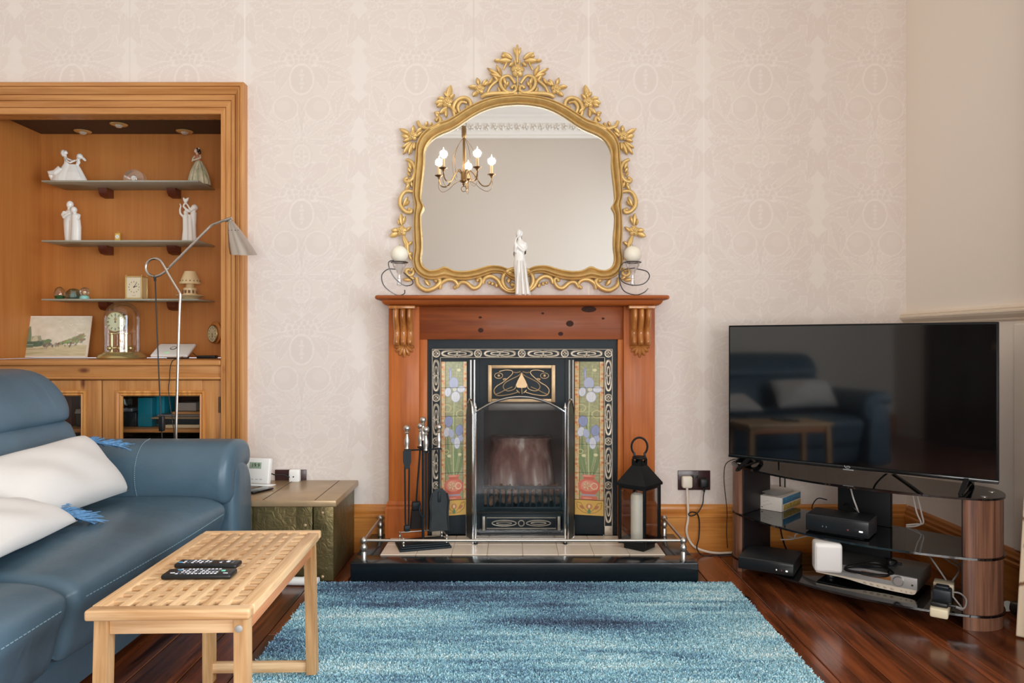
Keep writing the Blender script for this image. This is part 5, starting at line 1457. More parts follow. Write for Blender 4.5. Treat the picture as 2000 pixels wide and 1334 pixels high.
m = MB(); m.ball((px(117, Y), Y, zS + .032), (.008, .007, .010), 8, 6); m.ball((px(118.5, Y), Y - .004, zS + .040), (.005, .005, .006), 8, 6); m.build('flower_inset', RED, t)
t = pw('paperweight', 'wide faceted sea-green glass paperweight between the two round ones', 141.5, 0, 0, 0)
m = MB(); m.lathe([(.030, 0), (.040, .012), (.041, .028), (.034, .046), (.020, .058), (.0003, .062)], (px(141.5, Y), Y + .01, zS), 9); m.build('shell', glass('sea_glass', (.62, .76, .70, 1), gloss=.16), t, smooth=False)
m = MB(); m.lathe([(.020, .002), (.026, .014), (.022, .03), (.010, .04), (.0003, .042)], (px(141.5, Y), Y + .01, zS), 7); m.build('core', mat('teal_core', C(92, 128, 118), .2, coat=.5), t, smooth=False)
t = pw('paperweight', 'small round glass paperweight on a pale aqua foot', 165, 0, 0, 0)
m = MB(); m.ball((px(165, Y), Y, zS + .042), .025, 20, 12); m.build('shell', SH, t)
m = MB(); m.lathe([(.024, 0), (.0255, .004), (.022, .017), (.018, .021), (.0003, .022)], (px(165, Y), Y, zS), 20); m.build('foot', AQ, t)
m = MB(); m.ball((px(165, Y), Y, zS + .036), (.010, .009, .010), 8, 6); m.build('shell_inset', mat('cream_inset', C(230, 196, 150), .3), t)
# carriage clock
t = thing('carriage_clock', 'gold and cream square carriage clock on the lowest shelf', 'clock', (px(262, 3.95), 3.95, zS))
x0, x1, y0, y1, zt = px(244, 3.92), px(277.5, 3.92), 3.92, 3.985, pz(539, 3.92)
GB = mat('satin_gold', C(214, 184, 120), .3, .75)
m = MB()
for x in (x0, x1 - .007):
    for y in (y0, y1 - .007): m.rbox(x, x + .007, y, y + .007, zS, zt, .0015)
m.rbox(x0 - .001, x1 + .001, y0 - .001, y1 + .001, zS, zS + .008, .002); m.rbox(x0, x1, y0, y1, zt - .006, zt, .002)
for (x, y) in ((x0 + .004, y0 + .004), (x1 - .004, y0 + .004), (x0 + .004, y1 - .004), (x1 - .004, y1 - .004)): m.ball((x, y, zt + .003), .0042, 8, 6)
m.build('case', GB, t)
MB().box(x0 + .004, x1 - .003, y0 + .005, y1 - .003, zS + .008, zt - .006).build('side_panels', mat('cream_gold_panel', C(214, 192, 140), .4, .3), t, smooth=False)
cvk = Canvas(60, 84, 3, (222, 208, 180))
for k in range(12):
    a = 2 * PI * k / 12; cvk.ell(30 + 21 * math.sin(a), 40 - 22 * math.cos(a), 1.8, 2.6, (96, 84, 70), 0, .85)
cvk.line([(30, 40), (42, 36)], 3, (60, 50, 44)); cvk.line([(30, 40), (40, 24)], 2.2, (60, 50, 44)); cvk.ell(30, 40, 3.4, 3, (60, 50, 44)); cvk.rect(22, 74, 38, 75.2, (150, 134, 108))
dial('dial', cvk, facing(Vector(((x0 + x1) / 2, y0 + .0045, (zS + zt) / 2 + .001))), x1 - x0 - .014, zt - zS - .016, t, 40)
# small china lamp
t = thing('china_tealight_lamp', 'little cream china tealight lamp with pierced shade on a saucer', 'lamp', (px(371.5, Y), Y, zS))
LX = px(371.5, Y); CRM = mat('cream_china', C(228, 204, 158), .3, coat=.3)
u = Y / F
m = MB(); m.lathe([(13 * u, 0), (14 * u, 2 * u), (20 * u, 5 * u), (26 * u, 7.5 * u), (25.5 * u, 8.5 * u), (12 * u, 7 * u)], (LX, Y, zS), 30); m.build('saucer', CRM, t)
m = MB(); m.lathe([(12 * u, 7 * u), (13.2 * u, 9 * u), (12.6 * u, 20 * u), (12.6 * u, 22.5 * u), (9 * u, 23.5 * u), (8 * u, 24 * u), (7.5 * u, 32 * u)], (LX, Y, zS), 24); b_ = m.build('cup', CRM, t)
m = MB()
for k in range(6):
    a = -PI / 2 + (k - 2.5) * .55
    m.rbox(LX + 12.9 * u * math.cos(a) - .006, LX + 12.9 * u * math.cos(a) + .006, Y + 12.9 * u * math.sin(a) - .003, Y + 12.9 * u * math.sin(a) + .003, zS + 12 * u, zS + 18 * u, .002)
m.build('windows', mat('window_glaze', C(120, 84, 50), .4), b_)
m = MB(); m.lathe([(20 * u, 30 * u), (20.3 * u, 30.6 * u), (11 * u, 53.5 * u), (10.4 * u, 55 * u), (10 * u, 55 * u), (19.4 * u, 30.4 * u)], (LX, Y, zS), 30); sh_ = m.build('shade', CRM, t)
m = MB()
for k in range(16):
    a = 2 * PI * k / 16; rr = 18.0 * u
    m.ball((LX + rr * math.cos(a), Y + rr * math.sin(a), zS + 36 * u), (.0028, .0028, .0045), 6, 5)
m.build('pierced_band', mat('olive_glaze', C(98, 88, 58), .4), sh_)

# ------------------------------------------------------------------ on the sill of the niche
YS = 3.93
cvp = Canvas(170, 97, 4, (226, 218, 198))
n_ = noise2((cvp.H, cvp.W), (7, 12), 21, 4)[..., None]; cvp.a += (n_ - .5) * np.array([26, 28, 34])
cvp.rect(0, 68, 170, 97, (206, 194, 158)); cvp.a[68 * 4:] += (noise2((cvp.H - 68 * 4, cvp.W), (8, 8), 5, 3)[..., None] - .5) * 30
tr_ = random.Random(4)
for k in range(150):
    x = tr_.uniform(98, 160); hh = 66 - max(0, (x - 98)) * .42 * tr_.uniform(.2, 1.0); cvp.ell(x, hh, tr_.uniform(2, 5), tr_.uniform(1.5, 3), (150 + tr_.uniform(-24, 24), 150 + tr_.uniform(-24, 22), 112 + tr_.uniform(-20, 16)), 0, .65)
for k in range(60):
    x = tr_.uniform(40, 82); cvp.ell(x, tr_.uniform(56, 66) + (x - 60) * .02, 4, 3, (120 + tr_.uniform(-20, 20), 136 + tr_.uniform(-20, 20), 104), 0, .7)
cvp.poly([(5, 62), (5, 25), (9, 26), (16, 32), (16, 64)], (188, 186, 158)); cvp.poly([(5, 27), (5, 24), (17, 32), (28, 31), (22, 40), (16, 36)], (146, 146, 120)); cvp.poly([(16, 36), (20, 34), (22, 60), (16, 60)], (196, 192, 166))
cvp.poly([(22, 44), (28, 24), (31, 25), (35, 46), (36, 64), (22, 64)], (128, 142, 112)); cvp.poly([(36, 48), (56, 46), (60, 56), (60, 64), (36, 64)], (162, 166, 140)); cvp.poly([(37, 55), (42, 48), (49, 48), (52, 58), (37, 60)], (206, 198, 168))
for (x0, y0, x1, y1) in ((6, 36, 8, 46), (10, 38, 13, 48), (6, 50, 8, 60), (10, 51, 13, 61), (17, 44, 20, 50)): cvp.rect(x0, y0, x1, y1, (112, 116, 98), .8)
cvp.rect(5, 60, 50, 72, (92, 112, 92)); cvp.poly([(50, 58), (64, 60), (62, 70), (50, 72)], (96, 118, 98)); cvp.rect(5, 66, 42, 68.5, (150, 160, 140)); cvp.rect(5, 71, 42, 74, (116, 130, 104))
for k in range(34):
    x = tr_.uniform(58, 144); y = tr_.uniform(63, 72); cvp.ell(x, y, 1.1, tr_.uniform(2.2, 4.2), (92 + tr_.uniform(-24, 30),) * 3, tr_.uniform(-.3, .3), .75)
cvp.poly([(66, 72), (68, 63), (71, 72)], (120, 110, 90)); cvp.line([(5, 79), (75, 76)], 1, (150, 140, 112)); cvp.poly([(5, 88), (50, 84), (70, 86), (40, 90), (5, 90)], (178, 178, 130), .6)
for (x, y, L) in ((92, 12, 9), (120, 20, 8), (133, 18, 9), (140, 38, 12), (100, 26, 6), (146, 10, 8)): cvp.line([(x, y), (x + L * .6, y + 2), (x + L, y - 1)], 1.4, (248, 240, 222), .8)
cvp.blur(1)
cvp.rect(0, 0, 170, 2.6, (238, 228, 214)); cvp.rect(0, 93, 170, 97, (234, 222, 206)); cvp.rect(0, 0, 4.6, 97, (238, 228, 216)); cvp.rect(165.4, 0, 170, 97, (228, 212, 192))
pc = thing('street_scene_picture', 'faded old street scene print on board, leaning at the back of the niche', 'picture', (px(103.5, 3.97), 3.96, SILL))
wd_, ht_ = px(175, 3.965) - px(32, 3.965), .232
Mp = facing(Vector((px(103.5, 3.965), 3.965, SILL + ht_ / 2 + .002)), 0, R(-12))
m = MB(); m.M = Mp; m.rbox(-wd_ / 2, wd_ / 2, -ht_ / 2, ht_ / 2, -.007, -.0008, .001); m.build('backing_board', mat('cream_card', C(228, 214, 194), .7), pc)
dial('print', cvp, Mp, wd_, ht_, pc, 210, False, painted('matt_print', .55))
# anniversary clock
an = thing('anniversary_clock', 'gold anniversary clock under a glass dome on the niche sill', 'clock', (px(238.5, YS), YS, SILL))
ax = px(238.5, YS); u = YS / F
GP = mat('pale_gold', C(208, 194, 138), .25, .8)
m = MB(); m.lathe([(43 * u, 0), (44 * u, 2 * u), (40 * u, 8 * u), (36 * u, 9.5 * u), (34 * u, 12 * u), (31 * u, 12.6 * u)], (ax, YS, SILL), 40); m.build('base', GP, an)
m = MB(); pr = [(31.5 * u, 12.8 * u), (31.5 * u, 80 * u)] + [(31.5 * u * math.cos(a), 80 * u + 31.5 * u * math.sin(a)) for a in np.linspace(.1, PI / 2 - .01, 10)]
m.lathe(pr, (ax, YS, SILL), 36); m.f = [f for f in m.f if len(f) < 10]; m.build('glass_dome', glass('dome_glass', gloss=.07), an)
m = MB()
for dx in (-20, 8): m.lathe([(3.4 * u, 12 * u), (3.4 * u, 46 * u), (5 * u, 47 * u), (5 * u, 49 * u)], (ax + dx * u, YS, SILL), 12)
m.rbox(ax - 24 * u, ax + 14 * u, YS - .012, YS + .012, SILL + 47 * u, SILL + 50 * u, .002); m.build('columns', GP, an)
m = MB(); m.lathe([(19 * u, 0), (20 * u, .004), (20 * u, .03), (14 * u, .034)], (ax - 7.5 * u, YS + .006, SILL + 71 * u), 30, Matrix.Rotation(R(90), 3, 'X')); m.build('movement', mat('dark_brass', C(128, 104, 66), .35, .8), an)
cvc = clockface((206, 210, 176), (96, 92, 62), 0, 2); cvc.ell(30, 30, 29, 29, (190, 178, 116), 0, 1, 1.2); cvc.ell(30, 22, 4, 5, (170, 140, 80))
dial('dial', cvc, facing(Vector((ax - 7.5 * u, YS - .0302, SILL + 71 * u))), 38 * u, 38 * u, an, 40, True)
m = MB(); m.tube([(ax - 4 * u, YS, SILL + 47 * u), (ax - 4 * u, YS, SILL + 20 * u)], .0016, 6)
for k in range(4):
    a = k * PI / 2 + .5; m.ball((ax - 4 * u + 18 * u * math.cos(a), YS + 18 * u * math.sin(a), SILL + 20 * u), 5 * u, 12, 8); m.tube([(ax - 4 * u, YS, SILL + 22 * u), (ax - 4 * u + 18 * u * math.cos(a), YS + 18 * u * math.sin(a), SILL + 20 * u)], .0014, 5)
m.build('pendulum', GP, an)
# white hub
A_ = Vector((px(329, 3.86), 3.86, .9735)); tl_ = math.atan2(.062, .112)
hb = thing('broadband_hub', 'flat white broadband hub tilted on its foot on the niche sill', 'router', (A_.x + .02, 3.92, SILL))
m = MB(); m.M = Matrix.Translation(A_ + Vector((0, 0, 0))) @ Matrix.Rotation(tl_, 4, 'X')
m.rbox(-.100, .100, 0, .130, -.014, .004, .012, 3); m.build('case', WHITE, hb)
m = MB(); m.box(A_.x - .02, A_.x + .07, 3.885, 3.95, SILL, SILL + .014); m.M = Matrix.Translation(A_) @ Matrix.Rotation(tl_, 4, 'X'); m.rbox(-.05, .08, .03, .10, -.030, -.013, .004); m.build('foot', BLACK, hb)
m = MB(); m.M = Matrix.Translation(A_) @ Matrix.Rotation(tl_, 4, 'X')
m.tube([(-.004 + .016 * math.cos(a), .078 + .016 * math.sin(a), .0042) for a in np.linspace(0, 2 * PI, 18, endpoint=False)], .003, 6, True, flat=.4); m.build('swirl_emblem', mat('emblem_dark', C(50, 56, 62), .4), hb)
m = MB(); m.M = Matrix.Translation(A_) @ Matrix.Rotation(tl_, 4, 'X'); m.rbox(-.034, -.006, .024, .038, .003, .0048, .001); m.build('status_light', mat('pale_green_light', C(176, 220, 180), .4, emit=C(150, 220, 160), es=.25), hb)
m = MB(); m.rbox(px(388, 3.95), px(424, 3.95), 3.92, 3.965, SILL, SILL + .016, .004); m.solo('power_adapter', BLACK, 'flat black adapter on the niche sill beside the white hub', 'adapter')
m = MB(); m.tube(cr([(A_.x + .09, 3.95, SILL + .03), (px(383, 3.95), 3.95, SILL + .014), (px(389, 3.95), 3.945, SILL + .010)], 5), .0022, 6)
m.solo('adapter_cable', CABLE_B, 'short black cable joining the white hub to the flat adapter', 'cable')
m = MB(); m.tube(cr([P(346, 700, 3.59), P(336, 706, 3.585), P(332, 722, 3.585), P(331, 742, 3.588), P(329, 760, 3.59), P(332, 790, 3.59), P(338, 830, 3.59), P(341, 870, 3.59), P(343, 905, 3.59)], 5), .0020, 6)
m.tube(cr([(A_.x + .06, 3.90, SILL + .012), (px(350, 3.70), 3.70, SILL + .004), P(346, 700, 3.59)], 4), .0020, 6)
m.solo('hub_cable', CABLE_B, 'thin black cable running from the white hub over the sill edge', 'cable')
# round clock on the niche wall
t = thing('plaque_clock', 'small round cream-faced clock on a wooden plaque in the corner of the niche', 'clock', (px(416.5, 4.03), 4.06, pz(676, 4.03)))
Mk = facing(Vector((px(416.5, 4.03), 4.03, pz(652, 4.03))), R(-38))
m = MB(); m.M = Mk; m.lathe([(.060, -.014), (.062, -.010), (.056, -.004), (.050, -.002)], (0, 0.006, 0), 28); m.build('plaque', LINING, t)
m = MB(); m.M = Mk; m.lathe([(.050, -.004), (.051, .004), (.047, .009), (.044, .006)], (0, 0, 0), 28); m.build('bezel', mat('worn_brass', C(170, 140, 92), .35, .8), t)
Mk2 = Mk @ Matrix.Translation((0, 0, .0065))
dial('dial', clockface((208, 194, 158), (70, 60, 50), 160, 190), Mk2, .09, .09, t, 30, True)

# ------------------------------------------------------------------ inside the glazed cupboard
def block(name, label, cat, x0, x1, y0, y1, Yf, dep, m_, rot=0, group=None, z0=None, extra=None):
    """thing whose front face spans the given pixels at depth Yf"""
    X0, X1, Zt, Zb = px(x0, Yf), px(x1, Yf), pz(y0, Yf), (pz(y1, Yf) if z0 is None else z0)
    mb = MB(); mb.M = Matrix.Translation(((X0 + X1) / 2, Yf + dep / 2, Zb)) @ Matrix.Rotation(R(rot), 4, 'Z')
    mb.rbox(-(X1 - X0) / 2, (X1 - X0) / 2, -dep / 2, dep / 2, 0, Zt - Zb, .003)
    return mb.solo(name, m_, label, cat, group)
sz = SHZ + .0005
TEAL = mat('teal_card', C(16, 126, 146), .45); TEAL2 = mat('teal_card_light', C(20, 146, 170), .45)
a = block('teal_folder', 'teal card box file standing nearest the cupboard door', 'box file', 269, 297, 777, 838, 3.80, .17, TEAL, 0, None, sz)
a = block('teal_folder', 'brighter teal box file, half hidden behind the first', 'box file', 301, 321, 772, 838, 3.85, .17, TEAL2, 0, None, sz)
m = MB(); m.rbox(px(234, 3.80), px(266, 3.80), 3.80, 4.0, sz, sz + .075, .006); m.solo('black_case', mat('black_vinyl', C(26, 32, 36), .3), 'black vinyl case on the cupboard shelf beside the teal files', 'case')
m = MB(); m.rbox(px(233, 3.82), px(258, 3.82), 3.82, 3.98, sz + .076, sz + .094, .004); m.solo('silver_tin', mat('silver_tin', C(160, 170, 174), .3, .7), 'flat silver tin lying on the black vinyl case', 'tin')
t = thing('glass_jar', 'dim glass jar with a stopper standing on the silver tin', 'jar', (px(245, 3.9), 3.90, sz + .0945))
m = MB(); m.lathe([(.02, 0), (.034, .01), (.036, .04), (.02, .06), (.014, .07)], (px(245, 3.9), 3.90, sz + .0945), 16); m.build('body', glass('dark_jar', (.55, .62, .62, 1), gloss=.2), t)
m = MB(); m.ball((px(245, 3.9), 3.90, sz + .0945 + .078), .011, 12, 8); m.build('stopper', mat('silver', C(210, 208, 204), .2, 1), t)
stack = [('cream_album', 'thick cream-edged album at the bottom of the cupboard stack', 322, 420, .016, C(216, 196, 160), 0), ('dark_folder', 'dark slate folder lying on the cream album', 300, 420, .030, C(40, 46, 50), .02),
         ('magazine', 'glossy patterned magazine on top of the slate folder', 296, 420, .009, C(150, 124, 92), -.01), ('pale_magazine', 'pale grey magazine with a dark cover edge', 304, 420, .011, C(120, 112, 108), .01)]
z = sz
for (nm, lb, x0, x1, h_, col, dy) in stack:
    m = MB(); m.rbox(px(x0, 3.74), -1.49, 3.745 + dy, 3.95 + dy, z, z + h_, .002); m.solo(nm, mat('mag_' + nm, col, .4), lb, 'folder'); z += h_ + .0006
m = MB(); m.rbox(px(336, 3.76), -1.49, 3.76, 3.95, z, z + .014, .003); m.solo('wooden_board', PINE, 'narrow pine board lying on the magazines in the cupboard', 'board'); z += .0146
m = MB(); m.rbox(px(346, 3.80), px(383, 3.80), 3.80, 3.92, z, z + .042, .003); m.solo('grey_card_box', mat('grey_card', C(176, 164, 154), .7), 'small pale grey card box on top of the cupboard stack', 'box')
# left-hand door
t = thing('red_binder', 'dark maroon ring binder behind the sofa-side cupboard door', 'binder', (px(118, 3.8), 3.9, sz))
m = MB(); m.rbox(px(96, 3.8), px(140, 3.8), 3.80, 4.0, sz, sz + .175, .003); m.build('cover', mat('maroon', C(74, 22, 24), .4), t)
m = MB(); m.rbox(px(112, 3.799), px(132, 3.799), 3.7985, 3.801, sz + .10, sz + .125, .0004); m.build('label', mat('red_label', C(190, 40, 44), .5), t)
m = MB(); m.rbox(px(148, 3.8), px(185, 3.8), 3.80, 3.98, sz, sz + .07, .004); m.solo('black_box', BLACK, 'plain black box on the cupboard shelf beside the maroon binder', 'box')
z = sz + .0706
m = MB()
for k in range(3): m.rbox(px(146, 3.79), px(190, 3.79), 3.79 + .004 * k, 3.96, z + k * .0075, z + k * .0075 + .005, .001)
m.solo('loose_papers', PAPER, 'few loose white papers on the plain black box', 'papers')
m = MB(); m.rbox(px(156, 3.86), px(190, 3.86), 3.86, 3.95, z + .024, z + .085, .002); m.solo('cream_envelope_box', mat('cream_card2', C(206, 192, 168), .7), 'cream card box standing on the loose papers', 'box')
z2 = .4505
m = MB(); m.rbox(px(236, 3.78), px(275, 3.78), 3.78, 3.96, z2, z2 + .10, .006); m.solo('dark_gadget', BLACKGL, 'shiny dark gadget on the lower cupboard shelf', 'box')
t = thing('clear_tray', 'clear acrylic tray on the lower cupboard shelf', 'tray', (px(330, 3.8), 3.85, z2))
m = MB()
X0, X1 = px(283, 3.78), px(374, 3.86)
for (x0, x1, y0, y1, zz0, zz1) in ((X0, X1, 3.78, 3.784, z2, z2 + .105), (X0, X1, 3.936, 3.94, z2, z2 + .105), (X0, X0 + .004, 3.784, 3.936, z2, z2 + .105), (X1 - .004, X1, 3.784, 3.936, z2, z2 + .105), (X0, X1, 3.78, 3.94, z2, z2 + .004)):
    m.box(x0, x1, y0, y1, zz0, zz1)
m.build('walls', glass('acrylic', (.8, .82, .82, 1), gloss=.1), t, smooth=False)

# ------------------------------------------------------------------ floor lamp
LY = 3.40
fl_x = px(342, LY) - .012
fp = thing('floor_lamp', 'brushed steel reading floor lamp with looped stem behind the sofa arm', 'lamp', (fl_x, LY, 0))
BST = mat('brushed_steel', C(188, 180, 172), .27, 1.0)
m = MB(); m.lathe([(.13, 0), (.132, .008), (.125, .014), (.02, .018), (.012, .03)], (fl_x, LY, .0005), 36); m.build('base', BST, fp)
def L3(x, y, dy=0.0): return P(x, y, LY + dy)
stem = [(fl_x, LY, .02)] + [tuple(L3(x, y)) for x, y in ((345, 800), (349.5, 640), (351.5, 590), (352, 576), (350, 570), (342, 557), (330, 537))]
lp = [tuple(L3(302.5 + 17.5 * math.cos(a), 522.5 - 17.5 * math.sin(a), d)) for a, d in ((R(20), .0), (R(55), .004), (R(90), .008), (R(125), .01), (R(160), .012), (R(195), .012), (R(230), .012), (R(265), .012), (R(300), .013))]
arm = [tuple(L3(x, y, .014)) for x, y in ((322, 531), (334, 519), (372, 481), (404, 449), (413, 440.5), (421, 437), (434, 432), (447, 428))]
m = MB(); q = cr(stem, 4)[:-1] + cr([stem[-1]] + lp + arm, 4)
m.tube(q, .0062, 9); m.build('stem', BST, fp)
m = MB(); a = L3(440, 431, .014); b = L3(453, 426.5, .014); m.tube([a, b], .0095, 10); m.tube([L3(450, 427, .014), L3(451, 434, .014)], .006, 8); m.build('joint', BST, fp)
ap_ = L3(450, 430.5, .014); bt_ = L3(476, 497, .014); axv = (bt_ - ap_); Ls = axv.length; axv.normalize()
q = Vector((0, 0, 1)).rotation_difference(axv).to_matrix()
u = LY / F
pr = [(3.5 * u, 0), (5 * u, .02 * Ls), (10 * u, .2 * Ls), (14.3 * u, .38 * Ls), (18.6 * u, .58 * Ls), (22.5 * u, .80 * Ls), (25.6 * u, Ls)]
pr2 = [(r_ - .0015, z_) for r_, z_ in reversed(pr[1:])]
m = MB(); rings = []
for (r_, z_) in pr + pr2:
    c_ = ap_ + axv * z_
    rings.append([c_ + Vector((r_ * math.cos(a), r_ * math.sin(a), .17 * r_ * math.sin(a) - .04 * r_ * math.cos(a))) for a in np.linspace(0, 2 * PI, 32, endpoint=False)])
m.loft(rings, True, True, False); sh_ = m.build('shade', BST, fp)
m = MB()
for a in (R(-150), R(-122), R(-92), R(-60), R(-30)):
    c_ = axv * (.29 * Ls) + Vector((11.0 * u * math.cos(a), 11.0 * u * math.sin(a), .17 * 11 * u * math.sin(a))); m.ball(ap_ + c_, .0034, 8, 5)
m.build('vent_holes', BLACK, sh_)
m = MB(); m.ball(ap_ + axv * Ls * .75, .026, 14, 9); m.build('bulb', mat('pearl_bulb', C(240, 238, 232), .4), fp)
m = MB(); m.tube([L3(302, 538, .012), L3(303, 549, .010)], .0058, 8); m.tube(cr([L3(303, 546, .0), L3(305, 600, -.012), L3(308.5, 690, -.016), L3(312, 770, -.016), L3(315, 830, -.016), L3(318, 880, -.015), L3(324, 960, -.01), (fl_x + .05, LY - .02, .03)], 6), .0030, 7); co_ = m.build('cord', CABLE_B, fp)
m = MB(); c_ = L3(316.5, 827, -.020); m.rbox(c_.x - .012, c_.x + .012, c_.y - .012, c_.y + .008, c_.z - .036, c_.z + .036, .005, 2); m.build('switch', BLACK, co_)

# ------------------------------------------------------------------ brass trunk and what stands on it
s = NT('embossed_brass')
tc = s.n('ShaderNodeTexCoord'); vo = s.n('ShaderNodeTexNoise'); vo.inputs['Scale'].default_value = 26; vo.inputs['Detail'].default_value = 4; vo.inputs['Distortion'].default_value = 2.2; s.l(tc.outputs['Object'], vo.inputs['Vector'])
n2 = s.n('ShaderNodeTexNoise'); n2.inputs['Scale'].default_value = 7; n2.inputs['Detail'].default_value = 5; s.l(tc.outputs['Object'], n2.inputs['Vector'])
b_ = pbr(s, s.ramp(n2.outputs[0], [(.3, C(96, 88, 58)), (.7, C(142, 126, 86))]), .40, .72)
bp = s.n('ShaderNodeBump'); bp.inputs['Strength'].default_value = .55; bp.inputs['Distance'].default_value = .006; s.l(vo.outputs[0], bp.inputs['Height']); s.l(bp.outputs[0], b_.inputs['Normal'])
EMB = s.m
LIDM = mat('worn_brass_sheet', C(178, 152, 118), .32, .35, var=.14, vscale=9, bump=.10, bscale=14, bdist=.004)
TRX0, TRX1, TRY0, TRY1, TRZ = -1.20, -.785, 3.185, 3.62, .357
tk = thing('brass_trunk', 'square brass-clad trunk with embossed sides beside the sofa arm', 'trunk', (-.99, 3.40, 0))
MB().rbox(TRX0, TRX1, TRY0, TRY1, 0.001, TRZ - .030, .004).build('body', EMB, tk)
MB().rbox(TRX0 - .016, TRX1 + .018, TRY0 - .016, TRY1 + .014, TRZ - .028, TRZ, .004).build('lid', LIDM, tk)
for x0, x1 in ((-.945, -.868), (TRX1 - .09, TRX1 + .0025), (TRX0 - .002, TRX0 + .06)):
    MB().rbox(x0, x1, TRY0 - .0028, TRY0 + .006, .002, TRZ - .031, .001).build('strap', EMB, tk)
for x0, x1 in ((-.862, -.859), (-1.09, -1.087)):
    MB().rbox(x0, x1, TRY0 - .010, TRY1, TRZ - .001, TRZ + .0012, .0004).build('lid_seam', mat('seam_dark', C(70, 58, 40), .5, .5), tk)
for x, z in ((-.906, .245), (-.906, .06), (-.83, .02), (-.83, .30)):
    m = MB(); m.ball((x, TRY0 - .003, z), (.008, .005, .008), 10, 6); m.build('stud', LIDM, tk)
# heating control on its stand
th = thing('room_thermostat', 'white room thermostat with green display on a stand on the brass trunk', 'thermostat', (px(505, 3.49), 3.49, TRZ + .0012))
Mt = Matrix.Translation((px(503, 3.475), 3.475, TRZ + .006)) @ Matrix.Rotation(R(-12), 4, 'Z') @ Matrix.Rotation(R(-10), 4, 'X')
WPL = mat('bright_white_plastic', C(240, 238, 234), .35)
m = MB(); m.M = Mt; m.rbox(-.072, .060, -.012, .016, .008, .128, .006, 2); m.build('case', WPL, th)
m = MB(); m.M = Mt; m.rbox(-.072, .062, -.012, .075, -.0045, .006, .002); m.build('stand', WPL, th)
m = MB(); m.M = Mt; m.rbox(-.045, .018, -.0135, -.010, .078, .108, .001); lc = m.build('display', mat('lcd_green', C(160, 178, 156), .3), th)
text_mb('19.9', .026, Mt @ facing(Vector((-.011, -.0138, .093)))).build('digits', mat('lcd_ink', C(48, 62, 54), .5), lc, smooth=False)
m = MB(); m.M = Mt
for k in range(3): m.rbox(-.030 + k * .022, -.016 + k * .022, -.0130, -.010, .026, .031, .001)
m.build('buttons', mat('light_grey', C(190, 190, 190), .5), th)
m = MB(); m.M = Matrix.Translation((px(506, 3.36), 3.36, TRZ + .0016)) @ Matrix.Rotation(R(-28), 4, 'Z'); m.rbox(-.032, .032, -.06, .06, 0, .009, .004, 2); m.solo('mobile_phone', BLACKGL, 'black mobile phone lying on the brass trunk by the sofa arm', 'phone')
# dark sockets
ROSE = mat('dark_rosewood_plate', C(58, 34, 36), .3, coat=.2)
def sock(x0, x1, y0, y1, label):
    Yw = WY - .0005; X0, X1, Zt, Zb = px(x0, Yw), px(x1, Yw), pz(y0, Yw), pz(y1, Yw)
    t = thing('wall_socket', label, 'socket', ((X0 + X1) / 2, WY, Zb), 0, None)
    m = MB(); m.rbox(X0, X1, Yw - .009, Yw, Zb, Zt, .002); m.build('plate', ROSE, t)
    m = MB(); c_ = (X0 + X1) / 2; zc = Zt - (Zt - Zb) * .3
    for dx in (-.010, .012): m.rbox(c_ + dx - .006, c_ + dx + .006, Yw - .012, Yw - .008, zc - .008, zc + .008, .001)
    m.build('switches', BLACK, t); return c_, Zt, Zb
c1, zt1, zb1 = sock(1323.5, 1386.5, 918.5, 956.5, 'dark rosewood double wall socket between the fireplace and the television')
c2, zt2, zb2 = sock(538, 599, 917, 955, 'dark double wall socket just above the brass trunk')
def plug(x, y, w_, h_, m_, label, rot=0):
    Yw = WY - .0100; c_ = P(x, y, Yw); k = Yw / F
    t = thing('plug', label, 'plug', (c_.x, Yw, c_.z - h_ * k / 2))
    m = MB(); m.rbox(c_.x - w_ * k / 2, c_.x + w_ * k / 2, Yw - .036, Yw, c_.z - h_ * k / 2, c_.z + h_ * k / 2, .010, 3); m.build('body', m_, t)
    m = MB(); m.tube([(c_.x, Yw - .022, c_.z - h_ * k / 2 + .004), (c_.x, Yw - .022, c_.z - h_ * k / 2 - .018)], [.007, .005], 8); m.build('cord_guard', m_, t)
    return (c_.x, Yw - .022, c_.z - h_ * k / 2 - .018)
p1 = plug(1340, 940, 20, 23, CREAM if False else mat('ivory_plug', C(232, 222, 204), .4), 'ivory three-pin plug in the dark socket by the fireplace')
p2 = plug(1373, 942, 18, 19, BLACK, 'black three-pin plug in the dark socket by the fireplace')
p3 = plug(578, 928, 21, 26, WPL, 'white three-pin plug in the socket above the brass trunk')
W2 = WY - .035
m = MB(); m.tube(cr([p1, P(1343, 975, W2), P(1344, 1010, W2), P(1341, 1040, W2), P(1352, 1064, W2), (px(1372, 3.585), 3.585, .02), (px(1400, 3.585), 3.585, .0068), (px(1430, 3.59), 3.59, .0068), (px(1500, 3.59), 3.59, .0068)], 7), .0060, 8)
m.solo('white_mains_cable', mat('ivory_cable', C(230, 214, 196), .45), 'thick white cable drooping from the socket along the skirting to the stand', 'cable')
m = MB(); m.tube(cr([p2, P(1374, 968, W2), P(1372, 985, W2 - .01), P(1362, 1002, W2 - .016), P(1350, 1008, W2 - .020), P(1345, 1004, W2 - .014), P(1352, 1000, W2 - .008), P(1362, 1004, W2 - .004), P(1366, 1020, W2), P(1365, 1050, W2 - .012), P(1361, 1070, 3.568), (px(1372, 3.560), 3.560, .004), (px(1400, 3.56), 3.56, .0042), (px(1440, 3.57), 3.57, .0042), (px(1490, 3.575), 3.575, .0042)], 6), .0030, 7)
m.solo('black_mains_cable', CABLE_B, 'thin black cable with a loop hanging from the socket by the fireplace', 'cable')
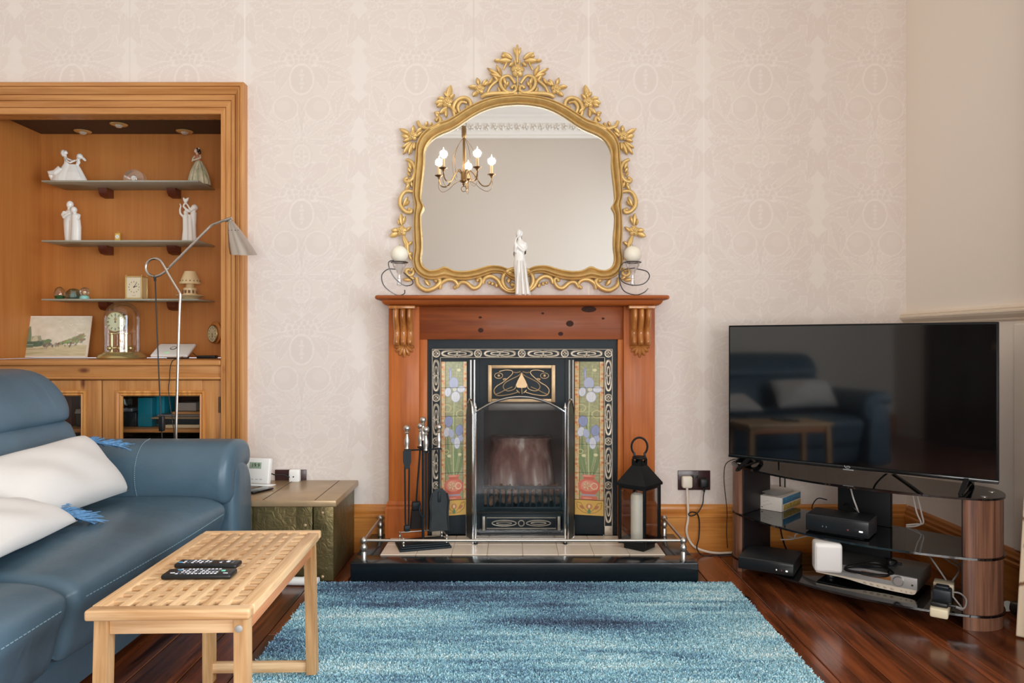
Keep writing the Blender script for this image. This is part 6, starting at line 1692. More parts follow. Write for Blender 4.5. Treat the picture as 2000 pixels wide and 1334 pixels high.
m = MB(); m.tube(cr([P(530, 925, 3.50), P(540, 928, 3.52), P(555, 928, 3.55), (p3[0] - .02, p3[1] - .005, p3[2] + .045), (p3[0], p3[1] - .016, p3[2] + .05)], 6), .0030, 7)
m.solo('thermostat_cable', CABLE_B, 'short black cable from the thermostat to the white plug', 'cable')
a_ = G(550, 1146, 0.0); b_2 = G(620, 1147, 0.0)
m = MB(); m.tube([(a_.x, a_.y + .02, .0185), (b_2.x, b_2.y + .02, .0185)], .018, 14); m.tube([(a_.x * .45 + b_2.x * .55, a_.y + .02, .0185), (a_.x * .41 + b_2.x * .59, a_.y + .02, .0185)], .0183, 14)
m.solo('white_tube', WPL, 'short white plastic tube lying on the boards in front of the trunk', 'tube')

# ------------------------------------------------------------------ sofa
def leather(name, a, b2):
    s = NT(name); tc = s.n('ShaderNodeTexCoord')
    n1 = s.n('ShaderNodeTexNoise'); n1.inputs['Scale'].default_value = 3.5; n1.inputs['Detail'].default_value = 5; s.l(tc.outputs['Object'], n1.inputs['Vector'])
    b_ = pbr(s, s.ramp(n1.outputs[0], [(.3, a), (.7, b2)]), .36, 0, .5)
    n2 = s.n('ShaderNodeTexNoise'); n2.inputs['Scale'].default_value = 420; n2.inputs['Detail'].default_value = 2; s.l(tc.outputs['Object'], n2.inputs['Vector'])
    mp = s.n('ShaderNodeMapping'); mp.inputs['Scale'].default_value = (6, 11, 6); mp.inputs['Rotation'].default_value = (.3, .2, .5); s.l(tc.outputs['Object'], mp.inputs[0])
    n3 = s.n('ShaderNodeTexNoise'); n3.inputs['Scale'].default_value = 1.0; n3.inputs['Detail'].default_value = 3; n3.inputs['Distortion'].default_value = 1.0; s.l(mp.outputs[0], n3.inputs['Vector'])
    b1 = s.n('ShaderNodeBump'); b1.inputs['Strength'].default_value = .12; b1.inputs['Distance'].default_value = .001; s.l(n2.outputs[0], b1.inputs['Height'])
    bb = s.n('ShaderNodeBump'); bb.inputs['Strength'].default_value = .22; bb.inputs['Distance'].default_value = .012; s.l(n3.outputs[0], bb.inputs['Height']); s.l(b1.outputs[0], bb.inputs['Normal'])
    s.l(bb.outputs[0], b_.inputs['Normal']); return s.m
LEA = leather('blue_leather', C(68, 89, 102), C(82, 105, 120))
STI = mat('pale_stitching', C(140, 166, 178), .6)
sofa = thing('leather_sofa', 'blue-grey leather sofa with rounded arm and high cushioned back', 'sofa', (-1.65, 1.9, 0))
def soft(name, prof, y0, y1, r, parent=sofa, crown=0.0, n=30, ns=6, mtl=None):
    """padded body: closed (x, z) outline run along Y with rounded ends"""
    q = cr(prof, 5, True); cx_ = sum(p[0] for p in q) / len(q); cz_ = sum(p[1] for p in q) / len(q)
    ys = []
    for k in range(ns + 1):
        a = k / ns * PI / 2; ys.append((y0 + r * (1 - math.sin(a)), r * (1 - math.cos(a))))
    ys = ys[::-1]; ins_ = [(y, d) for y, d in ys] + [((y0 * (1 - t) + y1 * t), 0) for t in np.linspace(0, 1, n)[1:-1] if y0 + r < y0 * (1 - t) + y1 * t < y1 - r] + [(y0 + y1 - y, d) for y, d in reversed(ys)]
    # outward ordering: first rings nearest y0
    ins_ = sorted(ins_, key=lambda e: e[0])
    rings = []
    N = len(q)
    for (y, d) in ins_:
        t = (y - y0) / (y1 - y0); cw = crown * math.sin(PI * t)
        ring = []
        for i in range(N):
            p = q[i]; a = q[i - 1]; b = q[(i + 1) % N]
            tx, tz = b[0] - a[0], b[1] - a[1]; L = math.hypot(tx, tz) + 1e-9; nx_, nz_ = tz / L, -tx / L
            if (p[0] - cx_) * nx_ + (p[1] - cz_) * nz_ < 0: pass
            ring.append(Vector((p[0] - sgn * nx_ * d + sgn * nx_ * cw, y, p[1] - sgn * nz_ * d + sgn * nz_ * cw)))
        rings.append(ring)
    m = MB(); m.loft(rings, True); return m.build(name, mtl or LEA, parent, angle=180)
sgn = 1.0
SA0, SA1, SM, SN0, SN1 = 2.935, 3.165, 1.90, .87, .64     # far arm, middle split, near arm
# outlines are counter-clockwise in (x, z)
base = [(-2.26, .05), (-1.30, .05), (-1.275, .08), (-1.26, .20), (-1.28, .22), (-2.26, .22)]
m = MB(); m.prism([(-2.26, .045), (-1.30, .03), (-1.268, .05), (-1.235, .17), (-1.26, .20), (-2.26, .20)], 'Y', SN0 - .01, SA0 + .01); m.build('base', LEA, sofa, angle=30)
for x in (-2.2, -1.42):
    for y in (.76, 1.9, 3.05):
        m = MB(); m.lathe([(.02, .0005), (.024, .012), (.028, .05)], (x, y, 0), 14); m.build('foot', BLACK, sofa)
seat = [(-1.95, .20), (-1.50, .195), (-1.24, .195), (-1.19, .215), (-1.165, .30), (-1.145, .365), (-1.165, .405), (-1.26, .430), (-1.45, .432), (-1.70, .425), (-1.95, .425), (-1.98, .32)]
for (y0, y1) in ((SN0, SM - .002), (SM + .002, SA0)):
    sc_ = soft('seat_cushion', seat, y0, y1, .045, crown=.012)
    m = MB()
    for k in range(60):
        ya = y0 + .05 + (y1 - y0 - .10) * k / 60; cw = .012 * math.sin(PI * (ya - y0) / (y1 - y0))
        m.tube([(-1.1445 + cw, ya, .366), (-1.1445 + cw, ya + (y1 - y0) / 110, .366)], .0014, 4)
    m.build('stitching', STI, sc_)
back = [(-1.70, .40), (-1.685, .50), (-1.70, .60), (-1.735, .70), (-1.765, .735), (-1.85, .76), (-2.10, .74), (-2.14, .55), (-2.12, .40), (-1.9, .38)]
heads = [(-1.775, .735), (-1.748, .765), (-1.765, .83), (-1.825, .90), (-1.90, .935), (-2.00, .938), (-2.09, .90), (-2.12, .82), (-2.08, .735), (-1.92, .715)]
for (y0, y1) in ((SN0 + .005, SM - .002), (SM + .002, SA0 - .03)):
    bk = soft('back_cushion', back, y0, y1, .04, crown=.012)
    soft('headrest', heads, y0, y1, .05, bk, crown=.010)
m = MB(); m.prism([(-2.28, .045), (-2.13, .045), (-2.05, .40), (-2.10, .80), (-2.16, .86), (-2.22, .85), (-2.27, .80)], 'Y', SN0 - .1, SA0 + .1); m.build('back_panel', LEA, sofa, angle=30)
# arms: outline in (y, z), run along X
def arm_part(name, prof, x0, x1, r, parent=sofa, mirror=None):
    q = cr(prof, 5, True)
    if mirror is not None: q = [(mirror - p[0], p[1]) for p in q][::-1]
    cy_ = sum(p[0] for p in q) / len(q); cz_ = sum(p[1] for p in q) / len(q); N = len(q)
    xs_ = [(x0 + r * (1 - math.sin(a)), r * (1 - math.cos(a))) for a in np.linspace(PI / 2, 0, 6)]
    allx = sorted([(x0 + (r - (x - x0)), d) for x, d in xs_] + [(x, 0) for x in np.linspace(x0 + r, x1 - r, 14)[1:-1]] + [(x1 - (r - (x - x0)), d) for x, d in xs_], key=lambda e: e[0])
    rings = []
    for x, d in allx:
        # d is largest at the ends
        e = min(x - x0, x1 - x); dd = 0 if e >= r else r - math.sqrt(max(0, r * r - (r - e) ** 2))
        rings.append([Vector((x, cy_ + (p[0] - cy_) * (1 - dd / .14), cz_ + (p[1] - cz_) * (1 - dd / .22))) for p in q])
    m = MB(); m.loft(rings, True); return m.build(name, LEA, parent, angle=180)
def sofa_arm(mirror):
    side = [(SA0 + .035, .03), (SA1 - .01, .03), (SA1, .10), (SA1 - .002, .40), (SA1 - .03, .52), (SA0 + .09, .56), (SA0 + .03, .50), (SA0 + .025, .2)]
    a = arm_part('arm', side, -2.18, -1.128, .03, sofa, mirror)
    pad = [(SA0 - .005, .40), (SA0 - .030, .47), (SA0 - .018, .56), (SA0 + .04, .622), (SA0 + .12, .640), (SA1 - .01, .622), (SA1 + .035, .575), (SA1 + .02, .535), (SA1 - .03, .52), (SA0 + .09, .50), (SA0 + .04, .40)]
    arm_part('arm_pad', pad, -2.16, -1.135, .045, a, mirror)
    m = MB()
    for k in range(46):
        t0, t1 = k / 46, (k + .55) / 46
        def pp(t):
            c_ = cr([(SA0 - .0075, .40), (SA0 - .033, .47), (SA0 - .021, .56), (SA0 + .04, .625), (SA0 + .12, .643)], 12); i = min(len(c_) - 2, int(t * (len(c_) - 1))); f_ = t * (len(c_) - 1) - i
            y = c_[i][0] * (1 - f_) + c_[i + 1][0] * f_; z = c_[i][1] * (1 - f_) + c_[i + 1][1] * f_
            return (-1.50 - .02 * t, (mirror - y) if mirror is not None else y, z)
        m.tube([pp(t0), pp(t1)], .0013, 4)
    m.build('stitching', STI, a)
sofa_arm(None); sofa_arm(SN0 + SA0)

# ------------------------------------------------------------------ cushions
LIN = mat('cream_linen', C(208, 201, 195), .85, bump=.25, bscale=700, var=.02, vscale=300, sheen=.2)
FRI = mat('blue_fringe', C(92, 134, 172), .85, var=.35, vscale=90)
def pillow(name, label, A, B, Cc, D, th, seed, fringe):
    """corners: A bottom near, B bottom far, Cc top far, D top near"""
    A, B, Cc, D = map(Vector, (A, B, Cc, D)); n_ = (B - A).cross(D - A).normalized()
    if n_.x < 0: n_ = -n_
    rr = random.Random(seed); t = thing(name, label, 'cushion', ((A + B) / 2), 0, None)
    ph = [rr.uniform(0, 6) for _ in range(6)]
    def f(side):
        def g(u_, v_):
            a, b = 2 * u_ - 1, 2 * v_ - 1
            edge = ((1 - a * a) * (1 - b * b))
            pin = .965 + .035 * (1 - min(1, (1 - abs(a)) * 5) * 1) + 0
            u2 = .5 + a * .5 * (1 - .05 * (1 - b * b) * (abs(a) > .0) * abs(a) ** 2 * -0.6 - .06 * (1 - abs(b)) * abs(a) ** 3)
            v2 = .5 + b * .5 * (1 - .06 * (1 - abs(a)) * abs(b) ** 3)
            p = A * (1 - u2) * (1 - v2) + B * u2 * (1 - v2) + Cc * u2 * v2 + D * (1 - u2) * v2
            h_ = th * edge ** .42 * (1 + .10 * math.sin(5 * u_ + ph[0] + 3 * v_) * edge + .05 * math.sin(9 * v_ - 6 * u_ + ph[1]))
            h_ += .006 * math.sin(14 * (u_ + .6 * v_) + ph[2]) * edge
            return p + n_ * h_ * side
        return g
    m = MB(); m.sheet(f(1), 36, 28)
    m.sheet(lambda u_, v_: f(-.55)(1 - u_, v_), 36, 28)
    # weld rims
    me_v = {}; remap = []; nv = []
    for p in m.v:
        kx_ = (round(p[0], 4), round(p[1], 4), round(p[2], 4))
        if kx_ not in me_v: me_v[kx_] = len(nv); nv.append(p)
        remap.append(me_v[kx_])
    m.f = [tuple(dict.fromkeys(remap[i] for i in q_)) for q_ in m.f]; m.f = [q_ for q_ in m.f if len(q_) > 2]; m.v = nv
    m.build('cover', LIN, t, angle=180)
    if fringe:
        m = MB(); (p0, p1, out, cnt, L) = fringe; p0, p1, out = Vector(p0), Vector(p1), Vector(out).normalized()
        for k in range(cnt):
            s0 = p0.lerp(p1, (k + rr.random()) / cnt); d = (out + Vector((rr.uniform(-.5, .5), rr.uniform(-.3, .3), rr.uniform(-.4, .2)))).normalized()
            m.tube([s0, s0 + d * L * .5 + Vector((0, 0, -.002)), s0 + d * L * rr.uniform(.8, 1.15) + Vector((0, 0, -.008))], [.0028, .0024, .001], 4)
        o_ = m.build('fringe', FRI, t); o_['kind'] = 'stuff'
A1, B1 = (-1.49, 2.20, .475), (-1.475, 2.80, .475)
C1, D1 = (-1.635, 2.775, .690), (-1.70, 2.20, .655)
pillow('cream_cushion', 'cream linen cushion leaning on the sofa back next to the arm', A1, B1, C1, D1, .085, 2, ((-1.66, 2.79, .672), (-1.55, 2.86, .640), (.3, 1, .1), 110, .065))
A2, B2 = (-1.325, 1.70, .482), (-1.40, 2.345, .472)
C2, D2 = (-1.545, 2.30, .548), (-1.60, 1.72, .60)
pillow('cream_cushion', 'cream linen cushion on the near sofa seat, seen only reflected in the television', (-1.45, .90, .485), (-1.43, 1.50, .485), (-1.60, 1.48, .71), (-1.60, .92, .71), .09, 9, None)
pillow('cream_cushion', 'cream linen cushion lying nearer on the seat with blue fringe showing', A2, B2, C2, D2, .06, 5, ((-1.545, 2.335, .535), (-1.395, 2.365, .470), (.25, 1, -.08), 190, .080))

# ------------------------------------------------------------------ slatted coffee table
TEAK = wood('pale_teak', C(188, 142, 96), C(230, 194, 150), 'Y', .46, .04, stretch=10, scale=3, piece=.06)
TEAKX = wood('pale_teak_cross', C(188, 142, 96), C(230, 194, 150), 'X', .46, .04, stretch=10, scale=3, piece=.06)
TEAKZ = wood('pale_teak_leg', C(160, 114, 68), C(208, 166, 118), 'Z', .5, .0, stretch=10, scale=3, piece=.06)
ct_c = Vector((-.7675, 1.935, 0)); ct_r = R(1.6)
tb = thing('coffee_table', 'small pale teak coffee table with open lattice top beside the sofa', 'table', ct_c, ct_r)
TZ, HW, HL = .460, .180, .340
bw = .034
m = MB(); m.rbox(-HW, -HW + bw, -HL + bw, HL - bw, TZ - .024, TZ - .0003, .003, 2); m.build('edge_board', TEAK, tb, local=True)
m = MB(); m.rbox(HW - bw, HW, -HL + bw, HL - bw, TZ - .024, TZ - .0003, .003, 2); m.build('edge_board', TEAK, tb, local=True)
for sy_ in (-1, 1):
    m = MB(); m.rbox(-HW, HW, sy_ * (HL - bw / 2) - bw / 2, sy_ * (HL - bw / 2) + bw / 2, TZ - .024, TZ, .006, 3); m.build('end_board', TEAKX, tb, local=True)
nx_h, ny_h = 8, 15
gx = (2 * HW - 2 * bw) / nx_h; gy = (2 * HL - 2 * bw) / ny_h
for k in range(1, nx_h):
    x = -HW + bw + gx * k
    m = MB(); m.rbox(x - .0105, x + .0105, -HL + bw, HL - bw, TZ - .0100, TZ - .0005, .0005); m.build('slat', TEAK, tb, local=True)
for k in range(1, ny_h):
    y = -HL + bw + gy * k
    m = MB(); tp_ = []
    for k2 in range(1, nx_h):
        xk = -HW + bw + gx * k2; tp_ += [(xk - .0106, TZ - .0005), (xk - .0106, TZ - .0101), (xk + .0106, TZ - .0101), (xk + .0106, TZ - .0005)]
    m.prism([(-HW + bw, TZ - .020), (HW - bw, TZ - .020), (HW - bw, TZ - .0005)] + tp_[::-1] + [(-HW + bw, TZ - .0005)], 'Y', y - .0105, y + .0105); m.build('cross_slat', TEAKX, tb, local=True)
for sx in (-1, 1):
    m = MB(); m.rbox(sx * (HW - .030) - .010, sx * (HW - .030) + .010, -HL + .05, HL - .05, TZ - .070, TZ - .024, .002); m.build('side_rail', wood('reddish_teak', C(190, 120, 76), C(222, 164, 116), 'Y', .42, .1, stretch=10, scale=2), tb, local=True)
for sy_ in (-1, 1):
    y = sy_ * (HL - .038)
    for sx in (-1, 1):
        m = MB(); xt, xb = sx * (HW - .027), sx * (HW - .022)
        bar(m, (xt, y, TZ - .024), (xb, y + sy_ * .012, .0245 if (sy_ > 0 and sx > 0) or (sy_ < 0 and sx > 0) else .001), .030, .034, (0, 1, 0)); lg = m.build('leg', TEAKZ, tb, local=True, smooth=False)
        if sy_ < 0 and sx > 0:
            m = MB(); m.lathe([(.0085, 0), (.008, .002), (.004, .003), (.0003, .003)], (sx * (HW - .030), y - .0176, TZ - .050), 16, Matrix.Rotation(R(90), 3, 'X')); m.build('bolt', mat('zinc_bolt', C(176, 174, 170), .5, .4), lg, local=True)
    m = MB(); m.rbox(-HW + .042, HW - .042, y - .011, y + .011, TZ - .062, TZ - .024, .002); m.build('end_rail', TEAKX, tb, local=True)
    m = MB(); m.rbox(-HW + .034, HW - .034, y + sy_ * .010 - .011, y + sy_ * .010 + .011, .030, .060, .002); m.build('stretcher', TEAKX, tb, local=True)
# remotes
BTN = mat('button_white', C(214, 216, 222), .5); BTB = mat('button_dark', C(96, 104, 112), .4)
def remote(label, ctr, rot, L, W, H, rows, col4, extra):
    t = thing('remote_control', label, 'remote', ctr, rot)
    m = MB(); m.rbox(-L / 2, L / 2, -W / 2, W / 2, 0, H, .006, 3); m.build('case', BLACK, t, local=True)
    rr = random.Random(int(L * 1e4))
    for (x, w_) in rows:
        for k in range(w_):
            y = (k - (w_ - 1) / 2) * W * .22; m = MB(); m.rbox(x - .0032, x + .0032, y - .0026, y + .0026, H - .001, H + .0012, .0008); m.build('button', BTN if rr.random() < .6 else BTB, t, local=True)
    for (x, y, w_, h_, ma) in extra:
        m = MB(); m.rbox(x - w_, x + w_, y - h_, y + h_, H - .001, H + .0016, .0012); m.build('button', ma, t, local=True)
BLUEB = mat('blue_button', C(90, 160, 200), .4); GRB = mat('green_button', C(120, 220, 190), .4)
remote('slim black remote control lying farther back on the coffee table', (px(407, 1.905), 1.905, TZ), R(-2), .165, .044, .013, [(-.06 + .011 * k, 3) for k in range(7)] + [(.035, 2), (.066, 2)], None, [(-.070, -.008, .006, .002, BLUEB), (.052, .004, .004, .006, BTN)])
remote('wider black remote control with a green button, nearer on the coffee table', (px(390, 1.825), 1.825, TZ), R(1.5), .172, .054, .013, [(-.05 + .0095 * k, 4) for k in range(11)], None, [(-.062, -.012, .006, .002, BTN), (-.054, .014, .006, .002, BLUEB), (.058, .004, .005, .004, GRB), (.070, -.016, .006, .0014, BTN)])

# ------------------------------------------------------------------ rug
RX0, RX1, RY0, RY1 = -.83, .945, 1.90, 3.133
rug = thing('shag_rug', 'blue streaked shag rug on the floorboards in front of the hearth', 'rug', (.06, 2.5, 0))
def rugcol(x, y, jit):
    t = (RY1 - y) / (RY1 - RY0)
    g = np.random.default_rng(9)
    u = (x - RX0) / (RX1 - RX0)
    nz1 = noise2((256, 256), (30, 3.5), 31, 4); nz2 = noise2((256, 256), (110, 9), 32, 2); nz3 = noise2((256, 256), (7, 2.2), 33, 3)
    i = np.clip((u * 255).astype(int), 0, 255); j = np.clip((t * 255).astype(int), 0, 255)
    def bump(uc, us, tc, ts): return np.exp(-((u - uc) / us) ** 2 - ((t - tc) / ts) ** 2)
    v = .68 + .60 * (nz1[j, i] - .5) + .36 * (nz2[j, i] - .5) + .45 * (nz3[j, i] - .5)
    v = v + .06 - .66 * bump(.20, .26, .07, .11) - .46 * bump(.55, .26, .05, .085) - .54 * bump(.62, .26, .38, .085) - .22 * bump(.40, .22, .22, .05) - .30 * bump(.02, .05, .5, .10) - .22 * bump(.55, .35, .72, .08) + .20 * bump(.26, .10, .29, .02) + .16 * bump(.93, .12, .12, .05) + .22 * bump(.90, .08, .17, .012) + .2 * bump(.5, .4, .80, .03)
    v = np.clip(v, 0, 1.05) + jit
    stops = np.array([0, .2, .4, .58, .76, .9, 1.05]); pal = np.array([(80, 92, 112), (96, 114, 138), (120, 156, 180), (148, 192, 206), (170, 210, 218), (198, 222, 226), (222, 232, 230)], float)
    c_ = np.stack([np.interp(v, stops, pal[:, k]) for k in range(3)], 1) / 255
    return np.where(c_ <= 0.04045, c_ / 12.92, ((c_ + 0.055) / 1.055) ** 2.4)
og = ORG[rug.name]
Xr = np.linspace(RX0, RX1, 240); Yr = np.linspace(RY0, RY1, 170); xx, yy = np.meshgrid(Xr, Yr)
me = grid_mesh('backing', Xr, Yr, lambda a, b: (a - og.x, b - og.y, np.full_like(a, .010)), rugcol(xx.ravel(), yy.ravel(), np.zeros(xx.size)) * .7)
RUGM = painted('wool_pile', .9, .15)
me.materials.append(RUGM); o = bpy.data.objects.new('backing', me); COL.objects.link(o); o.parent = rug
NT_ = 230000
g = np.random.default_rng(12)
bx_ = g.uniform(RX0, RX1, NT_); by_ = RY1 - (RY1 - RY0) * g.uniform(0, 1, NT_) ** 1.0
ang = g.uniform(0, 2 * PI, NT_); wdt = g.uniform(.0018, .0032, NT_); hh = g.uniform(.012, .018, NT_); ln_ = g.normal(0, .0035, (NT_, 2))
dx, dy = np.cos(ang) * wdt, np.sin(ang) * wdt
vb = np.stack([np.stack([bx_ - dx, by_ - dy, np.full(NT_, .006)], 1), np.stack([bx_ + dx, by_ + dy, np.full(NT_, .006)], 1),
               np.stack([bx_ + dx * .6 + ln_[:, 0], by_ + dy * .6 + ln_[:, 1], hh], 1), np.stack([bx_ - dx * .6 + ln_[:, 0], by_ - dy * .6 + ln_[:, 1], hh], 1)], 1).reshape(-1, 3) - np.array([og.x, og.y, 0])
vb[:, 1] = np.minimum(vb[:, 1], RY1 + .004 - og.y)
me = bpy.data.meshes.new('pile'); me.vertices.add(len(vb)); me.vertices.foreach_set('co', vb.astype(np.float32).ravel())
q_ = np.arange(NT_ * 4, dtype=np.int32); me.loops.add(len(q_)); me.loops.foreach_set('vertex_index', q_); me.polygons.add(NT_); me.polygons.foreach_set('loop_start', np.arange(0, NT_ * 4, 4, dtype=np.int32))
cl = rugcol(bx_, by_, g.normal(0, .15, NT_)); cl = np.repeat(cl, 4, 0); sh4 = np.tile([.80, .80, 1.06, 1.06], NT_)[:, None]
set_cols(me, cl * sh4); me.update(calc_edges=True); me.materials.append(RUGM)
o = bpy.data.objects.new('pile', me); COL.objects.link(o); o.parent = rug; o['kind'] = 'stuff'

# ------------------------------------------------------------------ television stand
SA = Vector((1.033, 3.32, 0)); srot = math.atan2(-.739, .674)
Ms = Matrix.Translation(SA) @ Matrix.Rotation(srot, 4, 'Z'); Msi = Ms.inverted()
def SL(x, y, z): return Ms @ Vector((x, y, z))
def onshelf(x, y, z):
    """stand-local point under a pixel of the shelf surface at height z"""
    return Msi @ G(x, y, z)
ts = thing('television_stand', 'three-tier black glass television stand with walnut end columns in the corner', 'tv stand', SA, srot)
s = NT('black_glass'); b_ = pbr(s, C(14, 15, 17), .045, 0, .5); b_.inputs['IOR'].default_value = 1.75; BGL = s.m
WAL = wood('walnut_veneer', C(84, 54, 42), C(146, 104, 82), 'Z', .38, .1, stretch=26, scale=2.2, bump=.02)
def stand_outline():
    fr = [(x, -.11 * (1 - ((x - .46) / .46) ** 2)) for x in np.linspace(0, .92, 22)]
    rt = cr([(.92, 0), (.968, .030), (.998, .078), (1.006, .135), (.985, .205), (.945, .262), (.88, .292), (.80, .30)], 4)[1:]
    lt_ = [(.92 - x, y) for x, y in reversed(rt)]
    return fr + rt + lt_
OUT = stand_outline()
TOPS = (.482, .264, .057)
for z in TOPS:
    m = MB(); m.prism(OUT, 'Z', z - .008, z); m.build('glass_shelf', BGL, ts, local=True, angle=50)
colp = cr([(.905, .006), (.925, .004), (.966, .034), (.993, .080), (1.000, .135), (.980, .203), (.945, .252), (.905, .258)], 4)
for mir_ in (False, True):
    q = [(.92 - x, y) for x, y in reversed(colp)] if mir_ else colp
    for z0, z1 in ((.0005, .0485), (.0575, .2555), (.2645, .4735)):
        m = MB(); m.prism(q, 'Z', z0, z1); m.build('column', WAL, ts, local=True, angle=50)
    m = MB(); qi = [(p[0] * .5 + (.46 + (.455 if not mir_ else -.455)) * .5, p[1] * .8 + .03) for p in q]
    m.rbox(.898 if not mir_ else .016, .904 if not mir_ else .022, .012, .252, .058, .255, .001); m.rbox(.898 if not mir_ else .016, .904 if not mir_ else .022, .012, .252, .265, .473, .001)
    m.build('column_lining', mat('dark_lining', C(34, 30, 32), .45), ts, local=True)
m = MB(); m.rbox(.345, .565, .245, .275, .0575, .2555, .003); m.rbox(.345, .565, .245, .275, .2645, .4735, .003); m.rbox(.10, .82, .10, .26, .0005, .0488, .003); m.build('spine', mat('matt_black', C(18, 19, 21), .5), ts, local=True)
for mir_ in (1, -1):
    for (x, y) in ((.955, .070), (.948, .190)):
        m = MB(); xx_ = x if mir_ > 0 else .92 - x
        m.lathe([(.012, 0), (.012, .0012), (.010, .002), (.0003, .002)], (xx_, y, .482), 16); m.build('disc', STEEL, ts, local=True)

# ------------------------------------------------------------------ television
TA, TBx = Vector((.998, 3.35, 0)), Vector((1.811, 2.705, 0))
tdir = (TBx - TA); TW = tdir.length; trot = math.atan2(tdir.y, tdir.x)
tv = thing('television', 'large flat black television standing on the corner glass stand', 'television', (TA + TBx) / 2 + Vector((0, 0, .4825)), trot)
TZ0, TH = .036, .605
m = MB(); m.rbox(-TW / 2, TW / 2, 0, .022, TZ0, TZ0 + TH, .003); m.rbox(-TW * .36, TW * .36, .020, .060, TZ0 + .05, TZ0 + TH * .6, .012, 2); m.build('housing', mat('tv_black', C(14, 15, 17), .45, spec=.2), tv, local=True)
s = NT('tv_screen'); b_ = pbr(s, C(10, 11, 13), .05, 0, .5); b_.inputs['IOR'].default_value = 1.75; SCR = s.m
m = MB(); m.rbox(-TW / 2 + .007, TW / 2 - .007, -.0016, .001, TZ0 + .016, TZ0 + TH - .007, .0006); m.build('screen', SCR, tv, local=True, smooth=False)
m = MB(); m.rbox(-TW / 2, TW / 2, -.004, .004, TZ0, TZ0 + .014, .002); lb_ = m.build('lower_bezel', mat('tv_bezel', C(16, 18, 20), .15, coat=.3), tv, local=True)
m = MB(); cxl, czl = -.005, TZ0 + .0085
m.tube([(cxl - .013, -.0046, czl + .006), (cxl - .011, -.0046, czl), (cxl - .006, -.0046, czl - .004), (cxl + .004, -.0046, czl - .004), (cxl + .010, -.0046, czl), (cxl + .004, -.0046, czl + .004), (cxl - .006, -.0046, czl + .002)], .0010, 5); m.build('emblem', mat('silver_print', C(200, 202, 204), .4), lb_, local=True)
m = MB(); m.rbox(cxl - .02, cxl + .022, -.002, .006, TZ0 - .006, TZ0, .002); m.build('sensor', mat('sensor_clear', C(150, 150, 150), .15), tv, local=True)
for tx in (-TW / 2 + .10, -TW / 2 + .936):
    m = MB()
    bar(m, (tx, .010, TZ0 + .01), (tx - .004, -.135, .0055), .016, .010); bar(m, (tx, .010, TZ0 + .01), (tx + .004, .130, .0055), .016, .010)
    m.rbox(tx - .010, tx + .002, -.150, -.125, .0003, .009, .002); m.rbox(tx - .004, tx + .010, .120, .145, .0003, .009, .002); bar(m, (tx - .002, -.10, .012), (tx + .002, .10, .012), .010, .006)
    m.build('foot', mat('foot_black', C(18, 19, 21), .3, .4), tv, local=True, smooth=False)
# black dish beside the left foot
q = onshelf(1450, 902, .482)
bd = thing('black_dock', 'glossy black rounded dock at the end of the glass stand beside the television foot', 'dock', SL(q.x + .0, .135, .4825), srot)
m = MB(); m.lathe([(.040, 0), (.044, .006), (.036, .012), (.030, .020)], (0, 0, 0), 26); m.build('base', BLACKGL, bd, local=True)
m = MB(); m.M = Matrix.Translation((0, 0, .042)) @ Matrix.Rotation(R(14), 4, 'X') @ Matrix.Rotation(R(8), 4, 'Y'); m.ball((0, 0, 0), (.072, .052, .018), 26, 10); m.lathe([(.028, -.030), (.034, -.010), (.030, .0)], (0, 0, 0), 20); m.build('lid', BLACKGL, bd, local=True)

# ------------------------------------------------------------------ boxes on the shelves of the stand
def gbox(name, label, cat, fl, fr, rb, z, top_fl, m_, group=None, bev=.003):
    """box from three bottom corners (front left, front right, back right; pixels) on a shelf at height z"""
    a, b, c_ = G(*fl, z), G(*fr, z), G(*rb, z)
    d = (b - a); W_ = d.length; rot = math.atan2(d.y, d.x); n_ = Vector((-math.sin(rot), math.cos(rot), 0)); D_ = max(.05, (c_ - b).dot(n_))
    Hh = pz(top_fl, a.y) - z
    ctr = (a + b) / 2 + n_ * D_ / 2
    t = thing(name, label, cat, (ctr.x, ctr.y, z + .0005), rot, group)
    return t, W_, D_, Hh
z = .264
t, W_, D_, H_ = gbox('software_box', 'white boxed set with barcode and blue and yellow side, on the middle glass shelf', 'box', (1466, 991), (1527, 1001), (1559, 985), z, 964, None)
m = MB(); m.rbox(-W_ / 2, W_ / 2, -D_ / 2, D_ / 2, 0, H_, .002); m.build('carton', mat('white_carton', C(226, 216, 206), .45), t, local=True)
PK = mat('print_grey', C(150, 140, 136), .5); m = MB(); m.rbox(-W_ * .42, -W_ * .23, -D_ / 2 - .0005, -D_ / 2 + .001, H_ * .38, H_ * .68, .0003)
for k in range(5): m.rbox(W_ * (-.10 + .1 * (k % 3)), W_ * (.0 + .1 * (k % 3)), -D_ / 2 - .0004, -D_ / 2 + .001, H_ * (.30 + .09 * k), H_ * (.315 + .09 * k), .0002)
m.build('barcode', PK, t, local=True, smooth=False)
m = MB(); m.ball((-W_ * .43, -D_ / 2, H_ * .20), (.003, .001, .004), 8, 5)
for k in range(3): m.rbox(-W_ * (.36 - .1 * k), -W_ * (.30 - .1 * k), -D_ / 2 - .0004, -D_ / 2 + .001, H_ * .14, H_ * .20, .0002)
m.build('small_print', mat('print_dark', C(80, 70, 68), .5), t, local=True, smooth=False)
m = MB(); m.rbox(W_ / 2 - .001, W_ / 2 + .0008, -D_ / 2 + .01, D_ / 2 - .004, H_ * .52, H_ * .97, .0003); m.build('blue_panel', mat('print_blue', C(66, 124, 156), .4, var=.3, vscale=40), t, local=True)
m = MB(); m.rbox(W_ / 2 - .001, W_ / 2 + .0008, -D_ / 2 + .022, D_ / 2 - .004, H_ * .06, H_ * .46, .0003); m.build('yellow_panel', mat('print_yellow', C(186, 160, 84), .4, var=.4, vscale=50), t, local=True)
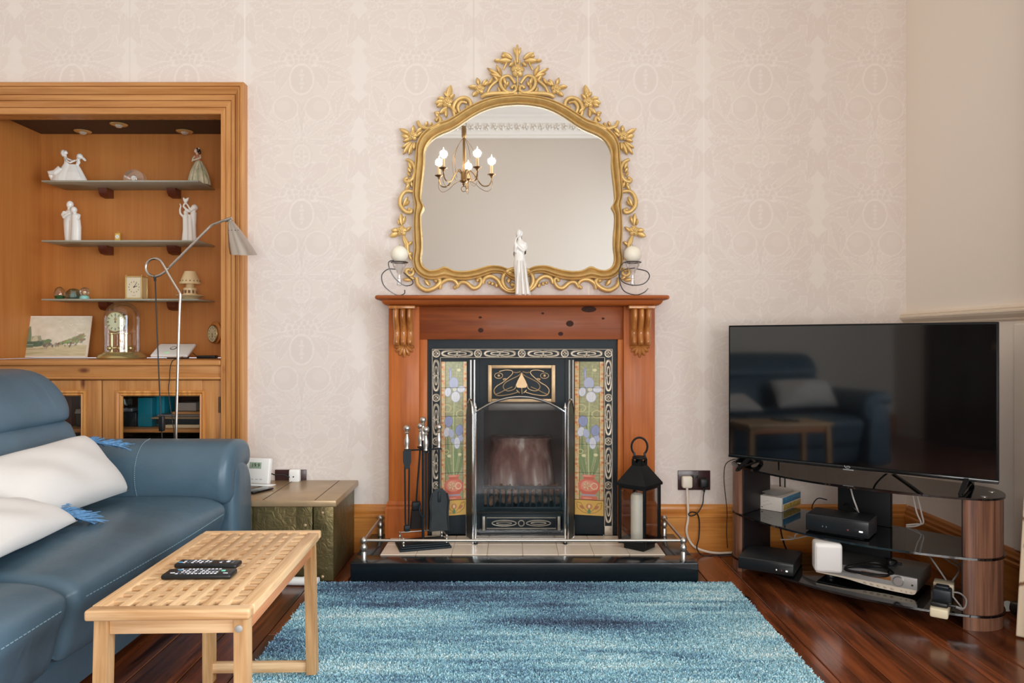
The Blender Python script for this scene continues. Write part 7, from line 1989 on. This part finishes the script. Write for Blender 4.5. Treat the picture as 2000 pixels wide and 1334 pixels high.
bt = ORG[t.name]; fpz = bt.z + H_ + .0006
m = MB(); m.M = Matrix.Translation((bt.x - .01, bt.y + .0, fpz)) @ Matrix.Rotation(t.rotation_euler.z + R(-4), 4, 'Z')
m.sheet(lambda u_, v_: Vector(((u_ - .5) * W_ * .78, (v_ - .5) * D_ * .8, .001 + .001 * v_)), 8, 6); m.sheet(lambda u_, v_: Vector(((u_ - .5) * W_ * .84 - .004, (v_ - .5) * D_ * .86, .004 + .007 * abs(math.sin(2.6 * u_ + .4)) * (1 - .4 * v_))), 12, 6)
m.sheet(lambda u_, v_: Vector(((u_ - .5) * W_ * .80 - .004, (v_ - .5) * D_ * .84, .0075 + .007 * abs(math.sin(2.6 * u_ + .4)) * (1 - .4 * v_))), 12, 6)
m.solo('folded_leaflet', mat('leaflet', C(214, 208, 202), .6), 'folded grey and white leaflet lying on the white boxed set', 'leaflet')
def settop(name, label, fl, fr, rb, z, tfl, lights):
    t, W_, D_, H_ = gbox(name, label, 'set-top box', fl, fr, rb, z, tfl, None, 'black set-top boxes')
    H_ = max(.03, H_)
    m = MB(); m.rbox(-W_ / 2, W_ / 2, -D_ / 2 + .004, D_ / 2, .004, H_, .004, 2); m.build('case', mat('charcoal_plastic', C(44, 46, 48), .42), t, local=True)
    m = MB(); m.rbox(-W_ / 2 + .001, W_ / 2 - .001, -D_ / 2, -D_ / 2 + .006, .005, H_ - .003, .002); f_ = m.build('front_panel', mat('front_black', C(26, 28, 31), .28), t, local=True)
    for (x, w_, col, es) in lights:
        m = MB(); m.rbox(W_ * x - w_, W_ * x + w_, -D_ / 2 - .0007, -D_ / 2 + .001, H_ * .36, H_ * .36 + .006, .0004); m.build('indicator', mat('ind_%d_%d' % (col[0], int(es * 10)), C(*col), .4, emit=C(*col), es=es), f_, local=True)
    m = MB(); m.rbox(-W_ * .42, W_ * .42, -D_ * .4, D_ * .4, 0, .005, .001); m.build('feet', BLACK, t, local=True)
settop('set_top_box', 'black set-top box with white status light on the middle glass shelf', (1573, 1037), (1697, 1056), (1712, 1040), .264, 1003, [(-.22, .002, (110, 112, 116), 0), (-.16, .002, (110, 112, 116), 0), (.18, .003, (120, 54, 60), .3), (.38, .007, (236, 232, 224), 1.2)])
settop('set_top_box', 'black set-top box with red light on the bottom glass shelf', (1441, 1112), (1550, 1129), (1561, 1100), .057, 1087, [(.20, .0025, (214, 210, 204), .6), (.29, .002, (120, 60, 60), .2), (.38, .004, (236, 90, 84), 1.2)])
# silver receiver
t, W_, D_, H_ = gbox('disc_receiver', 'silver disc receiver with round dial on the bottom glass shelf', 'receiver', (1575, 1141), (1776, 1184), (1808, 1118), .057, 1106, None)
H_ = .062; D_ = max(.20, min(D_, .255))
SILV = mat('silver_plastic', C(178, 174, 172), .35, .35)
m = MB(); m.rbox(-W_ / 2, W_ / 2, -D_ / 2 + .008, D_ / 2, .016, H_ + .012, .003); m.build('case', mat('grey_steel_case', C(120, 118, 114), .35, .5, var=.1, vscale=18), t, local=True)
m = MB(); m.rbox(-W_ / 2 - .002, W_ / 2 + .002, -D_ / 2, -D_ / 2 + .012, .024, H_ + .011, .003, 2); fp_ = m.build('fascia', SILV, t, local=True)
cur = cr([(-W_ / 2, .022), (-W_ * .2, .020), (0, .012), (W_ * .2, .008), (W_ * .44, .008), (W_ / 2 - .004, .014)], 5)
m = MB(); m.prism([(x, z_) for x, z_ in cur] + [(W_ / 2, .027), (-W_ / 2, .027)], 'Y', -D_ / 2 - .003, -D_ / 2 + .01); lp_ = m.build('lower_lip', mat('pale_cream_plastic', C(226, 210, 190), .35), t, local=True, smooth=False)
m = MB(); m.rbox(-W_ * .40, -W_ * .08, -D_ / 2 - .0012, -D_ / 2 + .002, .043, .058, .001); m.build('disc_tray', mat('tray_grey', C(150, 146, 144), .35, .3), fp_, local=True)
m = MB(); m.rbox(-W_ * .03, W_ * .26, -D_ / 2 - .0012, -D_ / 2 + .002, .046, .064, .001); m.build('amber_display', mat('amber_window', C(150, 96, 52), .25), fp_, local=True)
m = MB(); m.rbox(-W_ * .47, -W_ * .43, -D_ / 2 - .002, -D_ / 2 + .002, .048, .058, .001); m.build('power_button', SILV, fp_, local=True)
m = MB(); m.lathe([(.019, 0), (.019, .010), (.016, .013), (.0003, .0135)], (W_ * .335, -D_ / 2, .052), 24, Matrix.Rotation(R(90), 3, 'X')); m.build('dial', mat('bright_silver', C(206, 204, 202), .25, .7), fp_, local=True)
for k in range(5):
    m = MB(); m.ball((W_ * (.01 + .066 * k), -D_ / 2 - .003, .0185 - .0006 * k), (.0075, .0022, .0042), 12, 6); m.build('key', mat('key_cream', C(200, 184, 164), .4), lp_, local=True)
for k in range(3):
    m = MB(); m.ball((W_ * (.36 + .046 * k), -D_ / 2 - .003, .0165), (.0036, .002, .0036), 10, 6); m.build('key', MC['key_cream'], lp_, local=True)
m = MB(); m.ball((W_ * .46, -D_ / 2, .044), (.004, .002, .004), 8, 5); m.build('socket', BLACK, fp_, local=True)
for sx in (-1, 1):
    for sy_ in (-1, 1):
        m = MB(); m.lathe([(.016, 0), (.018, .006), (.015, .016)], (sx * W_ * .38, sy_ * D_ * .34, 0), 14); m.build('foot', BLACK, t, local=True)
rc = ORG[t.name]; rrot = t.rotation_euler.z; rtop = rc.z + H_ + .0125
def RL(x, y, z=0.0): return Matrix.Translation((rc.x, rc.y, rtop)) @ Matrix.Rotation(rrot, 4, 'Z') @ Vector((x, y, z))
zc_ = rtop
c_ = G(1613, 1120, rtop)
wc = thing('speaker_cube', 'small white rounded speaker cube standing on the silver receiver', 'speaker', (c_.x + .02, c_.y + .035, rtop + .0005), R(-14))
m = MB(); m.rbox(-.052, .052, -.038, .042, 0, .118, .014, 3); m.build('case', WHITE, wc, local=True)
m = MB(); m.rbox(-.046, .046, -.0392, -.030, .008, .104, .008, 2); m.build('grille', mat('pale_grille', C(222, 218, 216), .6), wc, local=True)
m = MB(); rr = random.Random(8); cc = G(1700, 1114, rtop + .008); pts = []
for k in range(64):
    a = k * .31; r_ = .072 + .014 * math.sin(k * .9) ; pts.append((cc.x + r_ * 1.15 * math.cos(a), cc.y + r_ * .8 * math.sin(a), rtop + .0045 + .003 * (k // 20) + .010 * max(0, math.sin(a * .5 + 1)) * (k > 30)))
m.tube(cr(pts, 3), .0030, 6); e_ = RL(.06, .06, .01)
m.tube(cr([pts[-1], (cc.x + .10, cc.y + .02, rtop + .02), (cc.x + .13, cc.y + .05, rtop + .03), (cc.x + .12, cc.y + .12, rtop + .02)], 5), .003, 6)
m.solo('coiled_cable', CABLE_B, 'coil of black cable lying on top of the silver receiver', 'cable')
m = MB(); k_ = G(1742, 1100, rtop + .012); m.rbox(k_.x - .018, k_.x + .018, k_.y - .014, k_.y + .014, rtop + .0005, rtop + .026, .006, 2); m.tube([(k_.x + .016, k_.y - .012, rtop + .014), (k_.x + .030, k_.y - .022, rtop + .014)], .006, 8)
m.solo('cable_plug', mat('smoked_plug', C(46, 44, 44), .3), 'dark plug on the silver receiver beside the cable coil', 'plug')
# extension lead with plugs
f0 = G(1834, 1206, .058); f1 = G(1852, 1135, .058); d_ = (f1 - f0); er = math.atan2(d_.y, d_.x) - PI / 2
ex = thing('extension_lead', 'cream four-way extension lead jutting over the edge of the bottom glass shelf', 'extension lead', (f0.x, f0.y, .0575), er)
EL = .30
m = MB(); m.rbox(-.029, .029, -.012, EL, 0, .034, .007, 2); m.build('body', CREAM, ex, local=True)
Mx_ = Matrix.Translation((f0.x, f0.y, .0575)) @ Matrix.Rotation(er, 4, 'Z')
t = thing('black_adapter', 'boxy black power adapter plugged into the extension lead', 'adapter', Mx_ @ Vector((0.004, .09, .0345)), er)
m = MB(); m.rbox(-.030, .030, -.022, .036, 0, .046, .006, 2); m.rbox(-.022, .022, .0, .034, .044, .054, .006, 2); m.build('body', mat('slate_plastic', C(34, 40, 46), .4), t, local=True)
t = thing('black_plug', 'flat black plug at the front end of the extension lead', 'plug', Mx_ @ Vector((.0, .022, .0345)), er)
m = MB(); m.rbox(-.028, .028, -.018, .022, 0, .018, .007, 2); m.rbox(.020, .052, -.006, .006, .004, .014, .004); m.build('body', BLACK, t, local=True)
t = thing('cream_adapter', 'pale cream adapter block at the back of the extension lead', 'adapter', Mx_ @ Vector((.004, .185, .0345)), er)
m = MB(); m.rbox(-.034, .034, -.03, .032, 0, .046, .004); m.build('body', mat('pale_block', C(206, 190, 164), .45), t, local=True)
cables('adapter_cord', ['wide grey cord loop from the flat plug to the black adapter', 'small inner grey cord loop beside the flat black plug'], [[Mx_ @ Vector((.05, .022, .044)), Mx_ @ Vector((.075, .03, .04)), Mx_ @ Vector((.08, .07, .06)), Mx_ @ Vector((.060, .10, .07)), Mx_ @ Vector((.036, .10, .07))],
    [Mx_ @ Vector((.05, .020, .042)), Mx_ @ Vector((.07, .04, .03)), Mx_ @ Vector((.062, .08, .03)), Mx_ @ Vector((.037, .085, .06))]], .003, CABLE_G, 'grey cords on the extension lead')
top = Mx_ @ Vector((.01, .20, .082))
cables('grey_cable', ['grey cable rising from the top of the cream adapter block', 'grey cable arching up behind the cream adapter block', 'thick grey cable running down behind the walnut column by the extension lead'], [[top, top + Vector((-.03, .05, .07)), SL(.70, .24, .19), SL(.68, .27, .22), SL(.66, .296, .25)],
    [Mx_ @ Vector((.03, .20, .082)), Mx_ @ Vector((.05, .25, .12)), SL(.78, .26, .17), SL(.72, .285, .20), SL(.70, .31, .245)], [SL(.885, .20, .10), SL(.84, .24, .16), SL(.76, .27, .20), SL(.73, .30, .24)]], .0032, CABLE_G, 'grey cables behind the extension lead')
# cables seen through the stand
m = MB(); m.tube(cr([G(1804, 967, .487), G(1790, 956, .487), G(1768, 940, .487), G(1746, 925, .487), G(1735, 917, .489), SL(.50, .26, .53), SL(.48, .26, .60)], 5), .0040, 7); m.solo('television_cable', CABLE_B, 'black cable from the television over the top glass shelf', 'cable')
cables('ivory_cable', ['ivory cable behind the middle glass shelf, nearer the black centre panel', 'ivory cable behind the middle glass shelf, nearer the walnut end column'], [[SL(.615 + dx, .31, .46), SL(.63 + dx, .315, .40), SL(.645 + dx, .318, .33), SL(.66 + dx * .5, .32, .29), SL(.64, .325, .272 + dz), SL(.60, .33, .26 + dz)] for (dx, dz) in ((0, 0), (.018, .008))], .0034, CABLE_W, 'pair of ivory cables')
m = MB(); m.tube(cr([SL(.40, .235, .44), SL(.42, .20, .42), SL(.44, .18, .38), SL(.45, .19, .34), SL(.45, .22, .30)], 5), .0034, 7); m.solo('white_aerial_lead', CABLE_W, 'single white lead curving down to the upper set-top box', 'cable')
cables('white_lead', ['white lead lying highest behind the lower set-top box', 'long white lead dipping behind the lower set-top box and white speaker', 'short thin white lead at the corner behind the lower set-top box'], [[SL(.10, .33, .14), SL(.16, .30, .17), SL(.26, .29, .19), SL(.36, .30, .19)], [SL(.08, .31, .12), SL(.14, .27, .13), SL(.22, .25, .16), SL(.30, .24, .14), SL(.36, .23, .10)], [SL(.05, .30, .10), SL(.12, .29, .12), SL(.14, .28, .15), SL(.22, .31, .18)]], .0032, CABLE_W, 'loose white leads')
cables('thin_black_lead', ['thin black lead curling beside the upper set-top box against the pale wall', 'thin black lead looping over the upper set-top box against the black panel'], [[SL(.30, .24, .34), SL(.27, .21, .345), SL(.25, .20, .30), SL(.28, .21, .272)], [SL(.38, .235, .33), SL(.40, .20, .345), SL(.44, .19, .335), SL(.46, .20, .30)]], .0026, CABLE_B, 'thin black leads')
q = SL(.08, .33, 0)
cables('wall_side_cable', ['thin black cable running down the skirting behind the stand', 'black cable dropping behind the television to the skirting'], [[(q.x + .02, 3.60, .40), (q.x + .02, 3.60, .30), (q.x + .01, 3.60, .20), (q.x, 3.60, .12), (q.x + .03, 3.605, .02), (q.x + .06, 3.605, .006)], [P(1521, 870, 3.55), P(1521, 905, 3.56), P(1523, 925, 3.57), P(1524, 955, 3.58), P(1528, 990, 3.59)]], .0036, CABLE_B)
m = MB(); m.tube(cr([SL(-.03, .13, .4855), SL(-.09, .13, .488), P(1418, 906, 3.44), P(1414, 930, 3.46), P(1416, 960, 3.47), P(1420, 1000, 3.48), P(1419, 1040, 3.5), P(1421, 1070, 3.55)], 6), .0022, 6); m.solo('dock_cable', mat('brown_black_cable', C(54, 44, 38), .5), 'thin dark cable falling from the black dock down the side of the stand', 'cable')
a = G(1974, 1196, .030)
rv = thing('skirting_valve', 'small grey pipe valve with white cap by the right-hand skirting', 'valve', (1.925, a.y + .30, .03))
vy = 1.925 * F / 974; vz = pz(1182, vy)
ORG[rv.name] = Vector((1.925, vy, vz)); rv.location = ORG[rv.name]
m = MB(); m.lathe([(.020, 0), (.024, .006), (.024, .03), (.018, .034)], (1.915, vy - .016, vz), 16, Matrix.Rotation(R(90), 3, 'X') @ Matrix.Rotation(R(40), 3, 'Y')); m.tube([(1.92, vy, vz), (1.958, vy, vz)], .012, 10); m.build('body', mat('grey_metal', C(98, 92, 88), .35, .7), rv)
m = MB(); m.lathe([(.020, 0), (.021, .003), (.018, .006), (.0003, .007)], (1.905, vy - .012, vz), 18, Matrix.Rotation(R(-60), 3, 'Y') @ Matrix.Rotation(R(20), 3, 'X')); m.build('cap', WHITE, rv)

# ------------------------------------------------------------------ floral curtain at the right edge
cc_ = Canvas(60, 60, 4, (226, 208, 182), True)
for (x, y, r_) in ((12, 14, 7), (44, 36, 8), (30, 56, 6)):
    for k in range(6):
        a = k * PI / 3; cc_.ell(x + r_ * .55 * math.cos(a), y + r_ * .55 * math.sin(a), r_ * .48, r_ * .4, (186, 32, 44), a)
    cc_.ell(x, y, r_ * .32, r_ * .32, (120, 36, 70)); cc_.ell(x, y, r_ * .14, r_ * .14, (226, 170, 80))
for (x, y, a) in ((26, 20, .6), (6, 34, -.5), (52, 12, 1.2), (20, 44, .2), (38, 10, -1), (56, 50, .8), (10, 54, 1.6)):
    cc_.ell(x, y, 5, 2.6, (28, 86, 66), a); cc_.ell(x, y, 2.4, .8, (120, 140, 80), a)
for (x, y) in ((36, 22), (4, 46), (54, 24), (22, 6)): cc_.ell(x, y, 3, 3, (70, 90, 140)); cc_.ell(x, y, 1.2, 1.2, (200, 160, 90))
for a in (((0, 20), (14, 26), (26, 20), (36, 30), (46, 28), (60, 20)), ((20, 60), (16, 44), (24, 34), (20, 20), (22, 0)), ((60, 46), (50, 48), (40, 44), (30, 48), (12, 46), (0, 46))): cc_.line(cr(a, 5), 1.2, (122, 84, 60))
cur_ = thing('floral_curtain', 'cream curtain printed with red flowers and green leaves hanging at the window', 'curtain', (1.86, 2.3, .01))
U = np.linspace(0, 1, 150); V = np.concatenate([np.linspace(0, 1.5, 230), np.linspace(1.5, 3.05, 60)[1:]])
uu, vv = np.meshgrid(U, V)
cols = cc_.sample(uu.ravel() * 110, vv.ravel() * 110)
og = ORG[cur_.name]
def cfn(u_, v_):
    fl_ = .014 * np.clip(1 - v_ / .9, 0, 1)
    y = 2.565 + fl_ - .62 * u_
    x = 1.846 + .016 * np.clip(v_, 0, 1.2) - fl_ - .045 * np.cos(u_ * 2 * PI * 5.2) * (1 - .2 * np.clip(v_ / 3, 0, 1)) + .012 * np.sin(u_ * 17 + v_)
    return x - og.x, y - og.y, v_ + .006 + .012 * u_ * 0 - og.z
me = grid_mesh('fabric', U, V, cfn, cols); me.materials.append(painted('printed_linen', .8, .3, bump=.15, bscale=500))
o = bpy.data.objects.new('fabric', me); COL.objects.link(o); o.parent = cur_
sm_ = o.modifiers.new('thick', 'SOLIDIFY'); sm_.thickness = .003
m = MB(); m.tube([(1.87, 2.66, 3.09), (1.87, -.7, 3.09)], .014, 12); m.ball((1.87, 2.68, 3.09), .026, 14, 9)
rod = m.solo('curtain_rod', PINE, 'wooden curtain rod above the side window', 'curtain rod')
m = MB()
for k in range(7): m.tube([(1.87 + .02 * math.cos(a), 2.56 - .1 * k, 3.09 + .02 * math.sin(a)) for a in np.linspace(0, 2 * PI, 14, endpoint=False)], .0025, 6, True)
m.build('rings', BRASS, cur_)
m = MB()
for y in (2.60, .8, -.62): m.rbox(1.87 - .01, XR, y - .012, y + .012, 3.07, 3.085, .003)
m.build('brackets', PINE, rod)
